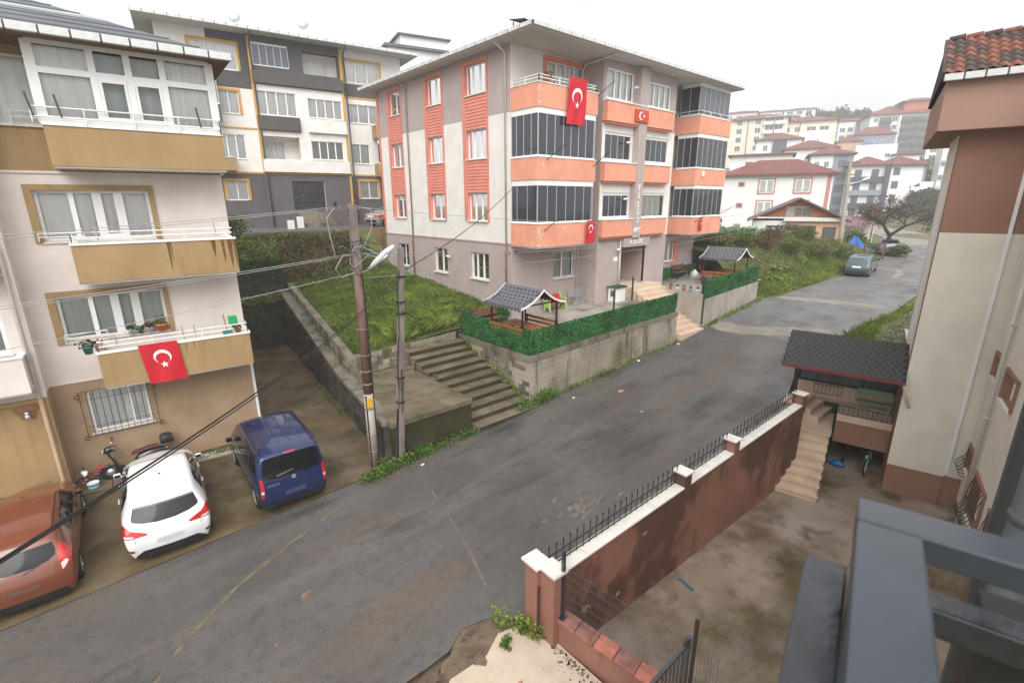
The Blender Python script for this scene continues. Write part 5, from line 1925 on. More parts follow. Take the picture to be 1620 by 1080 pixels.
for (a0, a1, z0, z1, s0, s1, t0, t1) in ((-4.34, -1.90, -.97, .34, -4.5, -1.78, -1.0, .48), (-4.44, -2.02, -3.70, -2.44, -4.60, -1.90, -3.75, -2.3)):
 f = MB()
 BF.box(f, s0, a0, t0, t1, .003, .05)
 BF.box(f, a1, s1, t0, t1, .003, .05)
 BF.box(f, a0, a1, z1, t1, .003, .05)
 f.build('window_surround', w_tan, lb)


def door_window(b, fr, a0, a1, z0, z1, cur, zdoor):
 """French window: two side lights, a narrow light and a balcony door."""
 L_ = a1 - a0
 w = window(b, fr, a0, a1, z0, z1, (.30, .50, .73), d=-.10, cur=cur, bw=.075, mw=.11, sill_d=.05)
 m2 = MB()
 fr.box(m2, a0 + L_ * .52, a0 + L_ * .71, z0 + .06, z0 + .16, -.155, -.09)
 fr.box(m2, a0 + L_ * .52, a0 + L_ * .56, z0 + .16, z1 - .08, -.155, -.088)
 fr.box(m2, a0 + L_ * .67, a0 + L_ * .71, z0 + .16, z1 - .08, -.155, -.088)
 m2.build('door', pvc, w)
 return w


door_window(lb, BF, *wl_[0], cur_w, 0)
w = door_window(lb, BF, *wl_[1], cur_g, 0)
window(lb, BF, *wl_[3], (.2, .4, .6, .8), d=-.1, cur=cur_w)
gw = window(lb, BF, *wl_[2], (.68,), d=-.08, cur=cur_w, bw=.07, sill_d=.05)
# bay on the left edge
BB = FR(BF.P(0, 0, .72)[:2], ang=TH)
window(lb, BB, *bw_[0], (.5,), d=-.08, cur=cur_g, bw=.09, sill_d=.06)
window(lb, BB, *bw_[1], (.5,), d=-.08, cur=cur_w, bw=.09, sill_d=.06)
window(lb, BB, *bw_[2], (.5,), d=-.08, cur=cur_w, bw=.09, sill_d=.06)
bo = balcony(lb, BF, -8.2, -5.18, -4.62, -3.70, .72, 1.25, w_pinkw, False, True)
bo = balcony(lb, BF, -8.2, -5.3, -1.8, -.95, .72, 1.25, w_tan, False, True)
m_ = MB()
BF.box(m_, -12, -5.12, -5.03, -4.93, .723, .80)
m_.build('ledge', w_tan, lb)
# window grille of scrolled iron on the ground floor
gr = MB()
for k in range(12):
 a = -4.46 + k * 1.72 / 11
 gr.tube([BF.P(a, -6.55, .10), BF.P(a, -5.17, .10)], .008, 5)
gr2 = gr.build('window_grille', black_iron, gw)
for z in (-6.55, -6.25, -5.42, -5.17):
 m_ = MB().tube([BF.P(-4.5, z, .10), BF.P(-2.70, z, .10)], .010 if z in (-6.55, -5.17) else .006, 5)
 m_.build('grille_bar', black_iron, gw)
for a, z in ((-4.5, -6.57), (-2.7, -6.57), (-4.5, -5.3), (-2.7, -5.3)):
 pts = [BF.P(a + .06 * math.cos(t), z + .06 * math.sin(t), .10) for t in np.linspace(0, 5.5, 9)]
 MB().tube(pts, .012, 5).build('scroll', black_iron, gw)
# ochre balconies
TB = [(.88, 1.82), (-2.02, -1.04), (-4.93, -3.95)]
bal = []
for i, (z0, z1) in enumerate(TB):
 bo = balcony(lb, BF, -3.78 if i else -3.74, 0.04 if i == 0 else -.04, z0, z1, 0, 1.0, w_tan, True, True, ledge=.06)
 bal.append(bo)
 if i:
  z = z1 + .06
  rail(bo, [BF.P(-3.74, z, .55), BF.P(-3.74, z, .95), BF.P(-.08, z, .95), BF.P(-.08, z, .05)], (.26, .13), r=.017)
  z2 = wl_[i - 1][2]
  rail(bo, [BF.P(-4.42, z2 + .02, .12), BF.P(-3.5, z2 + .02, .12)], (.2, .1), r=.015)
  for a in ((-3.2, -.5) if i == 1 else (-3.3, -1.75, -1.45)):
   MB().tube([BF.P(a, z + .02, .93), BF.P(a - .03, z + .42, .98)], .02, 5).build('line_bracket', alu, bo)
# glazed top balcony
gb = thing  # (kept as parts of the house)
zt, zb_ = 3.66, 1.88
GF = FR(BF.P(0, 0, .96)[:2], ang=TH)
f = MB()
xs_ = [-3.70, -2.58, -1.86, -1.13, -.04]
for i, x in enumerate(xs_):
 hw = .10 if i in (0, 4) else .075
 GF.box(f, x - hw, x + hw, zb_, zt, -.07, .0)
GF.box(f, -3.70, -.04, zt - .06, zt + .05, -.068, -.002)
GF.box(f, -3.70, -.04, zb_ - .0, zb_ + .16, -.068, -.002)
GF.box(f, -3.70, -.04, 2.98, 3.12, -.068, -.003)
SG = FR(BF.P(-.02, 0, 0)[:2], u=-BF.n, n=BF.u)
for a in (-.93, -.45, .0):
 SG.box(f, a - .04, a + .04, zb_, zt, -.06, 0)
SG.box(f, -.93, 0, 2.98, 3.10, -.058, -.002)
SG.box(f, -.93, 0, zt - .06, zt + .05, -.058, -.002)
SG.box(f, -.93, 0, zb_, zb_ + .14, -.058, -.002)
SG2 = FR(BF.P(-3.74, 0, 0)[:2], u=-BF.n, n=-BF.u)
for a in (-.9, 0):
 SG2.box(f, a - .04, a + .04, zb_, zt, -.06, 0)
SG2.box(f, -.9, 0, 2.98, 3.10, -.058, -.002)
SG2.box(f, -.9, 0, zt - .06, zt + .05, -.058, -.002)
gl = f.build('balcony_glazing', pvc, lb)
for i in range(4):
 a0, a1 = xs_[i] + .08, xs_[i + 1] - .08
 for z0, z1 in ((zb_ + .16, 2.98), (3.12, zt - .06)):
  MB().quad(GF.P(a0, z0, -.035), GF.P(a1, z0, -.035), GF.P(a1, z1, -.035), GF.P(a0, z1, -.035)).build('pane', g_clear, gl)
  if i in (0, 3):
   curtain_mesh(GF, a0, a1, z0, z1, -.16, .09, .018).build('curtain', cur_w, gl)
 if i in (1, 2):
  m_ = MB()
  GF.box(m_, a0, a1, zb_ + .16, zb_ + .22, -.075, .01)
  GF.box(m_, a0, a1, 2.9, 2.98, -.075, .01)
  GF.box(m_, a0, a0 + .06, zb_ + .22, 2.9, -.075, .01)
  GF.box(m_, a1 - .06, a1, zb_ + .22, 2.9, -.075, .01)
  m_.build('sash', pvc, gl)
  MB().quad(GF.P(a0, zb_ + .2, -.30), GF.P(a1, zb_ + .2, -.30), GF.P(a1, 3.6, -.30), GF.P(a0, 3.6, -.30)).build('blind', cur_g if i == 2 else mat('blind_pale', (.5, .56, .56), var=.05), gl)
for sg in (SG,):
 for a0, a1 in ((-.89, -.49), (-.41, -.04)):
  MB().quad(sg.P(a0, zb_ + .1, -.03), sg.P(a1, zb_ + .1, -.03), sg.P(a1, zt - .06, -.03), sg.P(a0, zt - .06, -.03)).build('pane', g_clear, gl)
MB().quad(SG2.P(-.86, zb_ + .1, -.03), SG2.P(-.04, zb_ + .1, -.03), SG2.P(-.04, zt - .06, -.03), SG2.P(-.86, zt - .06, -.03)).build('pane', g_clear, gl)
rail(bal[0], [BF.P(-3.9, 1.86, 1.04), BF.P(.02, 1.86, 1.04), BF.P(.06, 1.86, .1)], (.36, .14), r=.02)
rail(bal[0], [BF.P(-4.35, 1.9, .12), BF.P(-3.75, 1.9, .12)], (.3, .16), r=.015)
for a in (-3.86, -3.35, -.45):
 MB().tube([BF.P(a, 2.0, 1.05), BF.P(a - .06, 2.5, 1.12)], .022, 5).build('line_bracket', grey_pvc, bal[0])
# eaves, gutter and shallow sheet roof
m_ = MB()
m_.hexa([BF.P(-16, 3.70, 1.5), BF.P(.45, 3.70, 1.5), BF.P(.45, 3.70, -11.5), BF.P(-16, 3.70, -11.5), BF.P(-16, 3.78, 1.5), BF.P(.45, 3.78, 1.5), BF.P(.45, 3.78, -11.5), BF.P(-16, 3.78, -11.5)])
m_.build('eave_slab', wood_dark, lb)
m_ = MB()
e = [BF.P(-16, 3.80, 1.52), BF.P(.47, 3.80, 1.52), BF.P(.47, 3.80, -11.5), BF.P(-16, 3.80, -11.5), BF.P(-5.0, 6.25, -5), BF.P(-16, 6.25, -5)]
m_.add(e, [(0, 1, 4, 5), (1, 2, 4), (2, 3, 5, 4)])
rf = m_.build('roof', roof_grey, lb)
m_ = MB()
k = .34
m_.add([BF.P(-16, 3.80 + 2.45 * .42 + .012, 1.52 - 6.52 * .42), BF.P(-1.85, 3.80 + 2.45 * .42 + .012, 1.52 - 6.52 * .42), BF.P(-2.4, 3.80 + 2.45 * .52 + .012, 1.52 - 6.52 * .52), BF.P(-16, 3.80 + 2.45 * .52 + .012, 1.52 - 6.52 * .52)], [(0, 1, 2, 3)])
m_.build('roof_patch', roof_green, rf)
for i in range(1, 9):
 t = i / 9
 m_ = MB()
 m_.bar(BF.P(-16, 3.81 + 2.45 * t, 1.52 - 6.52 * t), BF.P(.47 - 5.47 * t, 3.81 + 2.45 * t, 1.52 - 6.52 * t), .03, .02)
 m_.build('roof_seam', roof_grey, rf)
gutter(lb, [BF.P(-10, 3.76, 1.58), BF.P(.47, 3.76, 1.58)], .56, .14, .17)
for pts, pm in (([BF.P(-5.13, 3.7, .85), BF.P(-5.13, .6, .85), BF.P(-5.13, -4.9, .85)], w_pinkw), ([BF.P(-5.13, -4.9, .85), BF.P(-5.13, -7.7, .85), BF.P(-5.10, -7.8, .98)], w_tan2), ([BF.P(-.02, 3.6, .06), BF.P(.02, .8, .06)], w_pinkw)):
 MB().tube(pts, .05, 8).build('drainpipe', pm, lb, smooth=True)
for z in (-1.7, -4.55):
 MB().tube([BF.P(-5.6, z + .35, .85), BF.P(-5.35, z + .2, .9), BF.P(-5.14, z - .05, .86)], .04, 8).build('drainpipe', pipe_cream, lb, smooth=True)
m_ = MB()
m_.tube([BF.P(-5.45, -5.25, .74), BF.P(-5.45, -5.27, .88)], .05, 10)
m_.tube([BF.P(-5.45, -5.27, .88), BF.P(-5.44, -5.42, .92)], .055, 10)
m_.build('wall_lamp', alloy, lb, smooth=True)
stain = mat('stain_brown', (0.30, 0.14, 0.075), rough=.9, var=.2, scale=6)
m_ = MB()
pts = [BF.P(-5.45 + (.24 + .05 * math.sin(3 * t)) * math.cos(t), -5.25 + (.25 + .04 * math.sin(5 * t)) * math.sin(t), .723) for t in np.linspace(0, 6.28, 22)[:-1]]
m_.add(pts, [list(range(21))])
m_.build('wall_stain', stain, lb)
# rusty drips on the ochre parapets
drip = mat('stain_drip', (0.155, 0.085, 0.03), rough=.9, var=.3, scale=8)
m_ = MB()
for (i, a, w_, h_) in ((1, -1.72, .07, .85), (1, -1.66, .04, .6), (1, -.62, .12, .5), (1, -.38, .10, .7), (1, -.2, .14, .9), (1, -.08, .07, .9), (2, -1.95, .03, .5), (2, -1.75, .025, .4), (2, -1.55, .02, .35)):
 z1 = TB[i][1]
 m_.add([BF.P(a - w_ / 2, z1, 1.003), BF.P(a + w_ / 2, z1, 1.003), BF.P(a + w_ * .35, z1 - h_ * .6, 1.003), BF.P(a + w_ * .1, z1 - h_, 1.003), BF.P(a - w_ * .3, z1 - h_ * .5, 1.003)], [(0, 1, 2, 3, 4)])
m_.build('wall_stain', drip, lb)
o, at = flag('red crescent flag draped over the lowest ochre balcony of the left house', BF.P(-2.88, -3.84, 1.06), tuple(BF.u), (.10, 0, -1), tuple(BF.n), .92, 1.18, 0, .02)
crescent(o, at, .47, .42, .21, math.pi / 2)


# pots on the lowest balcony
def pot(label, p, r, h, m, lf=lf_weed, n=60, spread=1.2):
 t = thing('flower_pot', label, 'flower pot', p, 'potted plants on the lowest ochre balcony', local=True)
 MB().lathe([(r * .7, 0), (r, h * .85), (r * 1.1, h * .86), (r * 1.1, h)], 14).build('pot', m, t, smooth=True)
 if n:
  kind(leaves('foliage', blob((0, 0, h + r * .6), (r * spread, r * spread, r * .9), n), (.03, .055), lf, t), 'stuff')
 return t


pot('teal pot with a dark plant at the left end of the lowest balcony', BF.P(-3.95, -3.93, .82), .12, .2, teal, lf_ivy, 80, 1.6)
pot('pale pink pot at the left end of the lowest balcony', BF.P(-3.72, -3.89, .75), .10, .17, mat('pot_pink', (.6, .38, .36), var=.05), lf_dry, 20)
pot('large orange clay pot on the window sill of the left house', BF.P(-2.22, -3.69, .1), .16, .2, mat('pot_orange', (.62, .2, .06), var=.08), lf_bush, 60, 1.1)
pot('white pot beside the orange pot on the sill', BF.P(-2.52, -3.69, .1), .09, .14, plastic_white, lf_dry, 60, 1.7)
pot('small white cup pot at the left end of the sill', BF.P(-2.96, -3.69, .1), .08, .13, plastic_white, lf_ivy, 40, 1.4)
pot('grey pot of herbs between the white pots on the sill', BF.P(-2.74, -3.69, .1), .07, .12, teal, lf_ivy, 40, 1.6)
pot('red trough with green seedlings at the right end of the lowest balcony', BF.P(-.35, -3.88, .95), .09, .12, pot_clay, lf_weed, 60, 1.7)
m_ = MB().box(*BF.P(-.75, -3.88, 1.0), *(BF.P(-.5, -3.78, .86)))
tag(m_.build('planter_tray', teal), 'small green seedling tray next to the red trough', 'planter')
m_ = MB()
c = BF.P(-.42, -3.55, .8)
m_.box(c.x - .12, c.y - .08, c.z - .1, c.x + .12, c.y + .08, c.z + .18)
tag(m_.build('peg_basket', mat('basket_green', (.02, .35, .12), rough=.5, var=.1), bevel=.02), 'bright green plastic basket at the right end of the lowest balcony', 'basket')
tag(MB().tube([BF.P(-.62, -3.85, .85), BF.P(-.66, -3.3, .8)], .016, 6).build('broom', wood), 'orange broom handle leaning at the right end of the lowest balcony', 'broom')
# kerb slab along the foot of the wall
kb = thing('kerb', 'pale concrete kerb slabs at the foot of the left house', 'kerb', BF.P(-2, -7.95, .6))
for i in range(5):
 a0 = -5.2 + i * 1.06
 m_ = MB()
 BF.box(m_, a0, a0 + 1.04, -8.2, -7.86 + random.uniform(-.008, .008), .38 if i > 1 else .0, .78 if i > 1 else .95)
 m_.build('kerb_slab', conc_lt if i > 1 else stair_conc, kb, bevel=.012)

# ------------------------------------------------------------------ grey block behind
gbk = thing('apartment_building', 'dark grey and cream block with yellow trims standing behind on the upper road', 'building', (14, 41, -1.8))
GR = FR((11.22, 40.44), ang=-8)
mb = MB()
cz = [(3.55, 6.0, 6.05, 7.35), (3.5, 5.85, 3.13, 4.43), (0.15, 2.75, 6.0, 7.55), (.2, 2.6, 9.1, 10.6), (3.5, 6.0, 8.95, 10.4), (.1, 2.7, 3.05, 4.6), (1.82, 4.15, -.65, 1.55)]
GR.wall(mb, 0, 6.25, -2.2, 11.0, [(*h, 1 if h[2] > 8.5 else 0) for h in cz], [(0, 6.25, 7.95, 11, 1), (0, 2.9, 4.97, 5.95, 1), (0, 6.25, -2.2, 2.06, 2)], d=.3, dep=.5)
lw = [(-2.5, -1.15, .2, 1.5), (-2.6, -.9, 3.0, 4.6), (-2.2, -.95, 5.95, 7.4), (-3.4, -.7, 8.7, 10.3)]
GR.wall(mb, -5.2, 0, -2.2, 11.0, lw, [(-5.2, 0, -2.2, 2.0, 2), (-2.4, 0, 7.6, 11, 1)], dep=.12)
rw = [(6.98, 8.5, .3, 1.62), (6.5, 8.0, 2.95, 4.4), (6.5, 9.0, 5.95, 7.3), (6.45, 9.2, 8.8, 10.3)]
GR.wall(mb, 6.25, 11, -2.2, 11.0, rw, [(6.25, 11, -2.2, 2.0, 2), (6.25, 11, 7.75, 8.7, 1)], dep=.12)
for (p0, d0_, p1, d1_) in ((0, 0, 0, .3), (6.25, .3, 6.25, 0), (-5.2, -13, -5.2, 0), (11, 0, 11, -13), (11, -13, -5.2, -13)):
 for z0, z1, k in ((-2.2, 2.06, 2), (2.06, 7.95, 0), (7.95, 11, 1)):
  mb.quad(GR.P(p0, z0, d0_), GR.P(p1, z0, d1_), GR.P(p1, z1, d1_), GR.P(p0, z1, d0_), k)
mb.build('wall', [w_cream, w_grey, w_greyp], gbk)
m_ = MB()
for a in (-.02, 6.1):
 GR.box(m_, a, a + .17, 2.1, 10.9, .303, .36)
for a0, a1, d in ((-5.2, -.03, .002), (.16, 6.09, .303), (6.28, 11, .002)):
 GR.box(m_, a0, a1, 2.02, 2.14, d, d + .05)
GR.box(m_, -5.2, -.03, 5.0, 5.1, .002, .05)
GR.box(m_, 6.28, 11, 7.7, 7.8, .002, .05)
GR.box(m_, 6.1, 6.27, -1.2, 2.0, .303, .36)
m_.build('trim', w_yell, gbk)
for (a0, a1, z0, z1) in [lw[0], lw[2], lw[3], rw[0], rw[3]]:
 f = MB()
 GR.box(f, a0 - .16, a0, z0 - .02, z1 + .16, .003, .05)
 GR.box(f, a1, a1 + .16, z0 - .02, z1 + .16, .003, .05)
 GR.box(f, a0, a1, z1, z1 + .16, .003, .05)
 f.build('window_surround', w_yell, gbk)
for k, q in enumerate(lw + rw):
 window(gbk, GR, *q, (.33, .66) if q[1] - q[0] > 1.6 else (.5,), d=-.07, cur=cur_w, sill_d=.05)
GC = FR(GR.P(0, 0, .3)[:2], ang=-8)
window(gbk, GC, *cz[0], (.25, .5, .75), d=-.07, cur=cur_w)
window(gbk, GC, *cz[1], (.25, .5, .75), d=-.07, cur=cur_g)
window(gbk, GC, *cz[2], (.25, .5, .75), d=-.07, cur=cur_w)
glazing(gbk, GC, .25, 2.55, 9.2, 10.45, 5, d=-.05, top=.12, glass=g_blue)
for (q, wz) in ((cz[4], (4.2, 5.5, 8.98, 10.2)), (cz[5], (.3, 1.8, 3.08, 4.4))):
 rc_ = FR(GC.P(0, 0, -1.2)[:2], ang=-8)
 m_ = MB()
 rc_.wall(m_, q[0], q[1], q[2], q[3], [wz], dep=.1)
 for a in (q[0], q[1]):
  m_.quad(GC.P(a, q[2], -.3), GC.P(a, q[2], -1.2), GC.P(a, q[3], -1.2), GC.P(a, q[3], -.3))
 m_.quad(GC.P(q[0], q[3], -.3), GC.P(q[1], q[3], -.3), GC.P(q[1], q[3], -1.2), GC.P(q[0], q[3], -1.2))
 m_.quad(GC.P(q[0], q[2], -.3), GC.P(q[1], q[2], -.3), GC.P(q[1], q[2], -1.2), GC.P(q[0], q[2], -1.2))
 m_.build('balcony_recess', w_cream, gbk)
 window(gbk, rc_, *wz, (.5,), d=-.05, cur=cur_w, sill=False)
for (a0, a1, z0, z1, k) in ((.05, 6.2, 8.0, 8.8, w_grey), (0.05, 2.85, 5.0, 5.92, w_grey), (3.4, 6.2, 5.0, 5.9, w_cream), (0.05, 6.2, 2.15, 3.0, w_cream)):
 m_ = MB()
 GC.box(m_, a0, a1, z0, z1, .003, .22)
 m_.build('balcony', k, gbk, bevel=.015)
for (a0, a1, z0, z1, k) in ((8.3, 10.6, 4.9, 5.8, w_tan), (8.3, 10.6, 2.05, 2.95, w_tan), (8.9, 10.8, 7.75, 8.6, w_grey), (-5.0, -2.2, 5.2, 6.3, w_grey), (-5.0, -1.7, 2.2, 3.0, w_tan)):
 bo = balcony(gbk, GR, a0, a1, z0, z1, 0, 1.1, k)
 if k is w_tan and a0 > 0 and z0 < 3:
  glazing(bo, GR, a0 + .05, a1 - .05, z1 + .1, z1 + 1.5, 4, d=1.05, top=.2)
 if k is w_grey and a0 < 0:
  glazing(bo, GR, a0 + .05, a1 - .05, z1 + .1, z1 + 1.6, 4, d=1.05, top=.2, glass=g_blue)
  SR = FR(GR.P(a1 - .03, 0, 0)[:2], u=-GR.n, n=GR.u)
  glazing(bo, SR, -1.03, 0, z1 + .1, z1 + 1.6, 2, d=0, top=.2, glass=g_blue)
m_ = MB()
GC.box(m_, 1.85, 4.12, -.63, 1.53, -.25, -.2)
dr = m_.build('door', dark_steel, gbk)
for k in range(13):
 a = 1.9 + k * 2.15 / 12
 m_ = MB()
 GC.box(m_, a - .02, a + .02, -.6, 1.5, -.198, -.165)
 m_.build('door_bar', black_iron, dr)
for z in (.0, .75):
 m_ = MB()
 GC.box(m_, 1.85, 4.12, z - .03, z + .03, -.164, -.14)
 m_.build('door_rail', black_iron, dr)
for i in range(4):
 m_ = MB()
 GC.box(m_, 2.0 - i * .1, 4.2 + i * .1, -1.9, -.68 - i * .27, .02 + i * .25, .27 + i * .25)
 m_.build('entrance_step', conc, gbk)
m_ = MB()
m_.hexa([GR.P(-6.2, 11.0, 1.3), GR.P(12, 11.0, 1.3), GR.P(12, 11.0, -14), GR.P(-6.2, 11.0, -14), GR.P(-6.2, 11.12, 1.3), GR.P(12, 11.12, 1.3), GR.P(12, 11.12, -14), GR.P(-6.2, 11.12, -14)])
m_.build('eave_slab', w_soffit, gbk)
m_ = MB()
m_.add([GR.P(-6.2, 11.14, 1.3), GR.P(12, 11.14, 1.3), GR.P(12, 11.14, -14), GR.P(-6.2, 11.14, -14), GR.P(-.5, 13.3, -6.3), GR.P(6.5, 13.3, -6.3)], [(0, 1, 5, 4), (1, 2, 5), (2, 3, 4, 5), (3, 0, 4)])
m_.build('roof', roof_green, gbk)
gutter(gbk, [GR.P(-6.25, 11.1, 1.35), GR.P(12, 11.1, 1.35)], .62, .16, .2)
for a, d in ((-.15, -3.2), (4.3, -2.2)):
 c = GR.P(a, 12.9, d)
 dsh = thing('satellite_dish', 'pale satellite dish on the roof of the grey block' + (' half hidden behind its ridge' if a < 0 else ' clear against the sky'), 'satellite dish', c)
 m_ = MB().lathe([(.02, -.12), (.25, -.08), (.42, .02), (.45, .06)], 16, (0, 0, 0))
 o = m_.build('reflector', plastic_white, None, smooth=True)
 o.parent = dsh
 o.matrix_basis = Matrix.Rotation(R(-18), 4, 'Z') @ Matrix.Rotation(R(72), 4, 'X')
 dsh['wbase'] = 0
 m_ = MB().tube([(0, 0, -.9), (0, 0.1, 0)], .03, 6)
 o = m_.build('mast', alu, None)
 o.parent = dsh
for a in (-.06, 6.2):
 MB().tube([GR.P(a + .2, 10.9, 1.2), GR.P(a + .2, 10.6, .45), GR.P(a + .25, 2.2, .42), GR.P(a + .3, -1.7, .4)], .06, 8).build('drainpipe', grey_pvc, gbk, smooth=True)
for i, p in enumerate(((11.45, 37.0, -1.8), (12.45, 38.0, -1.8))):
 m_ = MB().box(p[0], p[1], -1.85, p[0] + .42, p[1] + .25, -1.2 + i * .2)
 tag(m_.build('meter_cabinet', plastic_white, bevel=.01), ['pale meter cabinet at the edge of the upper road, left one', 'pale meter cabinet at the edge of the upper road, right one by the steps'][i], 'cabinet')

# ------------------------------------------------------------------ near block on the right, its porch and yard
B0 = Vector((19.15, 2.85, 0))
UU = Vector((math.cos(R(13)), math.sin(R(13)), 0))
VV = Vector((-math.sin(R(13)), math.cos(R(13)), 0))


def L(a, b, z):
 p = B0 + UU * a + VV * b
 return Vector((p.x, p.y, z))


def lbox(mb, a0, a1, b0, b1, z0, z1, m=0):
 return mb.hexa([L(a0, b0, z0), L(a1, b0, z0), L(a1, b1, z0), L(a0, b1, z0), L(a0, b0, z1), L(a1, b0, z1), L(a1, b1, z1), L(a0, b1, z1)], m)


rb = thing('apartment_building', 'cream and terracotta block at the right edge with tiled eave and niche windows', 'building', L(1, -2, -9.5))
FA = FR(B0[:2], u=tuple(-VV), n=tuple(-UU))            # face towards the camera; a = -b
FW = FR(L(0.1, -1.9, 0)[:2], u=tuple(-UU), n=tuple(VV))  # long wall over the yard; a = distance from the inner corner
FRD = FR(B0[:2], u=tuple(UU), n=tuple(VV))             # road side
mb = MB()
FA.wall(mb, 0, 1.45, -9.7, 1.78, (), [(0, 1.45, -.93, 1.78, 1), (0, 1.45, -9.7, -8.5, 1)])
zn = [(0, 30, -.93, 3.2, 1)]
mb.quad(L(0, -1.45, -9.7), L(.1, -1.45, -9.7), L(.1, -1.45, 3), L(0, -1.45, 3))
FB = FR(L(.1, 0, 0)[:2], u=tuple(-VV), n=tuple(-UU))
FB.wall(mb, 1.45, 1.9, -9.7, 3.1, (), [(1.45, 1.9, -.93, 3.1, 1), (1.45, 1.9, -9.7, -8.5, 1)])
NW = [(1.85, 3.08, -5.10, -4.36), (.28, .98, -4.93, -4.30), (1.72, 3.05, -8.75, -7.5), (.15, .85, -8.0, -7.3), (3.9, 5.2, -8.75, -7.5), (5.0, 6.2, -5.10, -4.36)]
FW.wall(mb, 0, 22, -9.7, 3.1, [(*w_, 1) for w_ in NW], [(0, 22, -9.7, -9.2, 1)], dep=.22)
FRD.wall(mb, 0, 3.0, -4.9, 1.78, (), [(0, .5, -4.9, 1.78, 1), (1.2, 2.4, -4.5, .5, 2)])
FRD.wall(mb, 0, 5.0, -9.7, -4.9, m=1)
mb.quad(L(5, 0, -9.7), L(5, -8, -9.7), L(5, -8, -4.9), L(5, 0, -4.9))
mb.quad(L(3, 0, -4.9), L(5, 0, -4.9), L(5, -8, -4.9), L(3, -8, -4.9))
mb.quad(L(3, 0, -4.9), L(3, -8, -4.9), L(3, -8, 3), L(3, 0, 3))
mb.quad(L(-.55, .6, 1.79), L(5.5, .6, 1.79), L(5.5, -3, 1.79), L(-.55, -3, 1.79), 1)
mb.build('wall', [w_cream2, w_terra, w_white], rb)
m_ = MB()
lbox(m_, -.55, 5.5, -6, .6, 1.80, 3.08)
m_.build('overhang', mat('plaster_terracotta_pale', (0.345, 0.215, 0.163), var=.04, **PL), rb, bevel=.02)
m_ = MB()
lbox(m_, .0, .12, -1.53, -1.44, -8.4, 1.7)
m_.build('corner_strip', w_white, rb)
for i, w_ in enumerate(NW):
 f = MB()
 a0, a1, z0, z1 = w_
 t = .10
 FW.box(f, a0 - t, a1 + t, z1, z1 + t, .003, .06)
 FW.box(f, a0 - t, a0, z0, z1, .003, .06)
 FW.box(f, a1, a1 + t, z0, z1, .003, .06)
 f.build('window_surround', w_terra, rb)
 window(rb, FW, a0, a1, z0, z1, (.5,) if a1 - a0 > 1 else (), d=-.15, cur=cur_w, sill_d=.08)
 if z0 < -7:
  g = MB()
  n = 7 if a1 - a0 > 1 else 4
  for k in range(n):
   a = a0 + (a1 - a0) * k / (n - 1)
   g.tube([FW.P(a, z1, .03), FW.P(a, z1 - .3, .10), FW.P(a, z0 + .35, .16), FW.P(a, z0 + .15, .30), FW.P(a, z0, .24), FW.P(a, z0 - .02, .04)], .012, 5)
  for z, d in ((z1 - .02, .04), ((z0 + z1) / 2, .15), (z0 + .02, .25)):
   g.tube([FW.P(a0, z, d), FW.P(a1, z, d)], .012, 5)
  g.build('window_grille', black_iron, rb)
MB().tube([FW.P(1.37, 3, .09), FW.P(1.37, -9.3, .09)], .05, 8).build('drainpipe', pipe_cream, rb, smooth=True)
for z in (-.5, -3.2, -5.9):
 m_ = MB()
 FW.box(m_, 1.29, 1.45, z, z + .05, .003, .15)
 m_.build('pipe_clip', pipe_cream, rb)
# tiled eave
EA, EZ, RA, RZ_ = -.66, 3.22, 1.25, 4.42
m_ = MB()
m_.add([L(EA, .70, EZ), L(RA, .70, RZ_), L(RA, -6, RZ_), L(EA, -6, EZ), L(5, .70, 3.1), L(5, -6, 3.1)], [(0, 1, 2, 3), (1, 4, 5, 2), (0, 4, 1)])
rf = m_.build('roof', shingle_d, rb)
sl = math.atan2(RZ_ - EZ, RA - EA)
slen = math.hypot(RZ_ - EZ, RA - EA)
tm = MB()
w_ = .225
for k in range(9):
 t = k / 8
 x = -w_ / 2 + w_ * t
 h = .055 * math.sin(math.pi * min(1, t * 1.35)) if t < .74 else -.012 * math.sin(math.pi * (t - .74) / .26)
 for (y, dz) in ((0, .018), (.36, 0)):
  tm.v.append((x, y, h + dz))
  tm.v.append((x, y, h + dz - .014))
for k in range(8):
 o_ = k * 4
 tm.f += [[o_, o_ + 4, o_ + 6, o_ + 2], [o_ + 1, o_ + 3, o_ + 7, o_ + 5], [o_, o_ + 1, o_ + 5, o_ + 4]]
 tm.mi += [0, 0, 0]
ups = UU * math.cos(sl) + Vector((0, 0, math.sin(sl)))
nz = (-VV).cross(ups)
srcs = []
nr = 7
for r in range(nr):
 for k in range(15):
  b = .62 - k * w_
  s_ = -.04 + r * (slen - .02) / nr
  P = L(EA, b, EZ) + ups * s_ + nz * (.012 + random.uniform(0, .006))
  M_ = Matrix(((-VV.x, ups.x, nz.x, P.x), (-VV.y, ups.y, nz.y, P.y), (-VV.z, ups.z, nz.z, P.z), (0, 0, 0, 1)))
  dk = random.random() < .5
  key = 1 if dk else 0
  if len(srcs) < 2 and (not srcs or (key == 1)):
   o = MB().add(tm.v, tm.f).build('roof_tile', [tile_a, tile_b][len(srcs)], rf)
   srcs.append(o)
   o.matrix_basis = M_
  else:
   inst('roof_tile', srcs[min(key, len(srcs) - 1)], rf, M_)
for k in range(9):
 b = .66 - k * .38
 m_ = MB()
 m_.tube([L(RA, b, RZ_ + .03), L(RA, b - .36, RZ_ + .05)], [.085, .10], 8)
 m_.build('ridge_tile', tile_a if k % 2 else tile_b, rf)
m_ = MB()
m_.bar(L(EA - .02, .72, EZ - .02), L(RA, .72, RZ_ - .02), .05, .16)
m_.build('barge_board', tile_b, rf)
gutter(rb, [L(EA - .06, -3.5, EZ - .10), L(EA - .06, .70, EZ - .10)], .42, .14, .16)

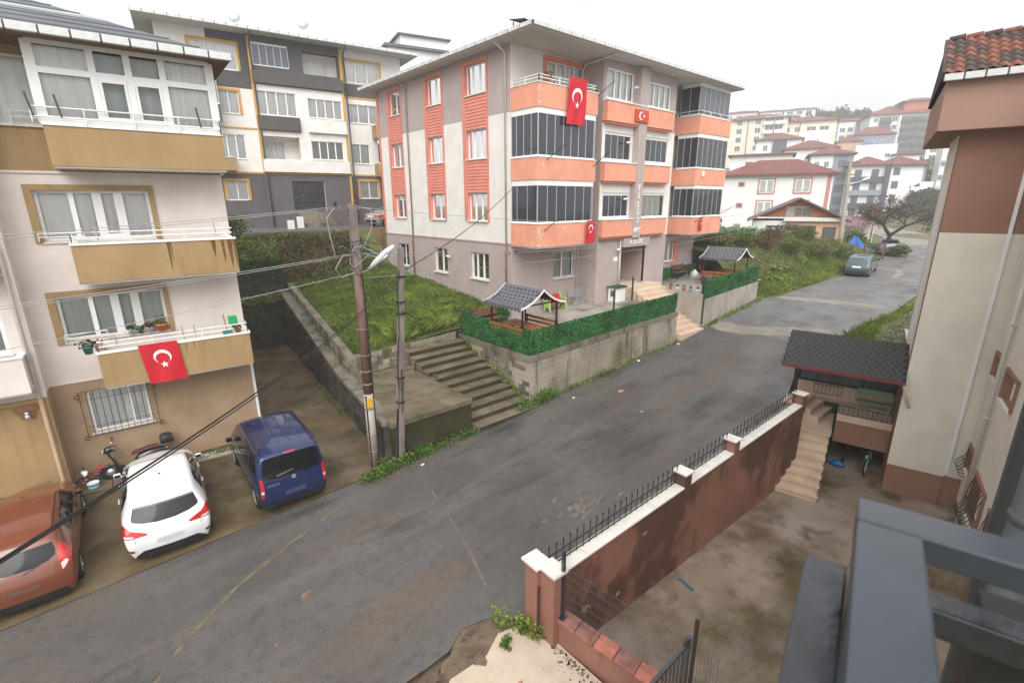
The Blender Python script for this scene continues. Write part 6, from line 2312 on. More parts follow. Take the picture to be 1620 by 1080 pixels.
# ---- outside stairs from the yard
st = thing('outdoor_staircase', 'pinkish stone staircase climbing from the yard to the covered porch', 'stairs', L(-1, 2.3, -9.5))
for i in range(7):
 a0 = -2.16 + i * .345
 z = -9.5 + (i + 1) * .175
 m_ = MB()
 lbox(m_, a0 - .03, a0 + .40, 1.70, 3.02, z - .03, z)
 lbox(m_, a0, a0 + .40, 1.72, 3.01, z - .175 if i else -9.6, z - .031)
 m_.build('step', travertine, st)
m_ = MB()
m_.ext([L(-2.14, 1.715, -9.6), L(.6, 1.715, -9.6), L(.6, 1.715, -8.14), (L(-2.14, 1.715, -9.36))], VV * .02)
m_.quad(L(0, 1.715, -9.6), L(2.6, 1.715, -9.6), L(2.6, 1.715, -8.13), L(0, 1.715, -8.13))
m_.build('side_wall', black_iron, st)
m_ = MB()
lbox(m_, .225, 2.6, 1.68, 3.02, -8.13, -8.10)
lbox(m_, .255, .6, 1.72, 3.01, -8.5, -8.131)
m_.build('landing', travertine, st)
# side wall towards the street
m_ = MB()
lbox(m_, -1.55, .55, 3.03, 3.24, -9.7, -7.0)
lbox(m_, .552, 4, 3.031, 3.24, -9.7, -7.47)
m_.build('street_wall', brown_wall, st)
m_ = MB()
lbox(m_, -.25, .56, 3.0, 3.27, -6.999, -6.95)
lbox(m_, -.2, .54, 3.005, 3.029, -8.1, -7.0)
m_.build('cladding', travertine, st)
# three upper steps turn towards the gate, parallel to the street
us = thing('porch_steps', 'three pale stone steps from the landing up to the street gate', 'steps', L(2, 2.6, -8.1))
c0 = L(1.30, 2.10, 0)
for i in range(3):
 m_ = MB()
 y0 = c0.y + .05 + i * .30
 x0, x1 = c0.x - .10 + i * .05, c0.x + 1.45
 m_.box(x0, y0, -8.1, x1, y0 + 1.3 - i * .3, -8.1 + (i + 1) * .217)
 m_.build('step', travertine, us, bevel=.008)
# ---- porch
po = thing('porch', 'entrance porch with dark shingled roof and red eave beside the terracotta block', 'porch', L(3.4, 1.5, -9.5))
m_ = MB()
lbox(m_, .9, 4.7, .004, 1.62, -7.70, -7.45)
lbox(m_, 2.75, 4.0, 1.63, 3.3, -7.70, -7.452)
m_.build('slab', travertine, po)
m_ = MB()
lbox(m_, .95, 1.13, .004, 1.62, -8.54, -7.701)
m_.build('fascia_wall', w_terra, po)
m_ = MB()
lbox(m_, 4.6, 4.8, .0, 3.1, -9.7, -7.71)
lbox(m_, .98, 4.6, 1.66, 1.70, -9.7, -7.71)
m_.build('garage_back', room_shade, po)  # walls coloured near-black for the shade under the porch slab
# back wall clad in stone, glazed screen above
for k in range(5):
 b0, b1 = .01 + k * .62, .01 + k * .62 + .61
 m_ = MB()
 lbox(m_, 2.4, 2.55, b0, b1, -7.45, -6.88)
 m_.build('cladding_panel', travertine, po)
f = MB()
for b in (.03, 1.0, 2.0, 3.08):
 lbox(f, 2.44, 2.50, b - .03, b + .03, -6.88, -5.4)
lbox(f, 2.442, 2.498, .03, 3.08, -6.878, -6.80)
lbox(f, 2.442, 2.498, .03, 3.08, -6.0, -5.93)
f.build('screen_frame', black_iron, po)
for b0, b1 in ((.06, .97), (1.03, 1.97), (2.03, 3.05)):
 m_ = MB()
 lbox(m_, 2.465, 2.475, b0, b1, -6.8, -6.0)
 m_.build('screen_pane', g_far, po)
for a, b, z in ((.35, 3.06, -6.8), (2.47, .06, -7.45), (2.47, 3.12, -7.45)):
 m_ = MB()
 lbox(m_, a - .05, a + .05, b - .05, b + .05, z, -5.25)
 m_.build('post', black_iron, po)
# roof
ea, ez, ra, rz_ = -.45, -5.50, 1.30, -4.66
bl0, bl1 = .012, 3.44
m_ = MB()
m_.hexa([L(ea, bl0, ez - .04), L(ra, bl0, rz_ - .04), L(ra, bl1, rz_ - .04), L(ea, bl1, ez - .04), L(ea, bl0, ez), L(ra, bl0, rz_), L(ra, bl1, rz_), L(ea, bl1, ez)])
m_.hexa([L(ra + .001, bl0, rz_ - .04), L(3.05, bl0, ez - .04), L(3.05, bl1, ez - .04), L(ra + .001, bl1, rz_ - .04), L(ra + .001, bl0, rz_), L(3.05, bl0, ez), L(3.05, bl1, ez), L(ra + .001, bl1, rz_)])
rf = m_.build('roof', shingle_d, po)
sl = math.atan2(rz_ - ez, ra - ea)
slen = math.hypot(rz_ - ez, ra - ea)
ups = UU * math.cos(sl) + Vector((0, 0, math.sin(sl)))
nz = (-VV).cross(ups)
src = None
rows, wd = 12, .20
for r in range(rows):
 for k in range(19):
  b = bl1 - .03 - (k + (.5 if r % 2 else 0)) * wd
  if b < bl0 + .06 or b > bl1 - .02:
   continue
  P = L(ea, b, ez) + ups * ((r + .35) * slen / rows) + nz * (.010 + random.uniform(0, .004))
  t = random.uniform(-.012, .012)
  M_ = Matrix(((-VV.x, ups.x, nz.x, P.x), (-VV.y, ups.y, nz.y, P.y), (-VV.z, ups.z, nz.z, P.z), (0, 0, 0, 1))) @ Matrix.Rotation(t, 4, 'Z')
  if src is None:
   p = MB().prism([(-.098, .0), (-.05, -.09), (.05, -.09), (.098, .0), (.098, .09), (-.098, .09)], 0, .012)
   src = p.build('shingle', shingle, rf)
   o = src
   o.matrix_basis = M_
  else:
   inst('shingle', src, rf, M_)
m_ = MB()
m_.bar(L(ea - .02, bl0, ez - .035), L(ea - .02, bl1 + .02, ez - .035), .03, .10)
m_.build('fascia', mat('fascia_red', (.20, .03, .03), rough=.4, var=.05), po)
m_ = MB()
m_.bar(L(ea - .01, bl1 + .01, ez), L(ra, bl1 + .01, rz_), .03, .07)
m_.build('barge_board', black_iron, po)
m_ = MB()
for b in (.3, 1.2, 2.1, 3.0):
 m_.bar(L(ea, b, ez - .08), L(ra, b, rz_ - .08), .05, .07)
m_.build('rafter', black_iron, po)
MB().tube([L(-.40, .06, -5.55), L(-.2, .0, -5.8), L(-.06, -.22, -6.4)], .04, 8).build('drainpipe', white_paint, po, smooth=True)
# low guard rail on the slab edge
m_ = MB()
m_.tube([L(.92, 1.6, -7.12), L(.92, .02, -7.12)], .016, 6)
m_.tube([L(.92, 1.6, -7.40), L(.92, .02, -7.40)], .012, 6)
gd = m_.build('guard_rail', black_iron, po)
for k in range(12):
 b = 1.58 - k * .14
 MB().tube([L(.92, b, -7.45), L(.92, b, -7.05 if k % 11 == 0 else -7.12)], .010, 5).build('bar', black_iron, gd)
# folding gate of bars at the head of the steps
m_ = MB()
for z in (-7.1, -6.75, -6.15):
 m_.tube([L(1.8, 2.5, z), L(1.85, 1.6, z)], .014, 5)
for k in range(8):
 t = k / 7
 m_.tube([L(1.8 + .05 * t, 2.5 - .9 * t, -7.1), L(1.8 + .05 * t, 2.5 - .9 * t, -6.15)], .010, 5)
tag(m_.build('iron_gate', black_iron), 'open black barred gate under the porch roof', 'gate')
m_ = MB()
for z in (-7.1, -6.6, -6.1):
 m_.tube([L(.5, 3.05, z), L(1.6, 3.2, z)], .014, 5)
for k in range(9):
 t = k / 8
 m_.tube([L(.5 + 1.1 * t, 3.05 + .15 * t, -7.1), L(.5 + 1.1 * t, 3.05 + .15 * t, -6.1)], .010, 5)
 m_.lathe([(.05, -.01), (.05, .01)], 8, L(.5 + 1.1 * t, 3.05 + .15 * t, -6.35), axis='y')
tag(m_.build('iron_screen', black_iron), 'black scrolled iron screen beside the street post of the porch', 'screen')
# green bench
gbn = thing('bench', 'sage green wooden bench on the porch behind the low rail', 'bench', (0, 0, 0), local=True)
MB().box(-.75, -.2, .40, .75, .2, .44).build('seat', sage, gbn, bevel=.008)
MB().hexa([(-.75, .2, .62), (.75, .2, .62), (.75, .24, .62), (-.75, .24, .62), (-.75, .24, .86), (.75, .24, .86), (.75, .28, .86), (-.75, .28, .86)]).build('backrest', sage, gbn, bevel=.008)
for x in (-.66, .66):
 m_ = MB()
 m_.bar((x, -.16, 0), (x, -.16, .4), .06, .05)
 m_.bar((x, .17, 0), (x, .25, .86), .06, .05, up=(1, 0, 0))
 m_.build('leg', sage, gbn)
MB().bar((-.66, -.14, .15), (.66, -.14, .15), .04, .05).build('stretcher', sage, gbn)
gbn.location = L(1.75, .62, -7.45)
gbn.scale = (.72, .8, .92)
gbn.rotation_euler = (0, 0, R(13 - 90))

# ---- brown boundary wall with pillars, cappings and spear fence
bw = thing('boundary_wall', 'brown painted yard wall along the street with pale stone capping', 'wall', (11.5, 5.6, -9.5))
ang = math.atan2(5.18 - 5.62, 17.6 - 5.9)
WF = FR((5.75, 5.62), ang=math.degrees(ang))   # yard-side face of the wall
WL = 12.0
ztop = lambda a: -7.27 + a * .0475
mb = MB()
segs = [(.0, 4.75), (5.05, 7.2), (7.5, 11.75)]
pil = [(4.75, 5.05), (7.2, 7.5), (11.75, 12.05)]
for (a0, a1) in [(0, 12.05)]:
 n = 24
 for i in range(n):
  b0, b1 = a0 + (a1 - a0) * i / n, a0 + (a1 - a0) * (i + 1) / n
  mb.hexa([WF.P(b0, -9.7, 0), WF.P(b1, -9.7, 0), WF.P(b1, -9.7, -.25), WF.P(b0, -9.7, -.25), WF.P(b0, ztop(b0) - .0, 0), WF.P(b1, ztop(b1), 0), WF.P(b1, ztop(b1), -.25), WF.P(b0, ztop(b0), -.25)])
mb.build('wall', brown_wall, bw)
for (a0, a1) in segs:
 n = max(2, round((a1 - a0) / 1.1))
 for i in range(n):
  b0, b1 = a0 + (a1 - a0) * i / n, a0 + (a1 - a0) * (i + 1) / n - .008
  m_ = MB()
  m_.hexa([WF.P(b0, ztop(b0) + .002, .05), WF.P(b1, ztop(b1) + .002, .05), WF.P(b1, ztop(b1) + .002, -.30), WF.P(b0, ztop(b0) + .002, -.30), WF.P(b0, ztop(b0) + .05, .05), WF.P(b1, ztop(b1) + .05, .05), WF.P(b1, ztop(b1) + .05, -.30), WF.P(b0, ztop(b0) + .05, -.30)])
  m_.build('capstone', marble_cap, bw, bevel=.006)
for a0, a1 in pil:
 m_ = MB()
 zt_ = ztop(a0) + .37
 WF.box(m_, a0, a1, ztop(a0) - .3, zt_, -.30, .04)
 pl = m_.build('pillar', brown_wall, bw)
 m_ = MB()
 WF.box(m_, a0 - .04, a1 + .04, zt_, zt_ + .05, -.34, .08)
 m_.build('pillar_cap', marble_cap, pl, bevel=.008)
# twin corner pillars with an L-shaped cap
pa = [WF.P(-.28, 0, -.32), WF.P(.06, 0, -.32), WF.P(.06, 0, .12), WF.P(-.22, 0, .12)]
m_ = MB()
m_.prism([p[:2] for p in (WF.P(-.26, 0, -.32), WF.P(.02, 0, -.32), WF.P(.02, 0, .02), WF.P(-.26, 0, .02))], -8.9, -6.76)
m_.prism([p[:2] for p in (WF.P(-.16, 0, .022), WF.P(.10, 0, .022), WF.P(.10, 0, .40), WF.P(-.16, 0, .40))], -9.6, -6.76)
pl = m_.build('corner_pillar', brown_wall, bw)
m_ = MB()
m_.prism([p[:2] for p in (WF.P(-.32, 0, -.38), WF.P(.08, 0, -.38), WF.P(.08, 0, .0), WF.P(.16, 0, .0), WF.P(.16, 0, .46), WF.P(-.22, 0, .46), WF.P(-.22, 0, .08), WF.P(-.32, 0, .08))], -6.76, -6.70)
m_.build('pillar_cap', marble_cap, pl, bevel=.006)
m_ = MB()
m_.tube([WF.P(-.24, -8.3, .06), WF.P(-.245, -7.6, .065), WF.P(-.235, -7.15, .06)], .018, 6)
m_.build('old_hinge', black_iron, pl)
labs = ['black spear topped fence on the longest stretch of brown wall by the corner pillars', 'short black spear topped fence between the two free pillars of the brown wall', 'black spear topped fence on the last stretch of brown wall towards the porch']
for i, (a0, a1) in enumerate(segs):
 fn = thing('iron_fence', labs[i], 'fence', WF.P((a0 + a1) / 2, ztop(a0), -.2))
 a0 += .08
 m_ = MB()
 for h in (.10, .34):
  m_.bar(WF.P(a0, ztop(a0) + h, -.22), WF.P(a1, ztop(a1) + h, -.22), .018, .03)
 m_.build('rail', black_iron, fn)
 n = int((a1 - a0) / .20)
 for k in range(n + 1):
  a = a0 + (a1 - a0) * k / n
  m_ = MB()
  c = WF.P(a, ztop(a) + .04, -.22)
  m_.tube([c, c + V(0, 0, .50)], .011, 5)
  m_.lathe([(.011, .47), (.022, .50), (.002, .58)], 6, c)
  if k % 3 == 1:
   for s_ in (-1, 1):
    pts = [c + UU * 0 + Vector(WF.u) * s_ * (.035 + .028 * math.cos(t)) + V(0, 0, .20 + .05 * math.sin(t)) for t in np.linspace(-2.6, 2.6, 7)]
    m_.tube(pts, .008, 4, caps=False)
  m_.build('picket', black_iron, fn)
# low wall with coping tiles, mesh fence and gate
lw_ = thing('low_wall', 'low brown wall topped with red clay coping tiles at the bottom of the picture', 'wall', (5.9, 3.8, -8.4))
p0, p1 = Vector((5.72, 5.25, 0)), Vector((6.03, 2.3, 0))
dr_ = (p1 - p0).normalized()
LW = FR(p0[:2], u=tuple(dr_), n=(dr_.y, -dr_.x, 0))
if LW.n.x > 0:
 LW.n = -LW.n
m_ = MB()
LW.box(m_, 0, 3.0, -9.7, -7.86, -.20, 0)
m_.build('wall', brown_wall, lw_)
for k in range(7):
 a0 = k * .42
 m_ = MB()
 e = random.uniform(-.01, .01)
 m_.hexa([LW.P(a0 + .006, -7.86, .05), LW.P(a0 + .412, -7.86, .05), LW.P(a0 + .412, -7.86, -.24), LW.P(a0 + .006, -7.86, -.24), LW.P(a0 + .006, -7.80 + e, .05), LW.P(a0 + .412, -7.80 + e, .05), LW.P(a0 + .412, -7.74 + e, -.24), LW.P(a0 + .006, -7.74 + e, -.24)])
 m_.build('coping_tile', coping_red if k in (2, 4) else coping_dk, lw_, bevel=.012)
mf = thing('mesh_fence', 'grey welded wire mesh fence standing on the tiled low wall', 'fence', LW.P(1.5, -7.75, -.1))
for a, h0, h1 in ((.06, -7.76, -6.24),):
 m_ = MB().bar(LW.P(a, h0, -.06), LW.P(a, h1, -.06), .06, .06)
 m_.bar(LW.P(a, h0 - .0, -.06), LW.P(a, h0 + .015, -.06), .16, .16)
 m_.build('post', dark_steel, mf)
m_ = MB()
for k in range(58):
 a = .10 + k * .05
 m_.tube([LW.P(a, -7.72, -.08), LW.P(a, -6.58, -.08)], .0028, 4, caps=False)
for z in (-7.7, -7.5, -7.45, -7.25, -7.05, -7.0, -6.8, -6.62):
 m_.tube([LW.P(.1, z, -.08 - (.02 if z in (-7.45, -7.0) else 0)), LW.P(2.95, z, -.08 - (.02 if z in (-7.45, -7.0) else 0))], .0030, 4, caps=False)
kind(m_.build('mesh', bpy.data.materials['grey_pvc'], mf), 'stuff')
mf2 = thing('mesh_fence', 'dark wire mesh fence running on from the gate post at the bottom edge', 'fence', (6.2, 2.3, -9.4))
m_ = MB()
for k in range(80):
 x = 6.22 + k * .05
 m_.tube([(x, 2.55 - (x - 6.2) * .25, -7.8), (x, 2.55 - (x - 6.2) * .25, -6.5)], .0028, 4, caps=False)
for z in (-7.7, -7.3, -6.9, -6.55):
 m_.tube([(6.2, 2.55, z), (10.2, 1.55, z)], .003, 4, caps=False)
kind(m_.build('mesh', bpy.data.materials['grey_pvc'], mf2), 'stuff')
MB().bar((6.16, 2.74, -9.5), (6.16, 2.74, -6.22), .05, .05).build('post', black_iron, mf2)
gt = thing('metal_gate', 'anthracite steel gate with upright bars at the very bottom edge', 'gate', (5.3, 2.66, -8.4))
MB().bar((5.76, 2.67, -8.5), (5.76, 2.67, -6.2), .08, .08).build('post', dark_steel, gt)
MB().bar((5.70, 2.66, -6.32), (4.3, 2.64, -6.32), .05, .06).build('top_rail', dark_steel, gt)
for k in range(13):
 x = 5.62 - k * .11
 MB().bar((x, 2.655, -8.3), (x, 2.655, -6.35), .022, .035).build('bar', dark_steel, gt)

# ---- own balcony: railing close to the lens, pipe and wall edge of the near facade
rl = thing('balcony_railing', 'blurred dark grey steel balcony railing corner close to the camera', 'railing', (.7, .1, -1.3))
Rc = Vector((.742, .132, -.388))          # outer top corner
s13 = UU
m_ = MB()
w_ = .066


def rbar(c0, c1, wv, wd, h, bev=.006):
 """flat bar: c0-c1 along its centre top line."""
 m2 = MB()
 d = (Vector(c1) - Vector(c0)).normalized()
 sd = d.cross(Vector((0, 0, 1))).normalized() * wd / 2
 a, b = Vector(c0), Vector(c1)
 dz = Vector((0, 0, -h))
 m2.hexa([a - sd + dz, b - sd + dz, b + sd + dz, a + sd + dz, a - sd, b - sd, b + sd, a + sd])
 return m2


tl = Rc - VV * (w_ / 2)
rbar(tl - s13 * .062, tl - s13 * 1.6, 0, w_, .035).build('top_rail', rail_steel, rl, bevel=.003)
rbar(tl + VV * (w_ / 2) - s13 * .030, tl - VV * 1.2 - s13 * .030, 0, .058, .035).build('top_rail', rail_steel, rl, bevel=.003)
rbar(Rc + VV * .022 - s13 * .02 + V(0, 0, -.10), Rc + VV * .022 - s13 * 1.5 + V(0, 0, -.10), 0, .05, .05).build('outer_rail', rail_wet, rl, bevel=.003)
lo = Vector((0, 0, -.098))
rbar(tl - VV * .02 - s13 * .03 + lo, tl - VV * 1.1 - s13 * .03 + lo, 0, .04, .04).build('lower_rail', rail_wet, rl, bevel=.003)
rbar(tl - s13 * .06 + lo, tl - s13 * 1.2 + lo, 0, .03, .04).build('lower_rail', rail_wet, rl, bevel=.003)
m_ = MB()
for q in (tl - s13 * .03,):
 m_.bar(q + V(0, 0, -.036), q + V(0, 0, -1.1), .04, .04)
m_.build('corner_post', rail_steel, rl)
m_ = MB()
q = tl - VV * .165 + s13 * .02
m_.bar(q + V(0, 0, -.112), q + V(0, 0, -1.1), .10, .06, up=tuple(UU))
m_.build('post', black_iron, rl)
dp = thing('downpipe', 'thick dark grey drainpipe with clip at the right edge', 'drainpipe', (2.6, -.05, -9))
c = Vector((2.66, -.085, 0))
m_ = MB().tube([c + V(0, 0, -9.4), c + V(0, 0, 1.5)], .062, 16)
m_.build('pipe', grey_pvc, dp, smooth=True)
for z in (-1.25, -3.2):
 m_ = MB().lathe([(.063, z), (.070, z + .005), (.070, z + .04), (.063, z + .045)], 16, c)
 m_.tube([c + V(.0, -.06, z + .02), c + V(.02, -.16, z + .02)], .012, 6)
 m_.build('pipe_clip', grey_pvc, dp, smooth=True)
oc = MB()
q = Vector((2.87, .02, 0))
oc.hexa([q + UU * a + VV * b + V(0, 0, z) for z in (-9.4, 1.5) for (a, b) in ((0, 0), (.05, 0), (.05, -.09), (0, -.09))])
tag(oc.build('steel_post', mat('post_grey', (.06, .064, .066), rough=.6, var=.06)), 'dark grey upright strip just left of the thick drainpipe', 'post')

# ------------------------------------------------------------------ vehicles
TAB = {
 'hatch': [([.014, .0, .0, .045, .125], [.11, .29, .50, .69, .925], [.82, .92, .955, .91, .66]),
     ([.085, .08, .08, .105, .18], [.11, .30, .52, .705, .98], [.91, .985, 1.0, .955, .69]),
     ([.20, .20, .20, .21, .28], [.13, .31, .52, .69, 1.0], [.92, 1.0, 1.01, .965, .71]),
     ([.42, .42, .42, .43, .45], [.13, .31, .52, .68, 1.0], [.92, 1.0, 1.0, .955, .715]),
     ([.60, .60, .60, .60, .59], [.13, .31, .51, .66, .965], [.92, 1.0, 1.0, .95, .68]),
     ([.745, .745, .745, .75, .76], [.13, .31, .50, .645, .68], [.92, .99, .99, .92, .80]),
     ([.88, .88, .88, .885, .88], [.14, .30, .46, .56, .595], [.90, .97, .97, .86, .72]),
     ([.97, .992, .988, .97, .955], [.17, .29, .41, .48, .51], [.72, .80, .80, .70, .60])],
 'van': [([.02, .003, .0, .012, .045], [.13, .27, .42, .57, .93], [.84, .92, .95, .95, .82]),
   ([.07, .065, .06, .07, .09], [.12, .27, .42, .58, .985], [.92, .99, 1.0, .985, .84]),
   ([.22, .22, .22, .22, .23], [.12, .27, .42, .58, 1.0], [.93, 1.0, 1.01, .985, .84]),
   ([.45, .45, .45, .45, .46], [.12, .27, .42, .57, 1.0], [.93, 1.0, 1.01, .98, .84]),
   ([.67, .67, .67, .67, .65], [.12, .27, .42, .56, .965], [.93, 1.0, 1.0, .97, .80]),
   ([.82, .82, .82, .825, .83], [.12, .27, .42, .555, .64], [.93, .99, .99, .95, .85]),
   ([.92, .92, .92, .92, .915], [.13, .26, .40, .50, .56], [.91, .97, .97, .88, .76]),
   ([.975, .995, .99, .975, .965], [.16, .26, .36, .43, .47], [.74, .82, .82, .74, .64])],
 'wagon': [([.02, .003, .0, .03, .10], [.15, .30, .48, .64, .94], [.84, .93, .95, .92, .74]),
     ([.08, .075, .07, .09, .14], [.14, .30, .50, .66, .985], [.92, .98, 1.0, .96, .77]),
     ([.20, .20, .20, .21, .24], [.13, .30, .50, .66, 1.0], [.93, 1.0, 1.0, .965, .78]),
     ([.42, .42, .42, .43, .44], [.13, .30, .50, .66, 1.0], [.93, 1.0, 1.0, .955, .78]),
     ([.60, .60, .60, .60, .58], [.13, .30, .50, .655, .97], [.93, 1.0, 1.0, .95, .75]),
     ([.72, .72, .72, .72, .725], [.13, .30, .50, .645, .675], [.93, .99, .99, .92, .82]),
     ([.88, .88, .88, .88, .88], [.14, .30, .48, .59, .62], [.92, .97, .97, .88, .78]),
     ([.98, .995, .99, .985, .975], [.17, .29, .42, .51, .55], [.80, .86, .86, .80, .70])],
 'sedan': [([.02, .003, .0, .01, .03], [.15, .30, .50, .63, .68], [.80, .90, .93, .86, .72]),
     ([.12, .12, .12, .14, .16], [.14, .30, .52, .66, .715], [.91, .99, 1.0, .94, .78]),
     ([.26, .26, .26, .27, .30], [.13, .30, .52, .67, .975], [.92, 1.0, 1.0, .95, .68]),
     ([.44, .44, .44, .44, .45], [.13, .30, .52, .67, 1.0], [.92, 1.0, 1.0, .95, .70]),
     ([.58, .58, .58, .58, .57], [.13, .30, .51, .66, .965], [.92, 1.0, 1.0, .94, .67]),
     ([.72, .72, .72, .73, .74], [.13, .30, .50, .645, .68], [.92, .99, .99, .92, .80]),
     ([.88, .88, .88, .885, .88], [.14, .30, .47, .57, .61], [.90, .97, .97, .86, .74]),
     ([.97, .992, .988, .97, .955], [.17, .29, .42, .49, .53], [.76, .82, .82, .74, .64])],
}


class Car:
 def __init__(s, label, style, L_, W_, H_, paint_, wheel_r=.31, rear_ax=.175, front_ax=.80, cat='car', name='parked_car', arch=True):
  s.t = thing(name, label, cat, (0, 0, 0), local=True)
  s.L, s.W, s.H = L_, W_, H_
  tab = TAB[style]
  m = 6
  ns, nr = len(tab), 5
  bm = bmesh.new()
  Lf, Rt = [], []
  for (ys, zs, ws) in tab:
   Lf.append([Vector((-ws[j] * W_ / 2, ys[j] * L_ - L_ / 2, zs[j] * H_)) for j in range(nr)])
   Rt.append([Vector((-v.x, v.y, v.z)) for v in Lf[-1]])
  grid = {}

  def vert(key, co_):
   if key not in grid:
    grid[key] = bm.verts.new(co_)
   return grid[key]

  def pt(i, j, c):
   """surface of the box: i along, j up, c across."""
   a, b = Lf[i][j], Rt[i][j]
   k = c / m
   p = a.lerp(b, k)
   bow = 4 * k * (1 - k)
   if i == 0:
    p.y -= bow * (.05 if j < 4 else .02) * (1.4 if style == 'hatch' else .7)
   if i == ns - 1:
    p.y += bow * .16
   if j == nr - 1:
    p.z += bow * .035
   return p

  def gv(i, j, c):
   return vert((i, j, c), pt(i, j, c))
  for i in range(ns - 1):
   for j in range(nr - 1):
    bm.faces.new([gv(i, j, 0), gv(i, j + 1, 0), gv(i + 1, j + 1, 0), gv(i + 1, j, 0)])
    bm.faces.new([gv(i, j, m), gv(i + 1, j, m), gv(i + 1, j + 1, m), gv(i, j + 1, m)])
   for c in range(m):
    bm.faces.new([gv(i, nr - 1, c), gv(i, nr - 1, c + 1), gv(i + 1, nr - 1, c + 1), gv(i + 1, nr - 1, c)])
    bm.faces.new([gv(i, 0, c), gv(i + 1, 0, c), gv(i + 1, 0, c + 1), gv(i, 0, c + 1)])
  for j in range(nr - 1):
   for c in range(m):
    bm.faces.new([gv(0, j, c), gv(0, j, c + 1), gv(0, j + 1, c + 1), gv(0, j + 1, c)])
    bm.faces.new([gv(ns - 1, j, c), gv(ns - 1, j + 1, c), gv(ns - 1, j + 1, c + 1), gv(ns - 1, j, c + 1)])
  bmesh.ops.recalc_face_normals(bm, faces=bm.faces)
  cl = bm.edges.layers.float.get('crease_edge') or bm.edges.layers.float.new('crease_edge')

  def crease(k1, k2, v):
   if k1 in grid and k2 in grid:
    e = bm.edges.get((grid[k1], grid[k2]))
    if e:
     e[cl] = v
  for i in range(ns - 1):
   for c in (0, m):
    crease((i, 4, c), (i + 1, 4, c), .35)
    crease((i, 3, c), (i + 1, 3, c), .30)
    crease((i, 0, c), (i + 1, 0, c), .7)
  for c in range(m):
   crease((0, 4, c), (0, 4, c + 1), .55)
   crease((0, 3, c), (0, 3, c + 1), .25)
   crease((0, 0, c), (0, 0, c + 1), .6)
   crease((5, 4, c), (5, 4, c + 1), .4)
   crease((4, 4, c), (4, 4, c + 1), .3)
  for j in range(4):
   crease((0, j, 0), (0, j + 1, 0), .35)
   crease((0, j, m), (0, j + 1, m), .35)
  me = bpy.data.meshes.new('body')
  bm.to_mesh(me)
  bm.free()
  o = bpy.data.objects.new('body', me)
  COL.objects.link(o)
  md = o.modifiers.new('s', 'SUBSURF')
  md.levels = md.render_levels = 3
  s.ax = [(-.5 + rear_ax) * L_, (-.5 + front_ax) * L_]
  s.r = wheel_r
  cut = None
  if arch:
   cb_ = MB()
   for y in s.ax:
    for sx in (-1, 1):
     cb_.lathe([(wheel_r * 1.17, sx * (W_ / 2 - .24)), (wheel_r * 1.17, sx * (W_ / 2 + .2))] if sx > 0 else [(wheel_r * 1.17, -W_ / 2 - .2), (wheel_r * 1.17, -W_ / 2 + .24)], 28, (0, y, wheel_r), axis='x')
   cut = cb_.build('cutter', plastic_black)
   bb = bmesh.new()
   bb.from_mesh(cut.data)
   bmesh.ops.recalc_face_normals(bb, faces=bb.faces)
   bb.to_mesh(cut.data)
   bb.free()
   md2 = o.modifiers.new('b', 'BOOLEAN')
   md2.operation = 'DIFFERENCE'
   md2.object = cut
   md2.solver = 'EXACT'
  me.materials.append(paint_)
  me.materials.append(plastic_black)
  dg = bpy.context.evaluated_depsgraph_get()
  ev = o.evaluated_get(dg)
  m2 = bpy.data.meshes.new_from_object(ev)
  bpy.data.objects.remove(o)
  if cut:
   bpy.data.objects.remove(cut)
  m2.materials.clear()
  m2.materials.append(paint_)
  m2.materials.append(plastic_black)
  mi = []
  for p in m2.polygons:
   c = p.center
   inside = any(abs((Vector((0, c.y, c.z)) - Vector((0, y, wheel_r))).length - wheel_r * 1.17) < .012 and abs(p.normal.x) < .5 for y in s.ax) and abs(c.x) > W_ / 2 - .3 and abs(c.x) < W_ / 2 + .1
   flat = abs(p.normal.x) > .95 and abs(c.x) < W_ / 2 - .2 and any((Vector((0, c.y, c.z)) - Vector((0, y, wheel_r))).length < wheel_r * 1.2 for y in s.ax)
   mi.append(1 if (inside or flat or c.z < .165 * H_) else 0)
  m2.polygons.foreach_set('material_index', mi)
  m2.polygons.foreach_set('use_smooth', [True] * len(m2.polygons))
  m2.name = 'body'
  s.body = bpy.data.objects.new('body', m2)
  COL.objects.link(s.body)
  s.body.parent = s.t
  bm = bmesh.new()
  bm.from_mesh(m2)
  s.bvh = BVHTree.FromBMesh(bm)
  bm.free()
  s.wheels()

 def wheels(s):
  r = s.r
  tyre = rim = None
  for y in s.ax:
   for sx in (-1, 1):
    w = bpy.data.objects.new('wheel', None)
    COL.objects.link(w)
    w.parent = s.t
    w.location = (sx * (s.W / 2 - .10), y, r)
    if sx < 0:
     w.rotation_euler = (0, 0, math.pi)
    if tyre is None:
     tyre = MB().lathe([(r * .62, .07), (r * .72, .095), (r * .93, .09), (r, .06), (r, -.09), (r * .93, -.11), (r * .6, -.1)], 32, axis='x').build('tyre', rubber, w, smooth=True)
     mb = MB()
     mb.lathe([(r * .64, .06), (r * .66, .085), (r * .60, .085), (r * .58, .04)], 32, axis='x')
     mb.lathe([(.055, .03), (.055, .075), (.03, .08)], 14, axis='x')
     for k in range(5):
      a = 2 * math.pi * k / 5
      for da in (-.16, .16):
       p = Vector((.07, math.cos(a) * .04, math.sin(a) * .04))
       q = Vector((.078, math.cos(a + da) * r * .61, math.sin(a + da) * r * .61))
       mb.bar(p, q, .035, .02, up=(1, 0, 0))
     rim = mb.build('rim', alloy, w)
     s.hub = MB().lathe([(r * .58, .0), (r * .58, .01)], 20, axis='x').build('hub', plastic_black, w)
    else:
     for nm, sr in (('tyre', tyre), ('rim', rim), ('hub', s.hub)):
      q = bpy.data.objects.new(nm, sr.data)
      COL.objects.link(q)
      q.parent = w

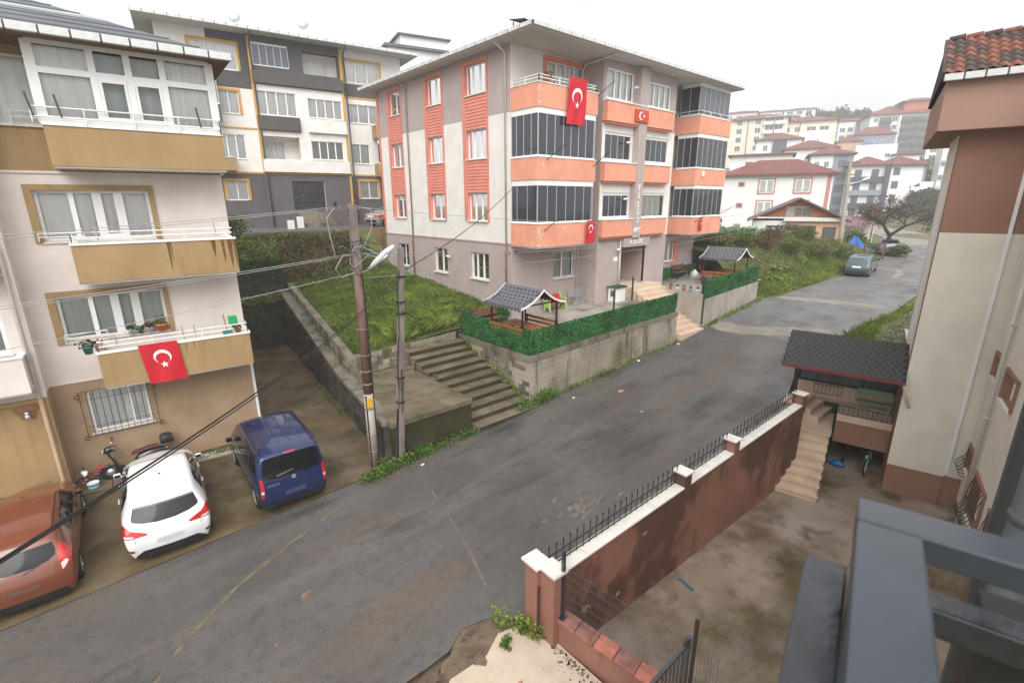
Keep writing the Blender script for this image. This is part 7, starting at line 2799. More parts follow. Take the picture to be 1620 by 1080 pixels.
 def patch(s, name, out, axis, m, off=.004, parent=None, cuts=3, smooth=True, thick=0.0):
  """Lay a shaped piece on the body: outline in x,z (rear), y,z (left/right side) or x,y (top)."""
  bm = bmesh.new()
  vs = [bm.verts.new((p[0], p[1], 0)) for p in out]
  bm.faces.new(vs)
  bmesh.ops.triangulate(bm, faces=bm.faces)
  for _ in range(cuts):
   long_e = [e for e in bm.edges if e.calc_length() > .045]
   if not long_e:
    break
   bmesh.ops.subdivide_edges(bm, edges=long_e, cuts=1)
   bmesh.ops.triangulate(bm, faces=bm.faces)
  for v in bm.verts:
   a, b = v.co.x, v.co.y
   if axis == 'rear':
    o_, d = Vector((a, -9, b)), Vector((0, 1, 0))
   elif axis == 'front':
    o_, d = Vector((a, 9, b)), Vector((0, -1, 0))
   elif axis == 'right':
    o_, d = Vector((9, a, b)), Vector((-1, 0, 0))
   elif axis == 'left':
    o_, d = Vector((-9, a, b)), Vector((1, 0, 0))
   else:
    o_, d = Vector((a, b, 9)), Vector((0, 0, -1))
   h, n, _, _ = s.bvh.ray_cast(o_, d)
   if h is None:
    h, n, _, _ = s.bvh.find_nearest(o_ + d * (9 - (s.W / 2 if axis in ('left', 'right') else s.L / 2)))
   if n.dot(d) > 0:
    n = -n
   v.co = h + n * off
  bmesh.ops.recalc_face_normals(bm, faces=bm.faces)
  if thick:
   ret = bmesh.ops.solidify(bm, geom=list(bm.faces), thickness=thick)
  me = bpy.data.meshes.new(name)
  bm.to_mesh(me)
  bm.free()
  me.materials.append(m)
  if smooth:
   me.polygons.foreach_set('use_smooth', [True] * len(me.polygons))
  o = bpy.data.objects.new(name, me)
  COL.objects.link(o)
  o.parent = parent or s.t
  return o

 def both(s, name, out, m, **k):
  for ax in ('left', 'right'):
   s.patch(name, out, ax, m, **k)

 def nyz(s, pts):
  return [(p[0] * s.L - s.L / 2, p[1] * s.H) for p in pts]

 def nxz(s, pts, mirror=False):
  return [((-1 if mirror else 1) * p[0] * s.W / 2, p[1] * s.H) for p in pts]

 def mirror(s, p, size=.12, col=None):
  for sx in (-1, 1):
   mb = MB()
   x0, x1 = sorted((sx * p[0], sx * (p[0] + .21)))
   mb.box(sx * (p[0] - .06), p[1] - .03, p[2] - .01, sx * (p[0] + .05), p[1] + .02, p[2] + .03)
   mb.box(x0 + (.05 if sx > 0 else 0), p[1] - .04, p[2], x1 - (.05 if sx < 0 else 0), p[1] + .05, p[2] + size * 1.4)
   mr = mb.build('mirror', col or plastic_black, s.t, bevel=.018)
   g = MB().box(x0 + (.065 if sx > 0 else .015), p[1] - .044, p[2] + .015, x1 - (.065 if sx < 0 else .015), p[1] - .0405, p[2] + size * 1.4 - .015)
   g.build('mirror_glass', g_car, mr)

 def place(s, x, y, z, head, pitch=0.0):
  s.t.location = (x, y, z)
  s.t.rotation_euler = (R(pitch), 0, R(head - 90))


def park_pitch(x, y):
 return math.degrees(math.atan2(float(park_z(x, y + 1.2)) - float(park_z(x, y - 1.2)), 2.4))


# white hatchback
c = Car('white hatchback parked between the copper hatch and the blue van, plate blank', 'hatch', 4.05, 1.80, 1.47, car_white)
c.patch('rear_window', c.nxz([(-.68, .875), (.68, .875), (.75, .755), (.72, .725), (.5, .69), (.2, .67), (-.2, .67), (-.5, .69), (-.72, .725), (-.75, .755)]), 'rear', g_car)
c.patch('spoiler_shadow_gap', c.nxz([(-.66, .89), (.66, .89), (.68, .878), (-.68, .878)]), 'rear', plastic_black, off=.006)
for mi_ in (False, True):
 c.patch('tail_light', c.nxz([(.95, .70), (.985, .63), (.975, .555), (.94, .53), (.80, .525), (.48, .53), (.45, .555), (.60, .59), (.78, .63), (.88, .69)], mi_), 'rear', lamp_red, off=.010)
 c.patch('reverse_lamp', c.nxz([(.93, .575), (.82, .565), (.72, .545), (.80, .538), (.94, .545)], mi_), 'rear', lamp_clear, off=.013)
 c.patch('reflector', c.nxz([(.90, .33), (.78, .31), (.80, .265), (.88, .275)], mi_), 'rear', lamp_dkred, off=.008)
c.patch('rear_bumper', c.nxz([(-.80, .115), (.80, .115), (.78, .19), (.60, .27), (-.60, .27), (-.78, .19)]), 'rear', plastic_black, off=.006)
c.patch('number_plate', c.nxz([(-.29, .36), (.29, .36), (.29, .44), (-.29, .44)]), 'rear', mat('plate_blank', (.55, .55, .56), var=.03), off=.010)
c.patch('wiper', c.nxz([(.02, .70), (.40, .745), (.40, .738), (.02, .688)]), 'rear', plastic_black, off=.016)
c.patch('tailgate_seam', c.nxz([(-.74, .44), (-.73, .44), (-.73, .62), (-.74, .62)]), 'rear', plastic_black, off=.003)
c.patch('tailgate_seam', c.nxz([(.74, .44), (.73, .44), (.73, .62), (.74, .62)]), 'rear', plastic_black, off=.003)
c.both('side_window', c.nyz([(.20, .72), (.34, .705), (.41, .70), (.41, .94), (.30, .945), (.235, .90)]), g_car)
c.both('side_window', c.nyz([(.425, .70), (.66, .685), (.715, .69), (.60, .925), (.54, .945), (.425, .945)]), g_car)
c.both('window_trim', c.nyz([(.19, .70), (.72, .672), (.72, .683), (.19, .712)]), plastic_black, off=.005)
for y0 in (.215, .42, .69):
 c.both('door_seam', c.nyz([(y0, .2), (y0 + .0028, .2), (y0 + .0028, .68), (y0, .68)]), plastic_black, off=.002)
for y0 in (.365, .56):
 c.both('door_handle', c.nyz([(y0, .60), (y0 + .05, .60), (y0 + .05, .625), (y0, .625)]), car_white, off=.03, thick=.02)
c.patch('windscreen', [(-.62, .13 * 4.05 - .02), (.62, .13 * 4.05 - .02), (.70, .245 * 4.05), (-.70, .245 * 4.05)], 'top', g_car)
c.patch('roof_gap', [(-.60, .105 * 4.05), (.60, .105 * 4.05), (.60, .112 * 4.05), (-.60, .112 * 4.05)], 'top', plastic_black, off=.005)
MB().lathe([(.045, 0), (.03, .03), (.012, .05)], 10, (0, -.62, 1.475)).build('aerial', plastic_black, c.t, smooth=True)
c.mirror((.80, .72, .95), .075, car_white)
c.place(.56, 15.10, float(park_z(.5, 15.1)), 86.0, park_pitch(.46, 15.3))
# blue van
c = Car('dark blue people carrier van parked at the alley mouth, rightmost of the three', 'van', 4.25, 1.82, 1.80, car_blue, wheel_r=.32, cat='van', name='parked_van')
c.patch('rear_window', c.nxz([(-.76, .90), (-.70, .925), (.70, .925), (.76, .90), (.80, .68), (.74, .635), (.45, .61), (-.45, .61), (-.74, .635), (-.80, .68)]), 'rear', g_car, off=.006)
for y0 in (.262, .47, .70):
 c.both('door_seam', c.nyz([(y0, .16), (y0 + .0028, .16), (y0 + .0028, .60), (y0, .60)]), plastic_black, off=.002)
c.patch('brake_lamp', c.nxz([(-.16, .955), (.16, .955), (.16, .94), (-.16, .94)]), 'rear', lamp_red, off=.01)
for mi_ in (False, True):
 c.patch('tail_light', c.nxz([(.90, .655), (.87, .665), (.825, .60), (.825, .42), (.85, .365), (.92, .36)], mi_), 'rear', lamp_red, off=.012)
 c.patch('reverse_lamp', c.nxz([(.91, .47), (.84, .47), (.84, .43), (.91, .43)], mi_), 'rear', lamp_clear, off=.016)
c.patch('rear_bumper', c.nxz([(-1.0, .12), (1.0, .12), (1.0, .30), (.86, .31), (.82, .235), (-.82, .235), (-.86, .31), (-1.0, .30)]), 'rear', plastic_black, off=.012)
c.patch('number_plate', c.nxz([(-.29, .32), (.29, .32), (.29, .39), (-.29, .39)]), 'rear', mat('plate_blue_blank', (.05, .06, .12), var=.03), off=.010)
c.patch('badge', [(.06 * math.cos(t), .575 * 1.8 + .06 * math.sin(t)) for t in np.linspace(0, 6.0, 13)], 'rear', alloy, off=.014)
h, n_, _, _ = c.bvh.ray_cast(Vector((-.52, -9, .515 * 1.8)), Vector((0, 1, 0)))
text_mesh('lettering', 'DOBLO', .085, .004, alloy, c.t, Matrix.Translation(h + Vector((0, -.012, 0))) @ Matrix.Rotation(R(90), 4, 'X'), bold=True)
c.patch('wiper', c.nxz([(-.45, .655), (.0, .69), (0, .682), (-.45, .642)]), 'rear', alloy, off=.018)
c.both('side_window', c.nyz([(.10, .62), (.25, .61), (.25, .93), (.13, .93), (.105, .86)]), g_car)
c.both('side_window', c.nyz([(.27, .61), (.46, .60), (.46, .93), (.27, .93)]), g_car)
c.both('side_window', c.nyz([(.48, .60), (.74, .585), (.80, .60), (.655, .90), (.62, .925), (.48, .93)]), g_car)
c.both('side_moulding', c.nyz([(.24, .22), (.72, .22), (.72, .28), (.24, .28)]), plastic_black, off=.012)
c.patch('windscreen', [(-.72, .16 * 4.25), (.72, .16 * 4.25), (.78, .315 * 4.25), (-.78, .315 * 4.25)], 'top', g_car)
for x in (-.72, .72):
 mb = MB()
 mb.tube([(x, -1.72, 1.79), (x, -1.6, 1.845), (x * .98, .2, 1.84), (x * .97, .35, 1.78)], .028, 8)
 mb.build('roof_rail', plastic_black, c.t, smooth=True)
for x in (-.42, -.14, .14, .42):
 c.patch('roof_rib', [(x - .02, -1.55), (x + .02, -1.55), (x + .02, .15), (x - .02, .15)], 'top', car_blue, off=.010, thick=.01)
c.mirror((.86, .95, 1.0), .095)
c.place(3.36, 14.97, float(park_z(3.34, 14.97)), 88.0, park_pitch(3.4, 15.5))
# copper hatchback
c = Car('copper orange hatchback cut by the left edge, leftmost of the three parked cars', 'hatch', 3.95, 1.72, 1.48, car_copper)
c.patch('rear_window', c.nxz([(-.63, .885), (.63, .885), (.675, .81), (.66, .745), (.52, .705), (.25, .68), (-.25, .68), (-.52, .705), (-.66, .745), (-.675, .81)]), 'rear', g_car)
for mi_ in (False, True):
 c.patch('tail_light', c.nxz([(.72, .86), (.83, .80), (.94, .70), (.93, .63), (.82, .56), (.74, .53), (.70, .70)], mi_), 'rear', lamp_red, off=.010)
 c.patch('reverse_lamp', c.nxz([(.84, .66), (.88, .63), (.80, .57), (.745, .545), (.735, .63)], mi_), 'rear', lamp_clear, off=.014)
 c.patch('reflector', c.nxz([(.90, .36), (.74, .33), (.74, .30), (.88, .32)], mi_), 'rear', lamp_red, off=.008)
c.patch('rear_bumper', c.nxz([(-.80, .14), (.80, .14), (.72, .26), (-.72, .26)]), 'rear', plastic_black, off=.006)
c.patch('number_plate', c.nxz([(-.30, .40), (.30, .40), (.30, .475), (-.30, .475)]), 'rear', mat('plate_brown_blank', (.13, .06, .045), var=.03), off=.010)
c.patch('wiper', c.nxz([(.05, .65), (.45, .71), (.45, .70), (.05, .638)]), 'rear', plastic_black, off=.014)
c.both('side_window', c.nyz([(.24, .735), (.40, .705), (.40, .945), (.32, .945), (.26, .90)]), g_car)
c.both('side_window', c.nyz([(.415, .70), (.66, .685), (.70, .69), (.60, .925), (.54, .945), (.415, .945)]), g_car)
for y0 in (.235, .41, .68):
 c.both('door_seam', c.nyz([(y0, .2), (y0 + .0028, .2), (y0 + .0028, .68), (y0, .68)]), plastic_black, off=.002)
for y0 in (.37, .55):
 c.both('door_handle', c.nyz([(y0, .60), (y0 + .05, .60), (y0 + .05, .622), (y0, .622)]), plastic_black, off=.02, thick=.015)
for x in (-.56, .56):
 c.patch('roof_gap', [(x - .012, -1.2), (x + .012, -1.2), (x + .012, .3), (x - .012, .3)], 'top', plastic_black, off=.004)
c.patch('windscreen', [(-.60, .13 * 3.95), (.60, .13 * 3.95), (.68, .245 * 3.95), (-.68, .245 * 3.95)], 'top', g_car)
MB().tube([(0, .3, 1.475), (0, .12, 1.58)], .012, 5).build('aerial', plastic_black, c.t)
c.mirror((.76, .70, .95), .075, car_copper)
c.place(-2.04, 15.08, float(park_z(-2.04, 15.08)), 87.0, park_pitch(-2.2, 15.0))
# green estate on the street, cars further off
c = Car('faded green estate car parked on the street beside the bank', 'wagon', 4.1, 1.64, 1.42, car_green)
c.patch('rear_window', c.nxz([(-.74, .90), (.74, .90), (.82, .68), (-.82, .68)]), 'rear', g_blue, off=.006)
for mi_ in (False, True):
 c.patch('tail_light', c.nxz([(.98, .58), (.84, .58), (.84, .40), (.98, .40)], mi_), 'rear', lamp_dkred, off=.008)
c.patch('number_plate', c.nxz([(-.32, .50), (.32, .50), (.32, .57), (-.32, .57)]), 'rear', plastic_white, off=.008)
c.patch('rear_bumper', c.nxz([(-.98, .22), (.98, .22), (.98, .31), (-.98, .31)]), 'rear', plastic_black, off=.02)
c.both('side_window', c.nyz([(.10, .69), (.24, .685), (.24, .93), (.14, .93)]), g_blue)
c.both('side_window', c.nyz([(.26, .685), (.43, .68), (.43, .94), (.26, .94)]), g_blue)
c.both('side_window', c.nyz([(.45, .68), (.66, .67), (.58, .92), (.45, .94)]), g_blue)
c.mirror((.78, .70, .92), .1)
c.place(45.0, 10.85, rz1(45, 10.8) + .0, 5.5, 3.0)
c = Car('beige saloon parked on the upper road, half hidden by the salmon block', 'sedan', 4.4, 1.72, 1.42, car_beige)
c.patch('rear_window', [(-.52, -.28 * 4.4), (.52, -.28 * 4.4), (.56, -.21 * 4.4), (-.56, -.21 * 4.4)], 'top', g_car, off=.006)
for mi_ in (False, True):
 c.patch('tail_light', c.nxz([(.96, .60), (.55, .60), (.55, .50), (.96, .48)], mi_), 'rear', lamp_red, off=.008)
c.patch('number_plate', c.nxz([(-.3, .5), (.3, .5), (.3, .58), (-.3, .58)]), 'rear', plastic_white, off=.008)
c.patch('rear_bumper', c.nxz([(-.95, .22), (.95, .22), (.95, .36), (-.95, .36)]), 'rear', plastic_black, off=.01)
c.both('side_window', c.nyz([(.24, .70), (.44, .69), (.44, .94), (.32, .92)]), g_car)
c.both('side_window', c.nyz([(.46, .69), (.68, .68), (.58, .91), (.46, .94)]), g_car)
c.place(19.3, 36.5, -1.8, 14)
c = Car('small silver car half hidden by bushes at the bend of the street', 'hatch', 3.9, 1.66, 1.45, car_silver)
c.patch('rear_window', c.nxz([(-.68, .86), (.68, .86), (.74, .69), (-.74, .69)]), 'rear', g_car)
for mi_ in (False, True):
 c.patch('tail_light', c.nxz([(.97, .62), (.75, .62), (.75, .5), (.97, .5)], mi_), 'rear', lamp_dkred, off=.008)
c.both('side_window', c.nyz([(.22, .71), (.68, .68), (.58, .93), (.30, .94)]), g_car)
c.place(56.9, 11.9, rz1(57, 11.2), 14)
c = Car('white panel van parked up on the far hillside', 'van', 6.4, 2.2, 2.6, car_white, wheel_r=.4, cat='van', name='parked_van')
c.both('side_window', c.nyz([(.60, .60), (.76, .585), (.80, .60), (.66, .88), (.60, .9)]), g_car)
c.patch('windscreen', [(-.9, .16 * 6.4), (.9, .16 * 6.4), (.98, .31 * 6.4), (-.98, .31 * 6.4)], 'top', g_car)
c.place(148.5, 27.2, float(hill_z(148.5, 27.2)) + .35, 118)

# scooter
sc_ = thing('motor_scooter', 'black motor scooter with maroon seat and top box between wall and white car', 'scooter', (0, 0, 0), local=True)
for y in (-.62, .64):
 w_ = bpy.data.objects.new('wheel', None)
 COL.objects.link(w_)
 w_.parent = sc_
 w_.location = (0, y, .25)
 MB().lathe([(.15, -.045), (.23, -.05), (.25, -.02), (.25, .02), (.23, .05), (.15, .045)], 20, axis='x', ring=True).build('tyre', rubber, w_, smooth=True)
 MB().lathe([(.02, -.06), (.15, -.03), (.15, .03), (.02, .06)], 12, axis='x').build('rim', alloy, w_, smooth=True)


def loft(mb, secs, m=0, n=10):
 """secs: (centre, rx, rz, direction y) ellipses in the x-z plane tilted along the path."""
 o_ = len(mb.v)
 for (c, rx, rz2) in secs:
  for j in range(n):
   t = 2 * math.pi * j / n
   sx = math.copysign(abs(math.cos(t)) ** .7, math.cos(t))
   sz = math.copysign(abs(math.sin(t)) ** .7, math.sin(t))
   mb.v.append((c[0] + rx * sx, c[1], c[2] + rz2 * sz))
 for i in range(len(secs) - 1):
  for j in range(n):
   mb.f.append([o_ + i * n + j, o_ + i * n + (j + 1) % n, o_ + (i + 1) * n + (j + 1) % n, o_ + (i + 1) * n + j])
   mb.mi.append(m)
 mb.f.append([o_ + j for j in range(n)])
 mb.f.append([o_ + (len(secs) - 1) * n + j for j in range(n)])
 mb.mi += [m, m]
 return mb


gloss_black = mat('gloss_black', (.012, .012, .014), rough=.18, var=0, coat=.8)
maroon = mat('seat_maroon', (.105, .022, .03), rough=.55, var=.1)
loft(MB(), [((0, -.98, .60), .06, .05), ((0, -.85, .60), .15, .13), ((0, -.5, .55), .18, .18), ((0, -.2, .50), .17, .17), ((0, -.05, .42), .14, .12)]).build('rear_cowl', gloss_black, sc_, smooth=True)
loft(MB(), [((0, -.1, .30), .15, .06), ((0, .2, .28), .16, .05), ((0, .38, .32), .15, .07)]).build('footboard', plastic_black, sc_, smooth=True)
mb = MB()
mb.hexa([(-.19, .34, .34), (.19, .34, .34), (.15, .42, .34), (-.15, .42, .34), (-.14, .60, .92), (.14, .60, .92), (.09, .66, .90), (-.09, .66, .90)])
mb.build('leg_shield', gloss_black, sc_, bevel=.03)
loft(MB(), [((0, .50, .36), .06, .03), ((0, .62, .50), .08, .04), ((0, .78, .46), .07, .04), ((0, .88, .36), .05, .03)]).build('mudguard', gloss_black, sc_, smooth=True)
loft(MB(), [((0, .44, 1.0), .08, .07), ((0, .55, 1.02), .15, .10), ((0, .68, .98), .12, .09), ((0, .74, .95), .05, .04)]).build('headset', gloss_black, sc_, smooth=True)
MB().lathe([(.06, .70), (.06, .745), (.02, .76)], 12, (0, 0, .97), axis='y').build('headlight', lamp_clear, sc_, smooth=True)
mb = MB()
mb.tube([(-.34, .42, 1.02), (-.12, .50, 1.02), (.12, .50, 1.02), (.34, .42, 1.02)], .016, 6)
mb.build('handlebar', plastic_black, sc_)
mb = MB()
mb.tube([(0, .50, .92), (0, .58, .5), (0, .64, .25)], .03, 6)
mb.build('fork', alloy, sc_)
for sx in (-1, 1):
 mb = MB()
 mb.tube([(sx * .2, .48, 1.05), (sx * .26, .46, 1.25)], .008, 5)
 mb.lathe([(.01, -.01), (.055, 0), (.05, .015)], 10, (sx * .28, .45, 1.28), axis='y')
 mb.build('mirror', chrome if sx < 0 else plastic_black, sc_)
loft(MB(), [((0, -.78, .76), .11, .04), ((0, -.62, .78), .14, .06), ((0, -.4, .76), .15, .06), ((0, -.3, .735), .15, .05), ((0, -.1, .73), .14, .05), ((0, .02, .69), .08, .04)]).build('seat', maroon, sc_, smooth=True)
loft(MB(), [((0, -1.22, .93), .14, .12), ((0, -1.12, .95), .2, .17), ((0, -.92, .95), .21, .18), ((0, -.82, .93), .15, .13)], n=14).build('top_box', plastic_black, sc_, smooth=True)
MB().bar((0, -.7, .75), (0, -1.1, .78), .12, .03).build('rack', chrome, sc_)
MB().tube([(.12, -.3, .28), (.16, -.6, .3), (.16, -.95, .38)], [.03, .05, .05], 8).build('exhaust', alloy, sc_, smooth=True)
loft(MB(), [((0, -1.02, .62), .05, .03), ((0, -.985, .62), .09, .045)]).build('tail_light', lamp_red, sc_, smooth=True)
sc_.location = (.10, 17.56, -7.90)
sc_.scale = (.88, .88, .92)
sc_.rotation_euler = (R(0), R(6), R(87))


def bicycle(label, r, col, seat_m, scale=1.0, grips=True):
 t = thing('bicycle', label, 'bicycle', (0, 0, 0), local=True)
 wb_ = r * 1.55
 for y in (-wb_, wb_):
  w_ = bpy.data.objects.new('wheel', None)
  COL.objects.link(w_)
  w_.parent = t
  w_.location = (0, y, r)
  MB().lathe([(r * .86, -.02), (r * .95, -.028), (r, 0), (r * .95, .028), (r * .86, .02)], 24, axis='x', ring=True).build('tyre', rubber, w_, smooth=True)
  mb = MB()
  mb.lathe([(r * .80, -.012), (r * .86, -.016), (r * .86, .016), (r * .80, .012)], 24, axis='x', ring=True)
  mb.build('rim', alloy, w_)
  mb = MB()
  for k in range(10):
   a = 2 * math.pi * k / 10
   mb.tube([(0, 0, 0), (0, math.cos(a) * r * .82, math.sin(a) * r * .82)], .003, 3, caps=False)
  mb.lathe([(.02, -.04), (.02, .04)], 8, axis='x')
  mb.build('spokes', alloy, w_)
 h = r * 2.2
 bb = (0, -.12, r * .95)
 hd = (0, wb_ * .72, h)
 st_ = (0, -wb_ * .42, h * .98)
 mb = MB()
 for a, b in ((bb, hd), (bb, st_), ((0, -wb_ * .36, h * .86), (0, wb_ * .7, h * .92)), (bb, (0, -wb_, r)), ((0, -wb_ * .38, h * .85), (0, -wb_, r))):
  mb.tube([a, b], .02, 7)
 mb.build('frame', col, t, smooth=True)
 mb = MB()
 mb.tube([(0, wb_ * .70, h * 1.05), (0, wb_ * .85, r * 1.7)], .022, 7)
 for x in (-.05, .05):
  mb.tube([(x, wb_ * .84, r * 1.8), (x, wb_, r)], .014, 6)
 mb.build('fork', col, t, smooth=True)
 mb = MB()
 mb.tube([(-.27, wb_ * .5, h * 1.28), (-.12, wb_ * .66, h * 1.2), (.12, wb_ * .66, h * 1.2), (.27, wb_ * .5, h * 1.28)], .013, 6)
 mb.tube([(0, wb_ * .66, h * 1.2), (0, wb_ * .72, h)], .014, 6)
 mb.build('handlebar', plastic_black, t)
 loft(MB(), [((0, -wb_ * .65, h * 1.1), .085, .035), ((0, -wb_ * .45, h * 1.1), .07, .035), ((0, -wb_ * .18, h * 1.08), .025, .02)]).build('saddle', seat_m, t, smooth=True)
 mb = MB()
 mb.tube([st_, (0, -wb_ * .46, h * 1.08)], .014, 6)
 mb.lathe([(.09, .03), (.09, .04)], 14, bb, axis='x')
 mb.tube([(.06, bb[1], bb[2]), (.07, bb[1] + .05, bb[2] - .14)], .012, 5)
 mb.tube([(-.06, bb[1], bb[2]), (-.07, bb[1] - .05, bb[2] + .14)], .012, 5)
 mb.build('crank', alloy, t)
 return t


bk = bicycle('small red child bicycle with white handlebar pad leaning by the tan wall', .20, plastic_red, plastic_red)
loft(MB(), [((0, .18, .50), .05, .04), ((0, .26, .50), .13, .06), ((0, .30, .46), .10, .05)]).build('handlebar_pad', plastic_white, bk, smooth=True)
mb = MB()
mb.tube([(0, -.31 + .24 * math.cos(t), .2 + .24 * math.sin(t)) for t in np.linspace(.2, 2.4, 8)], .022, 6)
mb.build('mudguard', mat('blue_plastic', (.02, .08, .4), rough=.4, var=.05), bk)
bk.location = (-.84, 17.66, -7.92)
bk.rotation_euler = (0, R(-9), R(113))
b2 = bicycle('mint green bicycle at the mouth of the dark space under the porch', .31, mint, plastic_black)
p = L(1.25, .42, -9.5)
b2.location = p
b2.rotation_euler = (0, R(5), R(95 - 0))
b3 = bicycle('dark bicycle deeper in the shade under the porch', .31, plastic_black, plastic_black)
b3.location = L(1.75, 1.15, -9.5)
b3.rotation_euler = (0, R(-6), R(98))
mb = MB()
loft(mb, [((0, -.25, .1), .05, .05), ((0, -.1, .14), .16, .1), ((0, .12, .12), .18, .1), ((0, .26, .08), .06, .05)])
o = mb.build('blue_bundle', plastic_blue, smooth=True)
o.location = L(.95, 1.35, -9.5)
tag(o, 'crumpled blue plastic bundle lying by the bicycles under the porch', 'bundle')
bu = thing('bucket', 'white plastic bucket with pale blue print beside the red child bicycle', 'bucket', (-.90, 17.30, -7.93), local=True)
mb = MB()
mb.lathe([(.11, 0), (.135, .22), (.145, .22), (.145, .24), (.125, .24), (.105, .02)], 18)
mb.build('body', plastic_white, bu, smooth=True)
MB().lathe([(.1225, .05), (.1345, .16)], 18).build('printed_band', mat('print_blue', (.3, .55, .68), rough=.5, var=.25, scale=14), bu, smooth=True)
mb = MB().tube([(-.13, 0, .22), (-.10, -.06, .14), (0, -.16, .10), (.1, -.06, .14), (.13, 0, .22)], .006, 5)
mb.build('handle', alloy, bu)
# bits in the yard and on the street
tag(MB().bar((10.25, 5.18, -9.47), (10.15, 4.72, -9.47), .05, .05).build('stick', mat('stick_blue', (.06, .17, .24), rough=.5, var=.1), bevel=.004), 'teal painted stick lying against the foot of the brown wall', 'stick')
for k, (x, y, zf, sx, sy, m_, lab, ct) in enumerate((
  (15.9, 11.4, rz1, .17, .11, mat('brick_bit', (.5, .22, .13), var=.15), 'flat orange brick fragment lying on the road by the block wall', 'brick fragment'),
  (15.0, 9.75, rz1, .08, .06, mat('brick_bit', (.5, .22, .13)), 'tiny reddish chip in the middle of the road', 'brick fragment'),
  (14.0, 12.3, rz1, .07, .05, plastic_white, 'crumpled white scrap on the road near the mossy wall end', 'litter'),
  (7.0, 12.4, rz1, .08, .03, plastic_white, 'white paper strip on the road by the short pole', 'litter'),
  (6.2, 12.85, rz1, .05, .04, plastic_white, 'small white cup on the weeds by the taller pole', 'litter'),
  (19.2, 12.85, rz1, .09, .07, plastic_white, 'white plastic bag at the foot of the long block wall', 'litter'),
  (22.6, 12.8, rz1, .10, .07, plastic_white, 'grey white bag left of the street steps', 'litter'),
  (4.6, 5.1, lambda a, b: -8.39, .05, .04, mat('brick_bit', (.5, .22, .13)), 'red brick chip on the pale concrete apron', 'brick fragment'),
  (4.9, 5.75, lambda a, b: -8.39, .06, .05, dirt, 'dark clod on the pale apron near the corner pillar', 'clod'))):
 z = zf(x, y)
 mb = MB().add([(x + sx * math.cos(t) * (1 + .3 * math.sin(2.7 * t + k)), y + sy * math.sin(t), z + .004) for t in np.linspace(0, 5.5, 8)] + [(x + .5 * sx * math.cos(t), y + .6 * sy * math.sin(t + .3), z + .035) for t in np.linspace(0, 5.5, 8)], [[i, (i + 1) % 8, 8 + (i + 1) % 8, 8 + i] for i in range(8)] + [list(range(8, 16))])
 tag(mb.build('scrap', m_), lab, ct)

# ------------------------------------------------------------------ far houses
def far_house(label, O, th, w, dep, zb, ze, wall_m, roof_m, zr=None, win=None, group=None, over=.5, name='apartment_building', ridge=None, side_win=True, cat='building', back=True):
 """Simple block in the distance: walls, hipped roof, windows set in the two visible faces."""
 t = thing(name, label, cat, (O[0], O[1], zb), group)
 f = FR(O, ang=th)
 s = FR(O, u=tuple(-f.n), n=tuple(-f.u))
 s2 = FR(f.P(w, 0, 0)[:2], u=tuple(-f.n), n=tuple(f.u))
 mb = MB()
 q = [f.P(0, zb - 3, 0), f.P(w, zb - 3, 0), f.P(w, zb - 3, -dep), f.P(0, zb - 3, -dep)]
 mb.hexa([*q, *[V(p.x, p.y, ze) for p in q]])
 mb.build('wall', wall_m, t)
 if roof_m:
  zr = zr or ze + 1.8
  mb = MB()
  e = [f.P(-over, ze, over), f.P(w + over, ze, over), f.P(w + over, ze, -dep - over), f.P(-over, ze, -dep - over)]
  e2 = [p + V(0, 0, .25) for p in e]
  mb.hexa(e + e2)
  k = min(w, dep) * .45
  r0, r1 = f.P(k, zr, -dep / 2), f.P(w - k, zr, -dep / 2)
  o_ = len(mb.v)
  mb.add([p + V(0, 0, .01) for p in e2] + [r0, r1], [(0, 1, 5, 4), (1, 2, 5), (2, 3, 4, 5), (3, 0, 4)])
  mb.build('roof', roof_m, t)
 for spec in (win or []):
  fr = f if spec[0] == 'f' else (s if spec[0] == 's' else s2)
  _, a0, a1, z0, z1, n, rows, pitch, wd, wh = spec[:10]
  fm = spec[10] if len(spec) > 10 else pvc
  gm = spec[11] if len(spec) > 11 else g_far
  for r in range(rows):
   for k in range(n):
    c = a0 + (a1 - a0) * (k + .5) / n
    zz = z0 + r * pitch
    b = MB()
    fr.box(b, c - wd / 2, c + wd / 2, zz, zz + wh, .003, .07)
    wf = b.build('window', fm, t)
    b = MB()
    fr.box(b, c - wd / 2 + .1, c - .05, zz + .1, zz + wh - .1, .071, .078)
    fr.box(b, c + .05, c + wd / 2 - .1, zz + .1, zz + wh - .1, .071, .078)
    b.build('pane', gm, wf)
 return t, f, s, s2


def band(t, fr, a0, a1, z0, z1, d, m, name='balcony'):
 b = MB()
 fr.box(b, a0, a1, z0, z1, .004, d)
 return b.build(name, m, t)


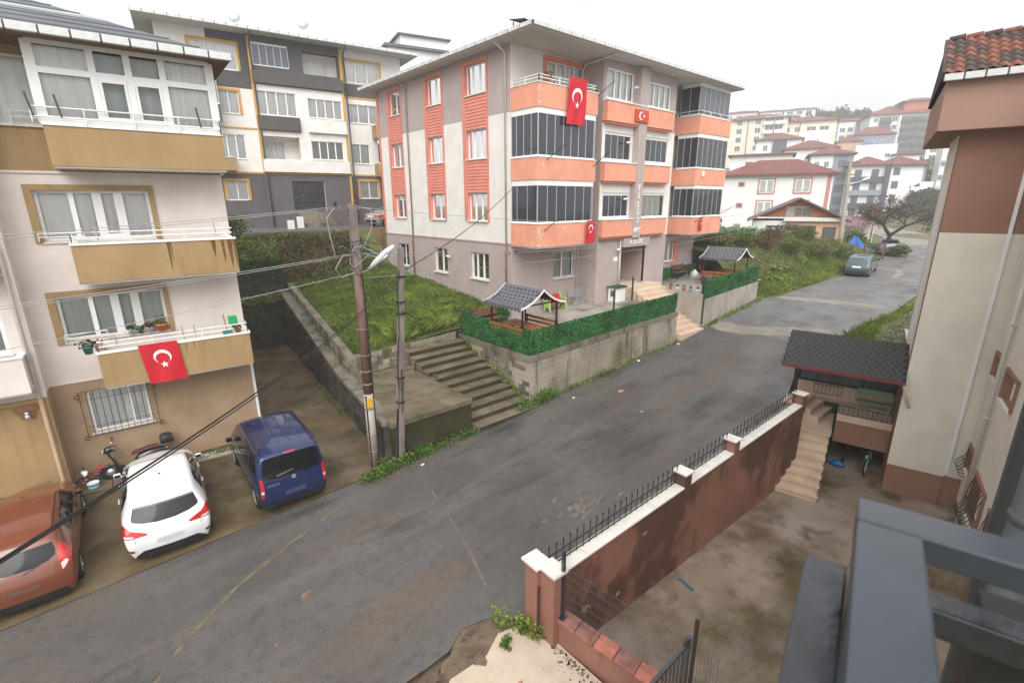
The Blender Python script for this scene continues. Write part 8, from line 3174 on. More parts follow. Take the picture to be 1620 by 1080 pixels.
# white three storey house with rose frames
t, f, s, s2 = far_house('white three storey house with rose window frames behind the brick gabled cottage', (75.1, 37.7), -68, 14.2, 10, -5.4, 3.4, w_white, roof_red, 5.9, over=.6)
for zz in (-5.0, -1.95, 1.05):
 for a, wd in ((6.0, 1.9), (10.6, 1.9)):
  b = MB()
  f.box(b, a - wd / 2 - .2, a + wd / 2 + .2, zz - .2, zz + 2.0, .003, .06)
  wf = b.build('window', w_rose, t)
  b = MB()
  f.box(b, a - wd / 2, a + wd / 2, zz, zz + 1.8, .061, .09)
  b.build('frame', pvc, wf)
  for q in (-1, 1):
   b = MB()
   f.box(b, a + q * wd * .25 - .36, a + q * wd * .25 + .36, zz + .12, zz + 1.68, .091, .10)
   b.build('pane', curtain_mat('cur_far', (.55, .57, .56)) if 'cur_far' not in MATS else MATS['cur_far'], wf)
  b = MB()
  for h in (.35, .6):
   b.tube([f.P(a - wd / 2 - .1, zz + h, .2), f.P(a + wd / 2 + .1, zz + h, .2)], .025, 4)
  b.build('railing', pvc, wf)
 b = MB()
 f.box(b, 2.2, 3.1, zz + .9, zz + 1.6, .003, .06)
 wf = b.build('window', w_rose, t)
 b = MB()
 f.box(b, 2.4, 2.9, zz + 1.05, zz + 1.45, .061, .07)
 b.build('pane', g_far, wf)
band(t, f, 13.5, 13.95, -5, 3.35, .06, w_rose, 'trim')
for a, d in ((3.2, -3.5), (5.2, -5.0)):
 b = MB()
 f.box(b, a - .5, a + .5, 4.2, 5.6, d - .4, d + .4)
 b.build('chimney', w_terra, t)

# brick gabled cottage
bt = thing('cottage', 'old cottage with bare red brick gable and peach walls behind the bank', 'house', (56, 24, -5.8))
f = FR((56.0, 24.2), ang=-66)
mb = MB()
f.wall(mb, 0, 8.4, -6.5, -2.1, [(1.3, 3.0, -4.1, -2.6), (3.9, 6.0, -4.1, -2.6), (6.6, 7.8, -4.2, -2.7)], [(3.2, 8.4, -6.5, -2.1, 1)], dep=.2)
for p, q in (((0, 0), (0, -8)), ((8.4, 0), (8.4, -8)), ((0, -8), (8.4, -8))):
 mb.quad(f.P(p[0], -6.5, p[1]), f.P(q[0], -6.5, q[1]), f.P(q[0], -2.1, q[1]), f.P(p[0], -2.1, p[1]), 0)
mb.build('wall', [w_cream, w_peach], bt)
b = MB()
b.add([f.P(.1, -1.72, .02), f.P(8.3, -1.72, .02), f.P(4.2, .05, .02)], [(0, 1, 2)])
b.ext([f.P(.1, -1.72, .02), f.P(8.3, -1.72, .02), f.P(4.2, .05, .02)], f.n * -.2)
gb_ = b.build('gable', w_brick, bt)
src = None
for r in range(7):
 z = -1.68 + r * .24
 half = 4.05 * (1 - (z + .24 + 1.72) / 1.77)
 if half < .3:
  continue
 n = int(2 * half / .5)
 for k in range(n):
  a = 4.2 - half + (k + .5) * 2 * half / n
  if 3.0 < a < 5.4 and z < -.7:
   continue
  M_ = Matrix(((f.u.x, 0, f.n.x, f.P(a, z, .025).x), (f.u.y, 0, f.n.y, f.P(a, z, .025).y), (0, 1, 0, z), (0, 0, 0, 1)))
  if src is None:
   src = MB().box(-.23, .01, 0, .23, .22, .03).build('brick', w_brick, gb_)
   src.matrix_basis = M_
  else:
   inst('brick', src, gb_, M_)
band(bt, f, 3.0, 5.4, -1.7, -.62, .05, conc_lt, 'plaster_patch')
for a0, a1 in ((3.9, 4.5), (4.55, 5.3)):
 band(bt, f, a0, a1, -1.6, -.75, .08, wood_grey, 'shutter')
band(bt, f, 2.9, 8.5, -2.12, -1.75, .35, w_cream, 'lintel')
for a0, a1, z0, z1 in ((1.3, 3.0, -4.1, -2.6), (3.9, 6.0, -4.1, -2.6), (6.6, 7.8, -4.2, -2.7)):
 window(bt, f, a0, a1, z0, z1, (.33, .66), d=-.1, glass=g_far, frame=wood_grey, sill=False, transom=z1 - .4)
b = MB()
for (a, z, a2, z2) in ((-.6, -2.1, 4.2, .22), (9.0, -2.1, 4.2, .22)):
 b.hexa([f.P(a, z - .12, .7), f.P(a2, z2 - .12, .7), f.P(a2, z2 - .12, -8.4), f.P(a, z - .12, -8.4), f.P(a, z, .7), f.P(a2, z2, .7), f.P(a2, z2, -8.4), f.P(a, z, -8.4)])
rf = b.build('roof', mat('roof_worn', (.17, .105, .095), rough=.85, var=.2, scale=1.5), bt)
for k in range(1, 9):
 d = .7 - k * 1.0
 b = MB().bar(f.P(9.0, -2.06, d), f.P(4.2, .26, d), .10, .06)
 b.build('roof_rib', roof_red, rf)
b = MB()
for i in range(4):
 b.tube([f.P(1.6 + i * .35, -4.3 + i * .4, .3), f.P(2.3 + i * .35, -3.9 + i * .4, .25)], .05, 5)
kind(b.build('dead_vine', bark, bt), 'stuff')
# lean-to with rose sheet roof
lt = thing('lean_to', 'open lean-to with dull rose corrugated roof beside the bare tree', 'shed', (64, 16, -5))
b = MB()
for k in range(18):
 x0 = k / 18
 a = Vector((62.2, 19.8, 0)).lerp(Vector((64.0, 14.9, 0)), x0)
 c_ = Vector((62.2, 19.8, 0)).lerp(Vector((64.0, 14.9, 0)), (k + .9) / 18)
 dz = .05 * (k % 2)
 b.add([a + V(0, 0, -2.75 + dz), c_ + V(0, 0, -2.75 + dz), c_ + V(4.2, 1.5, -1.75 + dz), a + V(4.2, 1.5, -1.75 + dz)], [(0, 1, 2, 3)])
b.build('roof', mat('roof_rose', (.19, .09, .10), rough=.6, var=.15), lt)
for p in ((62.4, 19.3), (63.3, 17), (64.0, 15.1)):
 MB().bar((p[0], p[1], -5.2), (p[0], p[1], -2.75), .14, .14).build('post', wood_grey, lt)
b = MB().box(66.0, 15.5, -5.5, 66.3, 21, -2.6)
b.build('back_wall', w_cream, lt)

# nearer mid-distance blocks
SW = lambda a0, a1, z0, n, rows, wd=1.5, wh=1.6, fr='f', fm=None, gm=None: (fr, a0, a1, z0, z0, n, rows, 2.95, wd, wh, fm or pvc, gm or g_far)
t, f, s, s2 = far_house('white and slate block with red hipped roof and vertical sign lettering', (140.4, 39.9), -70, 7.4, 12, -9, 7.6, w_white, roof_red, 10.0, [SW(.3, 6.8, -3.8, 2, 4, 1.4, 1.7, 'f', w_slate)], over=.8)
for k in range(4):
 band(t, f, .0, 7.1, -4.9 + k * 2.95, -3.7 + k * 2.95, .7, w_slate if k % 2 else w_bluegrey)
band(t, f, 7.0, 7.9, -9, 7.5, .9, w_slate, 'pier')
t, f, s, s2 = far_house('white gable wall of the slate trimmed block, dark lettering down its side', (143.6, 32.4), -52, 7.0, 10, -9, 7.5, w_white, roof_red, 9.8, [SW(.4, 2.0, -3.4, 1, 4, 1.3, 1.6, 'f', w_slate)], over=.8)
band(t, f, 6.6, 7.1, -9, 7.4, .1, w_bluegrey, 'pier')
text_mesh('lettering', 'E\nS\nT\nE', .9, .03, black_iron, t, f.mtx(4.6, 2.4, .03))
t, f, s, s2 = far_house('blue grey block with red roof and pale balconies left of the slate trimmed one', (143.6, 49.7), -68, 9.0, 12, -7, 10.8, w_bluegrey, roof_red, 13.0, [SW(5.2, 8.8, -4, 1, 5, 1.8, 1.7, 'f', w_slate), SW(.5, 4.6, -4, 2, 5, 1.1, 1.5, 'f', pvc)], over=.8)
for k in range(5):
 band(t, f, .1, 4.8, -5.1 + k * 2.95, -4.2 + k * 2.95, .8, w_slate if k == 4 else w_white)
band(t, f, 0, 4.9, 7.0, 10.6, .05, w_white, 'facing')
text_mesh('lettering', 'E\nS\nT', .9, .03, black_iron, t, f.mtx(5.0, 5.0, .06))
far_house('white box of a roof storey rising behind the red roofed slate block', (168.5, 47.2), -68, 9.5, 9, 3, 14.6, w_white, None, win=[SW(6.4, 8.6, 11.2, 1, 1, 1.2, 1.1)])
far_house('small white annex with red roof right of the white roof storey', (171.5, 39.0), -68, 6.0, 8, 3, 11.6, w_white, roof_red, 12.6, win=[SW(2, 5, 9, 1, 1, 1.4, 1.2)])
far_house('bare white gable block high among the red roofs', (187.5, 69.7), -66, 9.2, 10, 9, 21.8, w_white, None, win=[SW(4.6, 7.0, 18.6, 1, 1, .7, .9), SW(4.6, 7, 12.4, 1, 1, .8, .9)])
far_house('white stepped block left of the bare white gable', (186.0, 76.0), -66, 6.0, 8, 9, 19.0, w_white, roof_red, 20.0, win=[SW(1, 5, 15.6, 2, 1, .9, 1.2)])
far_house('white house with wide red roof in the middle of the hillside', (153.6, 60.1), -68, 12.5, 12, 3, 13.4, w_white, roof_red, 16.2, win=[SW(5.5, 12, 10.0, 3, 1, 1.3, 1.6), SW(5.5, 12, 6.4, 2, 1, 1.3, 1.6)], over=.7)
far_house('long low white attic storey just behind the red tiled roof', (103.0, 50.5), -68, 11.0, 8, -2, 8.5, w_white, roof_red, 9.2, win=[SW(6.4, 8.6, 6.0, 1, 1, .9, 1.4), SW(8.6, 10.8, 6.0, 1, 1, .8, 1.2)], over=.6)
t, f, s, s2 = far_house('white house with a dark slate bay and pink roof on the hillside', (173.7, 77.1), -68, 13, 11, 9, 18.6, w_white, roof_red, 21.0, win=[SW(.8, 4.6, 15.4, 1, 1, 1.4, 1.8), SW(.8, 4.6, 12.4, 1, 1, 1.4, 1.8)], over=.7)
band(t, f, 4.8, 8.8, 9, 18.5, .5, w_slate, 'bay')
yl = dict(over=.8)
t, f, s, s2 = far_house('tall lemon block with red roof and glazed balconies, leftmost on the hill', (189.5, 96.5), -70, 20.5, 14, 11, 28.0, w_lemon, roof_red, 30.5, [SW(3.4, 6.6, 11.6, 1, 6, 1.9, 1.9), SW(9.6, 12.6, 11.6, 1, 6, 1.9, 1.9), SW(13.2, 19.4, 12.4, 2, 6, 2.7, 1.6, 'f', pvc, g_blue)], **yl)
for k in range(6):
 band(t, f, 12.9, 19.8, 11.2 + k * 2.95, 12.2 + k * 2.95, .9, w_white)
band(t, f, 16.2, 16.5, 11, 27.9, 1.0, w_terra, 'pipe')
band(t, f, 7.7, 8.0, 11, 27.9, .12, w_terra, 'pipe')
t, f, s, s2 = far_house('lemon block with red roof right of the tallest lemon block', (202.1, 81.6), -66, 17.5, 14, 13, 27.0, w_lemon, roof_red, 29.6, [SW(.5, 7, 17.8, 2, 3, 1.8, 1.8), SW(7.8, 15.8, 18.0, 2, 3, 3.0, 1.5, 'f', pvc, g_blue)], **yl)
for k in range(3):
 band(t, f, 7.8, 16.2, 16.6 + k * 2.95, 17.7 + k * 2.95, .9, w_white)
band(t, f, 6.0, 6.3, 13, 26.9, .12, w_terra, 'pipe')
for i, (O, w_, zb, ze, lab) in enumerate((((265.1, 119.6), 12, 32, 41.5, 'pale block on the skyline with grey balconies, left of the wooded knoll'), ((266.5, 107), 13, 32, 41.0, 'paler wide block on the skyline closest to the wooded knoll'), ((231.9, 119.6), 14, 28, 37.5, 'pink roofed block on the skyline above the tallest lemon block'), ((240, 100), 9, 27, 34.2, 'low pinkish attic house below the skyline blocks'))):
 t, f, s, s2 = far_house(lab, O, -70, w_, 12, zb, ze, w_white if i < 2 else w_pinkw, roof_grey if i < 2 else roof_red, ze + 1.6, [SW(.6, w_ - .6, zb + 4.0, 3, 2, 2.4, 1.5, 'f', pvc)], over=.6)
 if i < 2:
  for k in range(2):
   band(t, f, .3, w_ * .55, zb + 2.6 + k * 2.95, zb + 3.8 + k * 2.95, 1.0, w_bluegrey)
t, f, s, s2 = far_house('mid grey block under the skyline trees with white central bay', (249.1, 84.0), -70, 18.5, 12, 22, 31.6, w_bluegrey, roof_red, 33.4, [SW(1, 6, 24.4, 2, 2, 1.9, 1.4), SW(12.6, 17.6, 24.4, 2, 2, 1.9, 1.4), SW(6.6, 12, 24.4, 2, 2, 2.0, 1.8)], over=.6)
band(t, f, 6.3, 12.3, 21, 31.4, .05, w_white, 'facing')
far_house('small pink roofed house below the grey block', (214, 66.0), -68, 7.5, 8, 14, 20.0, w_peach, roof_red, 22.4, win=[SW(1, 6.4, 16.4, 2, 1, 1.2, 1.3)])
far_house('low grey house with dull red roof next to the blue tank', (226, 64.5), -68, 12.5, 9, 16, 23.0, w_bluegrey, roof_red, 26.2, win=[SW(1, 11, 19.6, 3, 1, 1.2, 1.4)])
b = MB().lathe([(2.0, 0), (2.2, 1), (2.2, 2.6), (1.6, 3.4), (.6, 3.8)], 14, (214, 56.5, 15.6))
tag(b.build('water_tank', mat('tank_blue', (.03, .16, .42), rough=.5, var=.1), smooth=True), 'round blue water tank on a far roof', 'tank')
# big apartment slab on the right skyline
t, f, s, s2 = far_house('long seven storey block with dark balcony bands on the right skyline', (241.5, 64.5), -62, 38, 16, 13.5, 31.4, w_white, roof_red, 35.5, [('f', 20.9, 23.6, 14.4, 14.4, 1, 6, 2.85, 2.2, 2.0, pvc, g_far), ('f', 25.0, 28.0, 14.6, 14.6, 1, 6, 2.85, 1.8, 1.6, pvc, g_far), ('f', 1.0, 3.0, 14.6, 14.6, 1, 6, 2.85, 1.5, 1.5, pvc, g_far), ('f', 7.2, 9.2, 14.6, 14.6, 1, 6, 2.85, 1.7, 1.8, pvc, g_blue)], over=1.0)
for k in range(6):
 z = 14.0 + k * 2.85
 for a0, a1 in ((3.2, 7.0), (10.2, 14.0), (14.3, 19.6), (30.5, 37.5)):
  band(t, f, a0, a1, z, z + 1.15, 1.2, w_grey)
  band(t, f, a0, a1, z + 1.2, z + 2.3, .5, g_far, 'balcony_glazing')
band(t, f, 9.4, 10.1, 13.6, 31.3, .5, w_white, 'pier')
band(t, f, 19.8, 20.8, 13.6, 31.3, .6, w_white, 'pier')
band(t, f, 23.8, 24.6, 13.6, 31.3, .6, w_white, 'pier')
band(t, f, 24.8, 29.6, 13.6, 29.0, .003 + .02, w_terra, 'facing')
band(t, f, .5, 3.1, 13.6, 26, .02, w_terra, 'facing')
b = MB()
f.box(b, 11, 21, 31.5, 36.0, -10, -2)
b.build('roof_storey', w_brick, t)
b = MB()
b.add([f.P(9.5, 36, -1.0), f.P(22.5, 36, -1.0), f.P(22.5, 36, -11), f.P(9.5, 36, -11), f.P(14, 37.6, -6), f.P(18, 37.6, -6)], [(0, 1, 5, 4), (1, 2, 5), (2, 3, 4, 5), (3, 0, 4), (0, 1, 2, 3)])
b.build('upper_roof', roof_red, t)
t, f, s, s2 = far_house('narrow white tower block seen edge on beside the terracotta corner', (147.9, 24.6), -60, 9, 3, -8.5, 13.5, w_white, roof_grey, 14.8, [('f', .4, 8.6, -6.2, -6.2, 3, 6, 2.95, 1.6, 1.4, w_slate, g_far)], over=.4)
for k in range(6):
 band(t, f, .2, 8.8, -7.2 + k * 2.95, -6.5 + k * 2.95, .5, w_bluegrey)
# pale penthouse block peeping between grey and salmon roofs
t, f, s, s2 = far_house('pale roof storeys peeping up between the grey block and the salmon block', (28.2, 51.9), -14, 8.2, 9, 2, 15.6, w_white, roof_grey, 16.0, [SW(1.5, 7, 13.2, 2, 1, 1.2, .9)], over=.4)
b = MB()
f.box(b, 1.8, 7.2, 15.9, 17.3, -7, -1.5)
b.build('roof_storey', w_white, t)
b = MB()
f.box(b, 1.5, 7.5, 17.3, 17.45, -7.3, -1.2)
b.build('upper_roof', roof_grey, t)

# street furniture far along the road
fp = thing('utility_pole', 'far concrete pole with a street lamp beside the blue tarpaulin', 'pole', (53.9, 14.97, -4.9))
b = MB()
b.tube([(53.9, 14.97, -5.2), (53.83, 15.3, 3.4)], [.24, .14], 8)
b.build('shaft', conc_lt, fp)
for z, w_ in ((3.2, 1.1), (2.2, 1.2), (1.3, 1.1)):
 b = MB().bar((53.85 - w_ * .3, 15.2 + w_ * .5, z), (53.85 + w_ * .3, 15.2 - w_ * .5, z), .1, .1)
 b.build('crossarm', wood_grey, fp)
b = MB().tube([(53.85, 15.2, 1.4), (54.1, 14.6, 1.5), (54.3, 14.1, 1.75)], .04, 6)
b.build('lamp_arm', alu, fp)
b = MB().tube([(54.25, 14.2, 1.72), (54.45, 13.75, 1.88)], [.09, .11], 8)
b.build('lamp_head', white_paint, fp)
tp = thing('tarpaulin', 'crumpled blue tarpaulin draped into a peak by the far pole', 'tarpaulin', (54.8, 14.1, -4.9), local=True)
tp.scale = (.82, .82, .85)
b = MB()
n = 20
for j in range(7):
 r = [.05, .35, .65, .95, 1.3, 1.6, 1.75][j]
 z = [2.0, 1.72, 1.3, .9, .5, .15, .0][j]
 for i in range(n):
  t_ = 2 * math.pi * i / n
  k = 1 + .16 * math.sin(5 * t_ + j * .4) * min(1, j / 3) + random.uniform(-.04, .04)
  b.v.append((r * k * math.cos(t_) * .8, r * k * math.sin(t_) * 1.1, z + .05 * math.sin(7 * t_)))
b.f = [[j * n + i, j * n + (i + 1) % n, (j + 1) * n + (i + 1) % n, (j + 1) * n + i] for j in range(6) for i in range(n)]
b.mi = [0] * len(b.f)
b.build('sheet', plastic_blue, tp)
b = MB().box(.4, -1.9, 0, 1.5, -1.2, .55)
b.build('wrapped_box', plastic_blue, tp, bevel=.1)
fe = thing('post_fence', 'rickety dark timber posts and rails beside the far road', 'fence', (52.6, 12, -5))
for x, y, h in ((51.9, 13.9, 1.0), (52.3, 12.6, 1.2), (52.8, 11.3, 1.5), (52.0, 14.6, 1.3)):
 b = MB().bar((x, y, -5.2), (x + .05, y + .03, -5.0 + h), .13, .13)
 b.build('post', wood_dark, fe)
for a, c_ in (((52.0, 14.0, -5), (52.3, 12.6, -4.1)), ((52.3, 12.6, -4.3), (52.8, 11.3, -4.4)), ((51.9, 13.9, -4.6), (52.6, 11.8, -4.9))):
 b = MB().bar(a, c_, .08, .06)
 b.build('rail', wood_dark, fe)


# ------------------------------------------------------------------ trees and plants
def tree(label, x, y, z, h, spread, lf, n, name='tree', trunk_r=.22, bare=.5, twig=260, lsize=(.05, .10), seed=1):
 rnd = random.Random(seed)
 t = thing(name, label, 'tree', (x, y, z), local=True)
 mb = MB()
 tips = []

 def grow(p, d, L_, r, lvl):
  q = p + d * L_
  mid = p.lerp(q, .5) + Vector((rnd.uniform(-1, 1), rnd.uniform(-1, 1), 0)) * L_ * .08
  mb.tube([p, mid, q], [r, r * .82, r * .62], 6 if lvl < 2 else 4, caps=False)
  if lvl >= 4:
   tips.append(q)
   return
  k = 3 if lvl < 3 else rnd.choice((2, 3))
  for i in range(k):
   a = 2 * math.pi * (i + rnd.random() * .7) / k
   sd = Vector((math.cos(a), math.sin(a), 0))
   nd = (d * rnd.uniform(.5, .9) + sd * spread * rnd.uniform(.5, 1.0) + Vector((0, 0, .12))).normalized()
   grow(q, nd, L_ * rnd.uniform(.62, .8), r * .58, lvl + 1)
   if lvl >= 2:
    tips.append(q.lerp(q + nd * L_ * .5, rnd.random()))
 grow(Vector((0, 0, -.2)), Vector((.05, .03, 1)).normalized(), h * .30, trunk_r, 0)
 mb.build('trunk', bark, t)
 T = np.array([tuple(p) for p in tips])
 pts = T[RNG.integers(0, len(T), n)] + RNG.normal(size=(n, 3)) * h * .055
 kind(leaves('crown', pts, lsize, lf, t), 'stuff')
 return t


tree('gnarled bare autumn tree with russet leaves at the bend of the road', 55.3, 11.6, -4.75, 6.3, 1.0, lf_tree, 2600, trunk_r=.26, lsize=(.04, .11), seed=5)
tree('small leafy sapling by the upper road next to the left house', 6.5, 30.6, -3.1, 3.0, .4, lf_weed, 700, name='sapling', trunk_r=.04, lsize=(.04, .09), seed=3)
tree('thin bare shrub tree in front of the brick gabled cottage', 55.0, 20.2, -4.5, 3.0, .8, lf_dry, 900, name='shrub_tree', trunk_r=.06, lsize=(.04, .09), seed=8)
tree('little green trees between the rose framed house and the blue grey block', 92, 31.5, -6, 6.5, .6, lf_weed, 1500, name='tree', trunk_r=.12, lsize=(.12, .25), seed=9)


def shrub(label, pos, r, n, lf, size, name='shrub', cat='shrub', stem=True):
 t = thing(name, label, cat, pos, local=True)
 mb = MB()
 for i in range(6):
  a = i * 1.05
  mb.tube([(0, 0, -.1), (math.cos(a) * r[0] * .3, math.sin(a) * r[1] * .3, r[2] * .6), (math.cos(a) * r[0] * .6, math.sin(a) * r[1] * .6, r[2] * 1.2)], [.03, .02, .008], 5)
 mb.build('stem', bark, t)
 kind(leaves('foliage', blob((0, 0, r[2]), r, n, .25), size, lf, t), 'stuff')
 return t


shrub('grey green bush beside the far gate and silver car', (54.9, 10.6, -4.9), (.7, .9, .55), 800, lf_bush, (.06, .12))
shrub('dark bush behind the lean-to posts', (60.5, 15.6, -5), (1.0, 1.2, 1.0), 1200, lf_bush, (.07, .14))
for i, (x, y, s_) in enumerate(((36.9, 14.0, .8), (36.0, 13.5, .7), (38.0, 13.9, .6), (37.2, 13.2, .55), (35.2, 13.7, .5))):
 z = float(bank_z(np.array(x), np.array(y)))
 t = thing('broad_leaf_plant', ['pale broad leaved plant highest of the cluster on the bank slope', 'pale broad leaved plant left in the cluster on the bank slope', 'pale broad leaved plant at the right end of the bank cluster', 'low pale broad leaved plant at the foot of the bank cluster', 'small pale plant at the left edge of the bank cluster'][i], 'plant', (x, y, z), 'pale broad leaved plants on the bank', local=True)
 mb = MB()
 for k in range(12):
  a = k * 2.4
  r = s_ * (.35 + .05 * (k % 4))
  c_ = Vector((math.cos(a) * r, math.sin(a) * r, s_ * (.35 + .06 * (k % 5))))
  mb.tube([(0, 0, 0), c_ * .6 + V(0, 0, .1), c_], .012, 4, caps=False)
 mb.build('stem', bark, t)
 for k in range(12):
  a = k * 2.4
  r = s_ * (.35 + .05 * (k % 4))
  c_ = Vector((math.cos(a) * r, math.sin(a) * r, s_ * (.35 + .06 * (k % 5))))
  d = Vector((math.cos(a), math.sin(a), -.25)).normalized()
  sd = d.cross(V(0, 0, 1)).normalized()
  L_ = s_ * .38
  mb = MB().add([c_ - d * L_ * .4, c_ - sd * L_ * .55 + V(0, 0, .03), c_ + d * L_ * .2 - sd * L_ * .4 + V(0, 0, .05), c_ + d * L_ * .7, c_ + d * L_ * .2 + sd * L_ * .4 + V(0, 0, .05), c_ + sd * L_ * .55 + V(0, 0, .03), c_ + V(0, 0, .06)], [(0, 1, 6), (1, 2, 6), (2, 3, 6), (3, 4, 6), (4, 5, 6), (5, 0, 6)])
  mb.build('leaf', lf_fig, t)


def ground_pts(poly, n, zf):
 p = poly_pts(poly, n)
 z = zf(p[:, 0], p[:, 1])
 return np.concatenate([p, np.asarray(z)[:, None]], 1)


# grass on the lot
lot = [(7.75, 18.4), (15.6, 18.5), (15.6, 30), (8.9, 30), (8.2, 24)]
P_ = ground_pts(lot, 62000, lot_z)
dn = vnoise(P_[:, 0], P_[:, 1], 1.1)
P_ = P_[(dn > -.55) | (RNG.random(len(P_)) < .35)]
P_[:, 2] -= .02
kind(blades('grass', P_, (.05, .22), .012, lf_grass, lean=.7), 'stuff')
P_ = ground_pts(lot, 46000, lot_z)
k = vnoise(P_[:, 0], P_[:, 1], .9, 2.0) + RNG.normal(size=len(P_)) * .3 > .1
P_ = P_[k]
P_[:, 2] += RNG.uniform(.0, .26, len(P_)) * (.4 + .6 * np.abs(vnoise(P_[:, 0], P_[:, 1], 2.5)))
kind(leaves('ground_cover', P_, (.025, .065), lf_bush, flat=.3), 'stuff')
k2 = RNG.random(len(P_)) < .22
kind(leaves('weeds', P_[k2] + np.array([[.05, .02, .06]]), (.03, .07), lf_weed, flat=.3), 'stuff')
P_ = ground_pts([(9.5, 18.5), (12.3, 18.5), (13, 20.5), (10, 21)], 4200, lot_z)
kind(blades('grass', P_, (.25, .6), .012, lf_grass, lean=.8), 'stuff')
# slope and ivy at the end of the alley
P_ = ground_pts([(3, 29.9), (15.5, 30.0), (14.4, 34.2), (3, 34.2)], 14000, slope_z)
P_[:, 2] += RNG.uniform(0, .22, len(P_)) * np.clip((34.2 - P_[:, 1]) / 2, 0, 1)
kind(leaves('ground_cover', P_, (.04, .11), lf_bush, flat=.2), 'stuff')
P_ = ground_pts([(8.5, 30.4), (14.3, 31), (14.0, 33.0), (9.5, 33.2)], 3600, slope_z)
P_[:, 2] += RNG.uniform(.03, .3, len(P_))
kind(leaves('ground_cover', P_, (.04, .10), lf_dry, flat=.1), 'stuff')
N = 5200
P_ = np.stack([RNG.uniform(3.2, 8.6, N), 29.75 - RNG.uniform(.0, .16, N), -3.05 - RNG.exponential(.33, N)], 1)
kind(leaves('ivy', P_, (.04, .09), lf_ivy, nrm=np.array([[0, -1.2, .3]])), 'stuff')
N = 1300
P_ = np.stack([RNG.uniform(5, 8.3, N), 29.3 - RNG.uniform(.0, .3, N), -5.0 + RNG.uniform(-.35, .12, N)], 1)
kind(leaves('ivy', P_, (.03, .07), lf_grass), 'stuff')
# weeds along the curbs
def weed_strip(pts, w, n, hz, lf=lf_weed, size=(.025, .06), zf=None, h=.22):
 pts = [Vector(p) for p in pts]
 seg = RNG.integers(0, len(pts) - 1, n)
 t_ = RNG.uniform(0, 1, n)
 a = np.array([tuple(p) for p in pts])
 q = a[seg] * (1 - t_)[:, None] + a[seg + 1] * t_[:, None]
 cl = .5 + .5 * np.sin(q[:, 0] * 3.3 + q[:, 1] * 2.1)
 q = q + RNG.normal(size=q.shape) * w * .5
 keep = RNG.random(n) < (.25 + .75 * cl)
 q = q[keep]
 z = np.asarray((zf or road_z)(q[:, 0], q[:, 1])) + RNG.uniform(0, 1, len(q)) ** 1.6 * h
 kind(leaves('weeds', np.concatenate([q[:, :2], z[:, None]], 1), size, lf), 'stuff')


weed_strip([(5.2, 12.75), (6.3, 12.85), (7.5, 12.9), (9.4, 12.85)], .22, 2600, 0, h=.25)
weed_strip([(5.9, 12.9), (6.9, 12.8)], .22, 900, 0, h=.4)
weed_strip([(11.6, 12.85), (13.6, 12.95)], .26, 1800, 0, h=.42)
weed_strip([(13.6, 12.95), (17, 13.02), (22.9, 13.02)], .12, 1500, 0, h=.14, lf=lf_grass)
weed_strip([(25.6, 13.0), (32.4, 12.9)], .16, 1800, 0, h=.2, lf=lf_grass)
weed_strip([(5.1, 6.45), (5.42, 5.9), (5.5, 5.5)], .12, 1400, 0, h=.4, zf=lambda x, y: np.full_like(x, -8.38), lf=lf_grass)
weed_strip([(4.85, 5.85), (5.05, 5.95)], .08, 240, 0, h=.15, zf=lambda x, y: np.full_like(x, -8.38))
weed_strip([(3.6, 5.0), (3.9, 5.2)], .08, 160, 0, h=.12, zf=lambda x, y: np.full_like(x, -8.38), lf=lf_grass)
weed_strip([(1.3, 17.15), (2.7, 17.25)], .09, 420, 0, h=.2, zf=park_z)
weed_strip([(7.3, 18.4), (7.9, 24)], .12, 500, 0, h=.12, zf=lambda x, y: np.interp(y, [18, 28], [-6.6, -4.8]))
weed_strip([(6.5, 17.5), (7.0, 21.5)], .1, 260, 0, h=.3, zf=park_z)
weed_strip([(9.7, 15.6), (9.8, 17.6)], .1, 350, 0, h=.15, zf=lambda x, y: -6.75 + (y - 15.6) * .1)
weed_strip([(12.25, 13.4), (12.3, 17.5)], .09, 600, 0, h=.16, zf=lambda x, y: -7.6 + (y - 13.2) * .38, lf=lf_grass)
weed_strip([(-2.45, 16.9), (-1.95, 16.95)], .06, 60, 0, h=.1, zf=lambda x, y: np.full_like(x, -7.85))
t = thing('grass_tuft', 'tuft of long grass at the foot of the tan wall above the copper car', 'plant', BF.P(-5.95, -7.85, .85), local=True)
kind(blades('blade_cluster', np.array([[RNG.normal() * .06, RNG.normal() * .05, 0] for _ in range(90)]), (.25, .6), .008, lf_weed, t, lean=.8), 'stuff')
# bank scrub
bp = [(32.9, 13.3), (34.0, 12.5), (40, 11.9), (47, 11.9), (51.5, 12.3), (53.5, 15), (53, 24), (46, 24), (33, 24)]
P_ = ground_pts(bp, 52000, bank_z)
hN = vnoise(P_[:, 0], P_[:, 1], .8, 1.0)
slope_part = np.clip(1 - (P_[:, 1] - np.interp(P_[:, 0], *LX)) / 7, 0, 1)
P_[:, 2] += RNG.uniform(0, 1, len(P_)) ** 1.4 * (.18 + .55 * np.clip(hN + .35, 0, 1)) * (.35 + .65 * slope_part)
keep = (hN > -.62) | (RNG.random(len(P_)) < .25)
kind(leaves('scrub', P_[keep], (.03, .085), lf_bank), 'stuff')
P_ = ground_pts([(33, 12.9), (40, 12.0), (47.5, 12.0), (47, 13.4), (39, 13.7), (33.2, 14.4)], 15000, bank_z)
kind(blades('grass', P_, (.08, .4), .012, lf_grass), 'stuff')
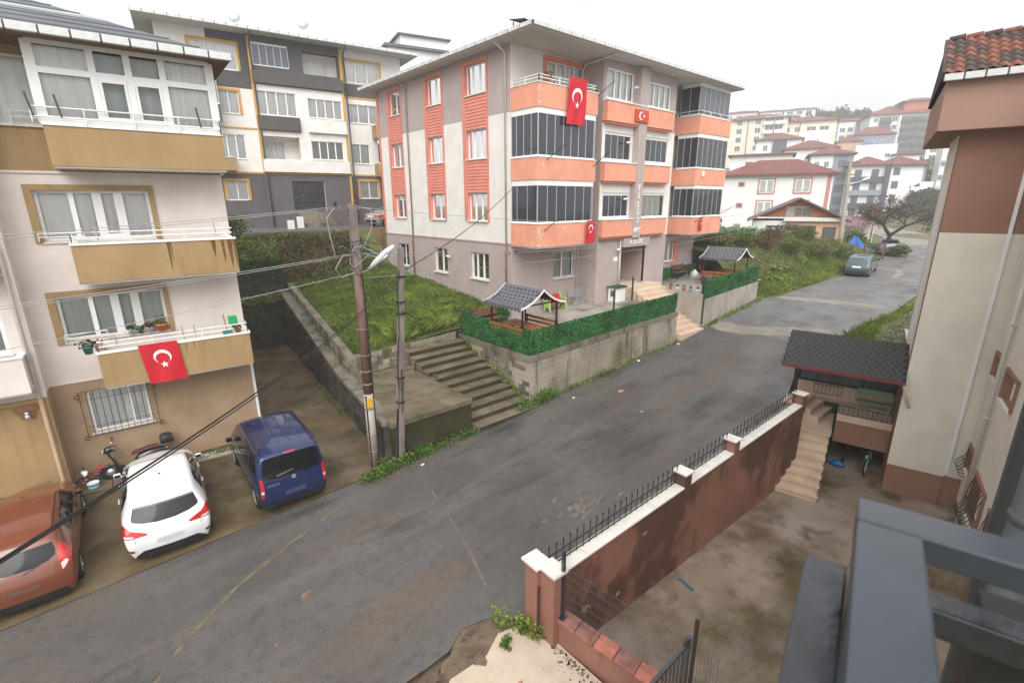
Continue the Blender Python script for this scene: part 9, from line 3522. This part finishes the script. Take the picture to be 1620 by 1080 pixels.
for i, (x, y, r, lf, n) in enumerate(((40.8, 14.6, (1.3, 1.1, .55), lf_bush, 2600), (43.5, 13.5, (1.7, 1.1, .7), lf_bank, 3200), (38.6, 15.6, (1.2, 1.0, .5), lf_dry, 1500), (46.6, 13.2, (1.3, 1.0, .6), lf_bush, 2200), (34.6, 17.2, (1.3, 1.3, .6), lf_bank, 2600), (41.6, 16.4, (1.2, 1.0, .5), lf_dry, 1500), (36.5, 16.4, (1.4, 1.1, .5), lf_bush, 2200), (44.8, 15.2, (1.2, 1, .6), lf_bush, 2000), (49.0, 13.4, (1.2, 1.1, .6), lf_bank, 2000))):
 shrub(['dark green bramble mound in the middle of the bank', 'ivy covered bramble mound just above the green estate car', 'reddish dry bramble mound near the top of the bank', 'bushy mound at the road edge beyond the ivy mound', 'scrubby mound behind the far hedge', 'second reddish dry mound high on the bank', 'leafy mound above the pale broad leaved plants', 'green mound behind the ivy covered one', 'rounded weedy mound near the far pole'][i], (x, y, float(bank_z(np.array(x), np.array(y))) - .1), r, n, lf, (.035, .09), name='bramble')
# cabbage field on top of the bank
cab = []
for i in range(8):
 for k in range(26):
  x = 34.5 + k * .78 + random.uniform(-.2, .2)
  y = 17.6 + i * .72 + (k * .02) + random.uniform(-.15, .15)
  cab.append((x, y))
src = None
for i, (x, y) in enumerate(cab):
 z = float(bank_z(np.array(x), np.array(y)))
 if src is None:
  mb = MB()
  for k in range(11):
   a = k * 2.4
   r = .10 + .02 * k
   d = Vector((math.cos(a), math.sin(a), .55 - .03 * k)).normalized()
   c_ = d * r + V(0, 0, .12)
   sd = d.cross(V(0, 0, 1)).normalized()
   w_ = .15 + .008 * k
   mb.add([c_ - d * .06, c_ + d * w_ * .6 - sd * w_, c_ + d * w_ * 1.8 + V(0, 0, .05), c_ + d * w_ * .6 + sd * w_], [(0, 1, 2, 3)])
  src = mb.build('cabbage_plant', lf_cab)
  o = src
 else:
  o = bpy.data.objects.new('cabbage_plant', src.data)
  COL.objects.link(o)
 s_ = random.uniform(1.0, 1.7)
 o.location = (x, y, z)
 o.rotation_euler = (random.uniform(-.2, .2), random.uniform(-.2, .2), random.uniform(0, 6))
 o.scale = (s_, s_, s_ * random.uniform(.9, 1.5))
 tag(o, 'blue green cabbage plant in the rows on top of the bank', 'cabbage', 'cabbages growing on top of the bank')
# clods and leaf litter along the low wall and over the apron
P_ = np.stack([5.66 - np.abs(RNG.normal(size=420)) * .13, RNG.uniform(2.2, 5.3, 420), np.full(420, -8.385)], 1)
kind(leaves('litter', P_, (.012, .04), mat('litter_dark', (.03, .02, .014), rough=.9, var=.3, scale=30), flat=.2), 'stuff')
P_ = np.stack([RNG.uniform(2.4, 5.6, 160), RNG.uniform(2.2, 5.6, 160), np.full(160, -8.388)], 1)
kind(leaves('litter', P_, (.006, .02), MATS['litter_dark'], flat=.6), 'stuff')
x_ = RNG.uniform(-3, 26, 520)
y_ = np.where(RNG.random(520) < .6, 12.9 - np.abs(RNG.normal(size=520)) * .35, RNG.uniform(6.3, 12.9, 520))
P_ = np.stack([x_, y_, road_z(x_, y_) + .008], 1)
kind(leaves('litter', P_, (.008, .026), leafmat('leaf_fallen', [(.2, .17, .12), (.1, .075, .05), (.3, .28, .24)]), flat=.8), 'stuff')
# verge by the porch roof and beyond
vz = lambda x, y: rz(x) - 0.10
vp = [(23.2, 7.0), (28.8, 7.0), (33, 6.1), (40, 6.1), (40, 2), (25, 2)]
P_ = ground_pts([(22.8, 6.9), (27, 7.0), (29.5, 6.9), (33.0, 6.1), (36, 5.9), (36, 3), (26, 3.2)], 16000, lambda x, y: rz(x) - .12)
kind(blades('grass', P_, (.1, .45), .012, lf_grass), 'stuff')
P_ = ground_pts([(24.8, 5.2), (28.6, 5.6), (32.5, 5.0), (33, 3.2), (26, 3.4)], 6500, lambda x, y: rz(x) - .1)
P_[:, 2] += RNG.uniform(.1, .95, len(P_)) ** .8
kind(leaves('flowering_weeds', P_, (.02, .055), lf_white), 'stuff')
P_ = ground_pts([(23.4, 6.4), (26.4, 6.5), (26.4, 5.2), (24.0, 5.2)], 1500, lambda x, y: rz(x) - .1)
P_[:, 2] += RNG.uniform(.05, .6, len(P_))
kind(leaves('flowering_weeds', P_, (.02, .05), lf_dry), 'stuff')
# far grass beyond the bend and shrubs on the hill
P_ = ground_pts([(58, 8.5), (66, 8), (80, 10), (92, 20), (88, 4), (60, 0)], 14000, lambda x, y: np.where(x < 62, rz(x) - .1, ground_z(x, y)))
kind(blades('grass', P_, (.15, .6), .04, lf_grass), 'stuff')
P_ = ground_pts([(58.2, 11.8), (62, 13.6), (62, 18), (54.5, 17), (53.5, 12.6)], 5000, bank_z)
kind(blades('grass', P_, (.1, .4), .02, lf_grass), 'stuff')
c_pts = []
for _ in range(130):
 x, y = RNG.uniform(95, 235), RNG.uniform(8, 60)
 if y > 14 + (x - 95) * .33 or y < (x - 95) * .08:
  continue
 z = float(hill_z(np.array([x]), np.array([y]))[0])
 s_ = RNG.uniform(.7, 2.2)
 c_pts.append(blob((x, y, z + s_ * .4), (s_ * 1.6, s_ * 1.6, s_), 260))
for (x, y, s_) in ((128, 20.5, 2.6), (136, 23, 2.8), (142, 23.5, 2.6), (122, 18, 2.2), (146, 25.5, 1.6), (151, 26, 1.5)):
 z = float(hill_z(np.array([x]), np.array([y]))[0])
 c_pts.append(blob((x, y, z + s_ * .3), (s_ * 1.8, s_ * 1.8, s_), 900))
kind(leaves('hillside_shrubs', np.concatenate(c_pts), (.18, .42), lf_forest), 'stuff')
c_pts = []
for _ in range(70):
 x, y = RNG.uniform(270, 330), RNG.uniform(70, 104)
 z = float(hill_z(np.array([x]), np.array([y]))[0])
 s_ = RNG.uniform(2.5, 4.4)
 c_pts.append(blob((x, y, z + s_ * .8), (s_, s_, s_ * 1.1), 420))
kind(leaves('skyline_trees', np.concatenate(c_pts), (.4, .9), lf_forest), 'stuff')

# ------------------------------------------------------------------ misty air: one closed box round everything
hz = MB().box(-125, -135, -14, 420, 255, 52).build('haze', None)
hm = bpy.data.materials.new('haze')
hm.use_nodes = True
hm.node_tree.nodes.clear()
out = hm.node_tree.nodes.new('ShaderNodeOutputMaterial')
pv = hm.node_tree.nodes.new('ShaderNodeVolumePrincipled')
pv.inputs['Color'].default_value = (0.95, 0.96, 0.97, 1)
pv.inputs['Density'].default_value = 0.0015
pv.inputs['Anisotropy'].default_value = 0.2
hm.node_tree.links.new(pv.outputs[0], out.inputs['Volume'])
hz.data.materials.clear()
hz.data.materials.append(hm)
kind(hz, 'stuff')
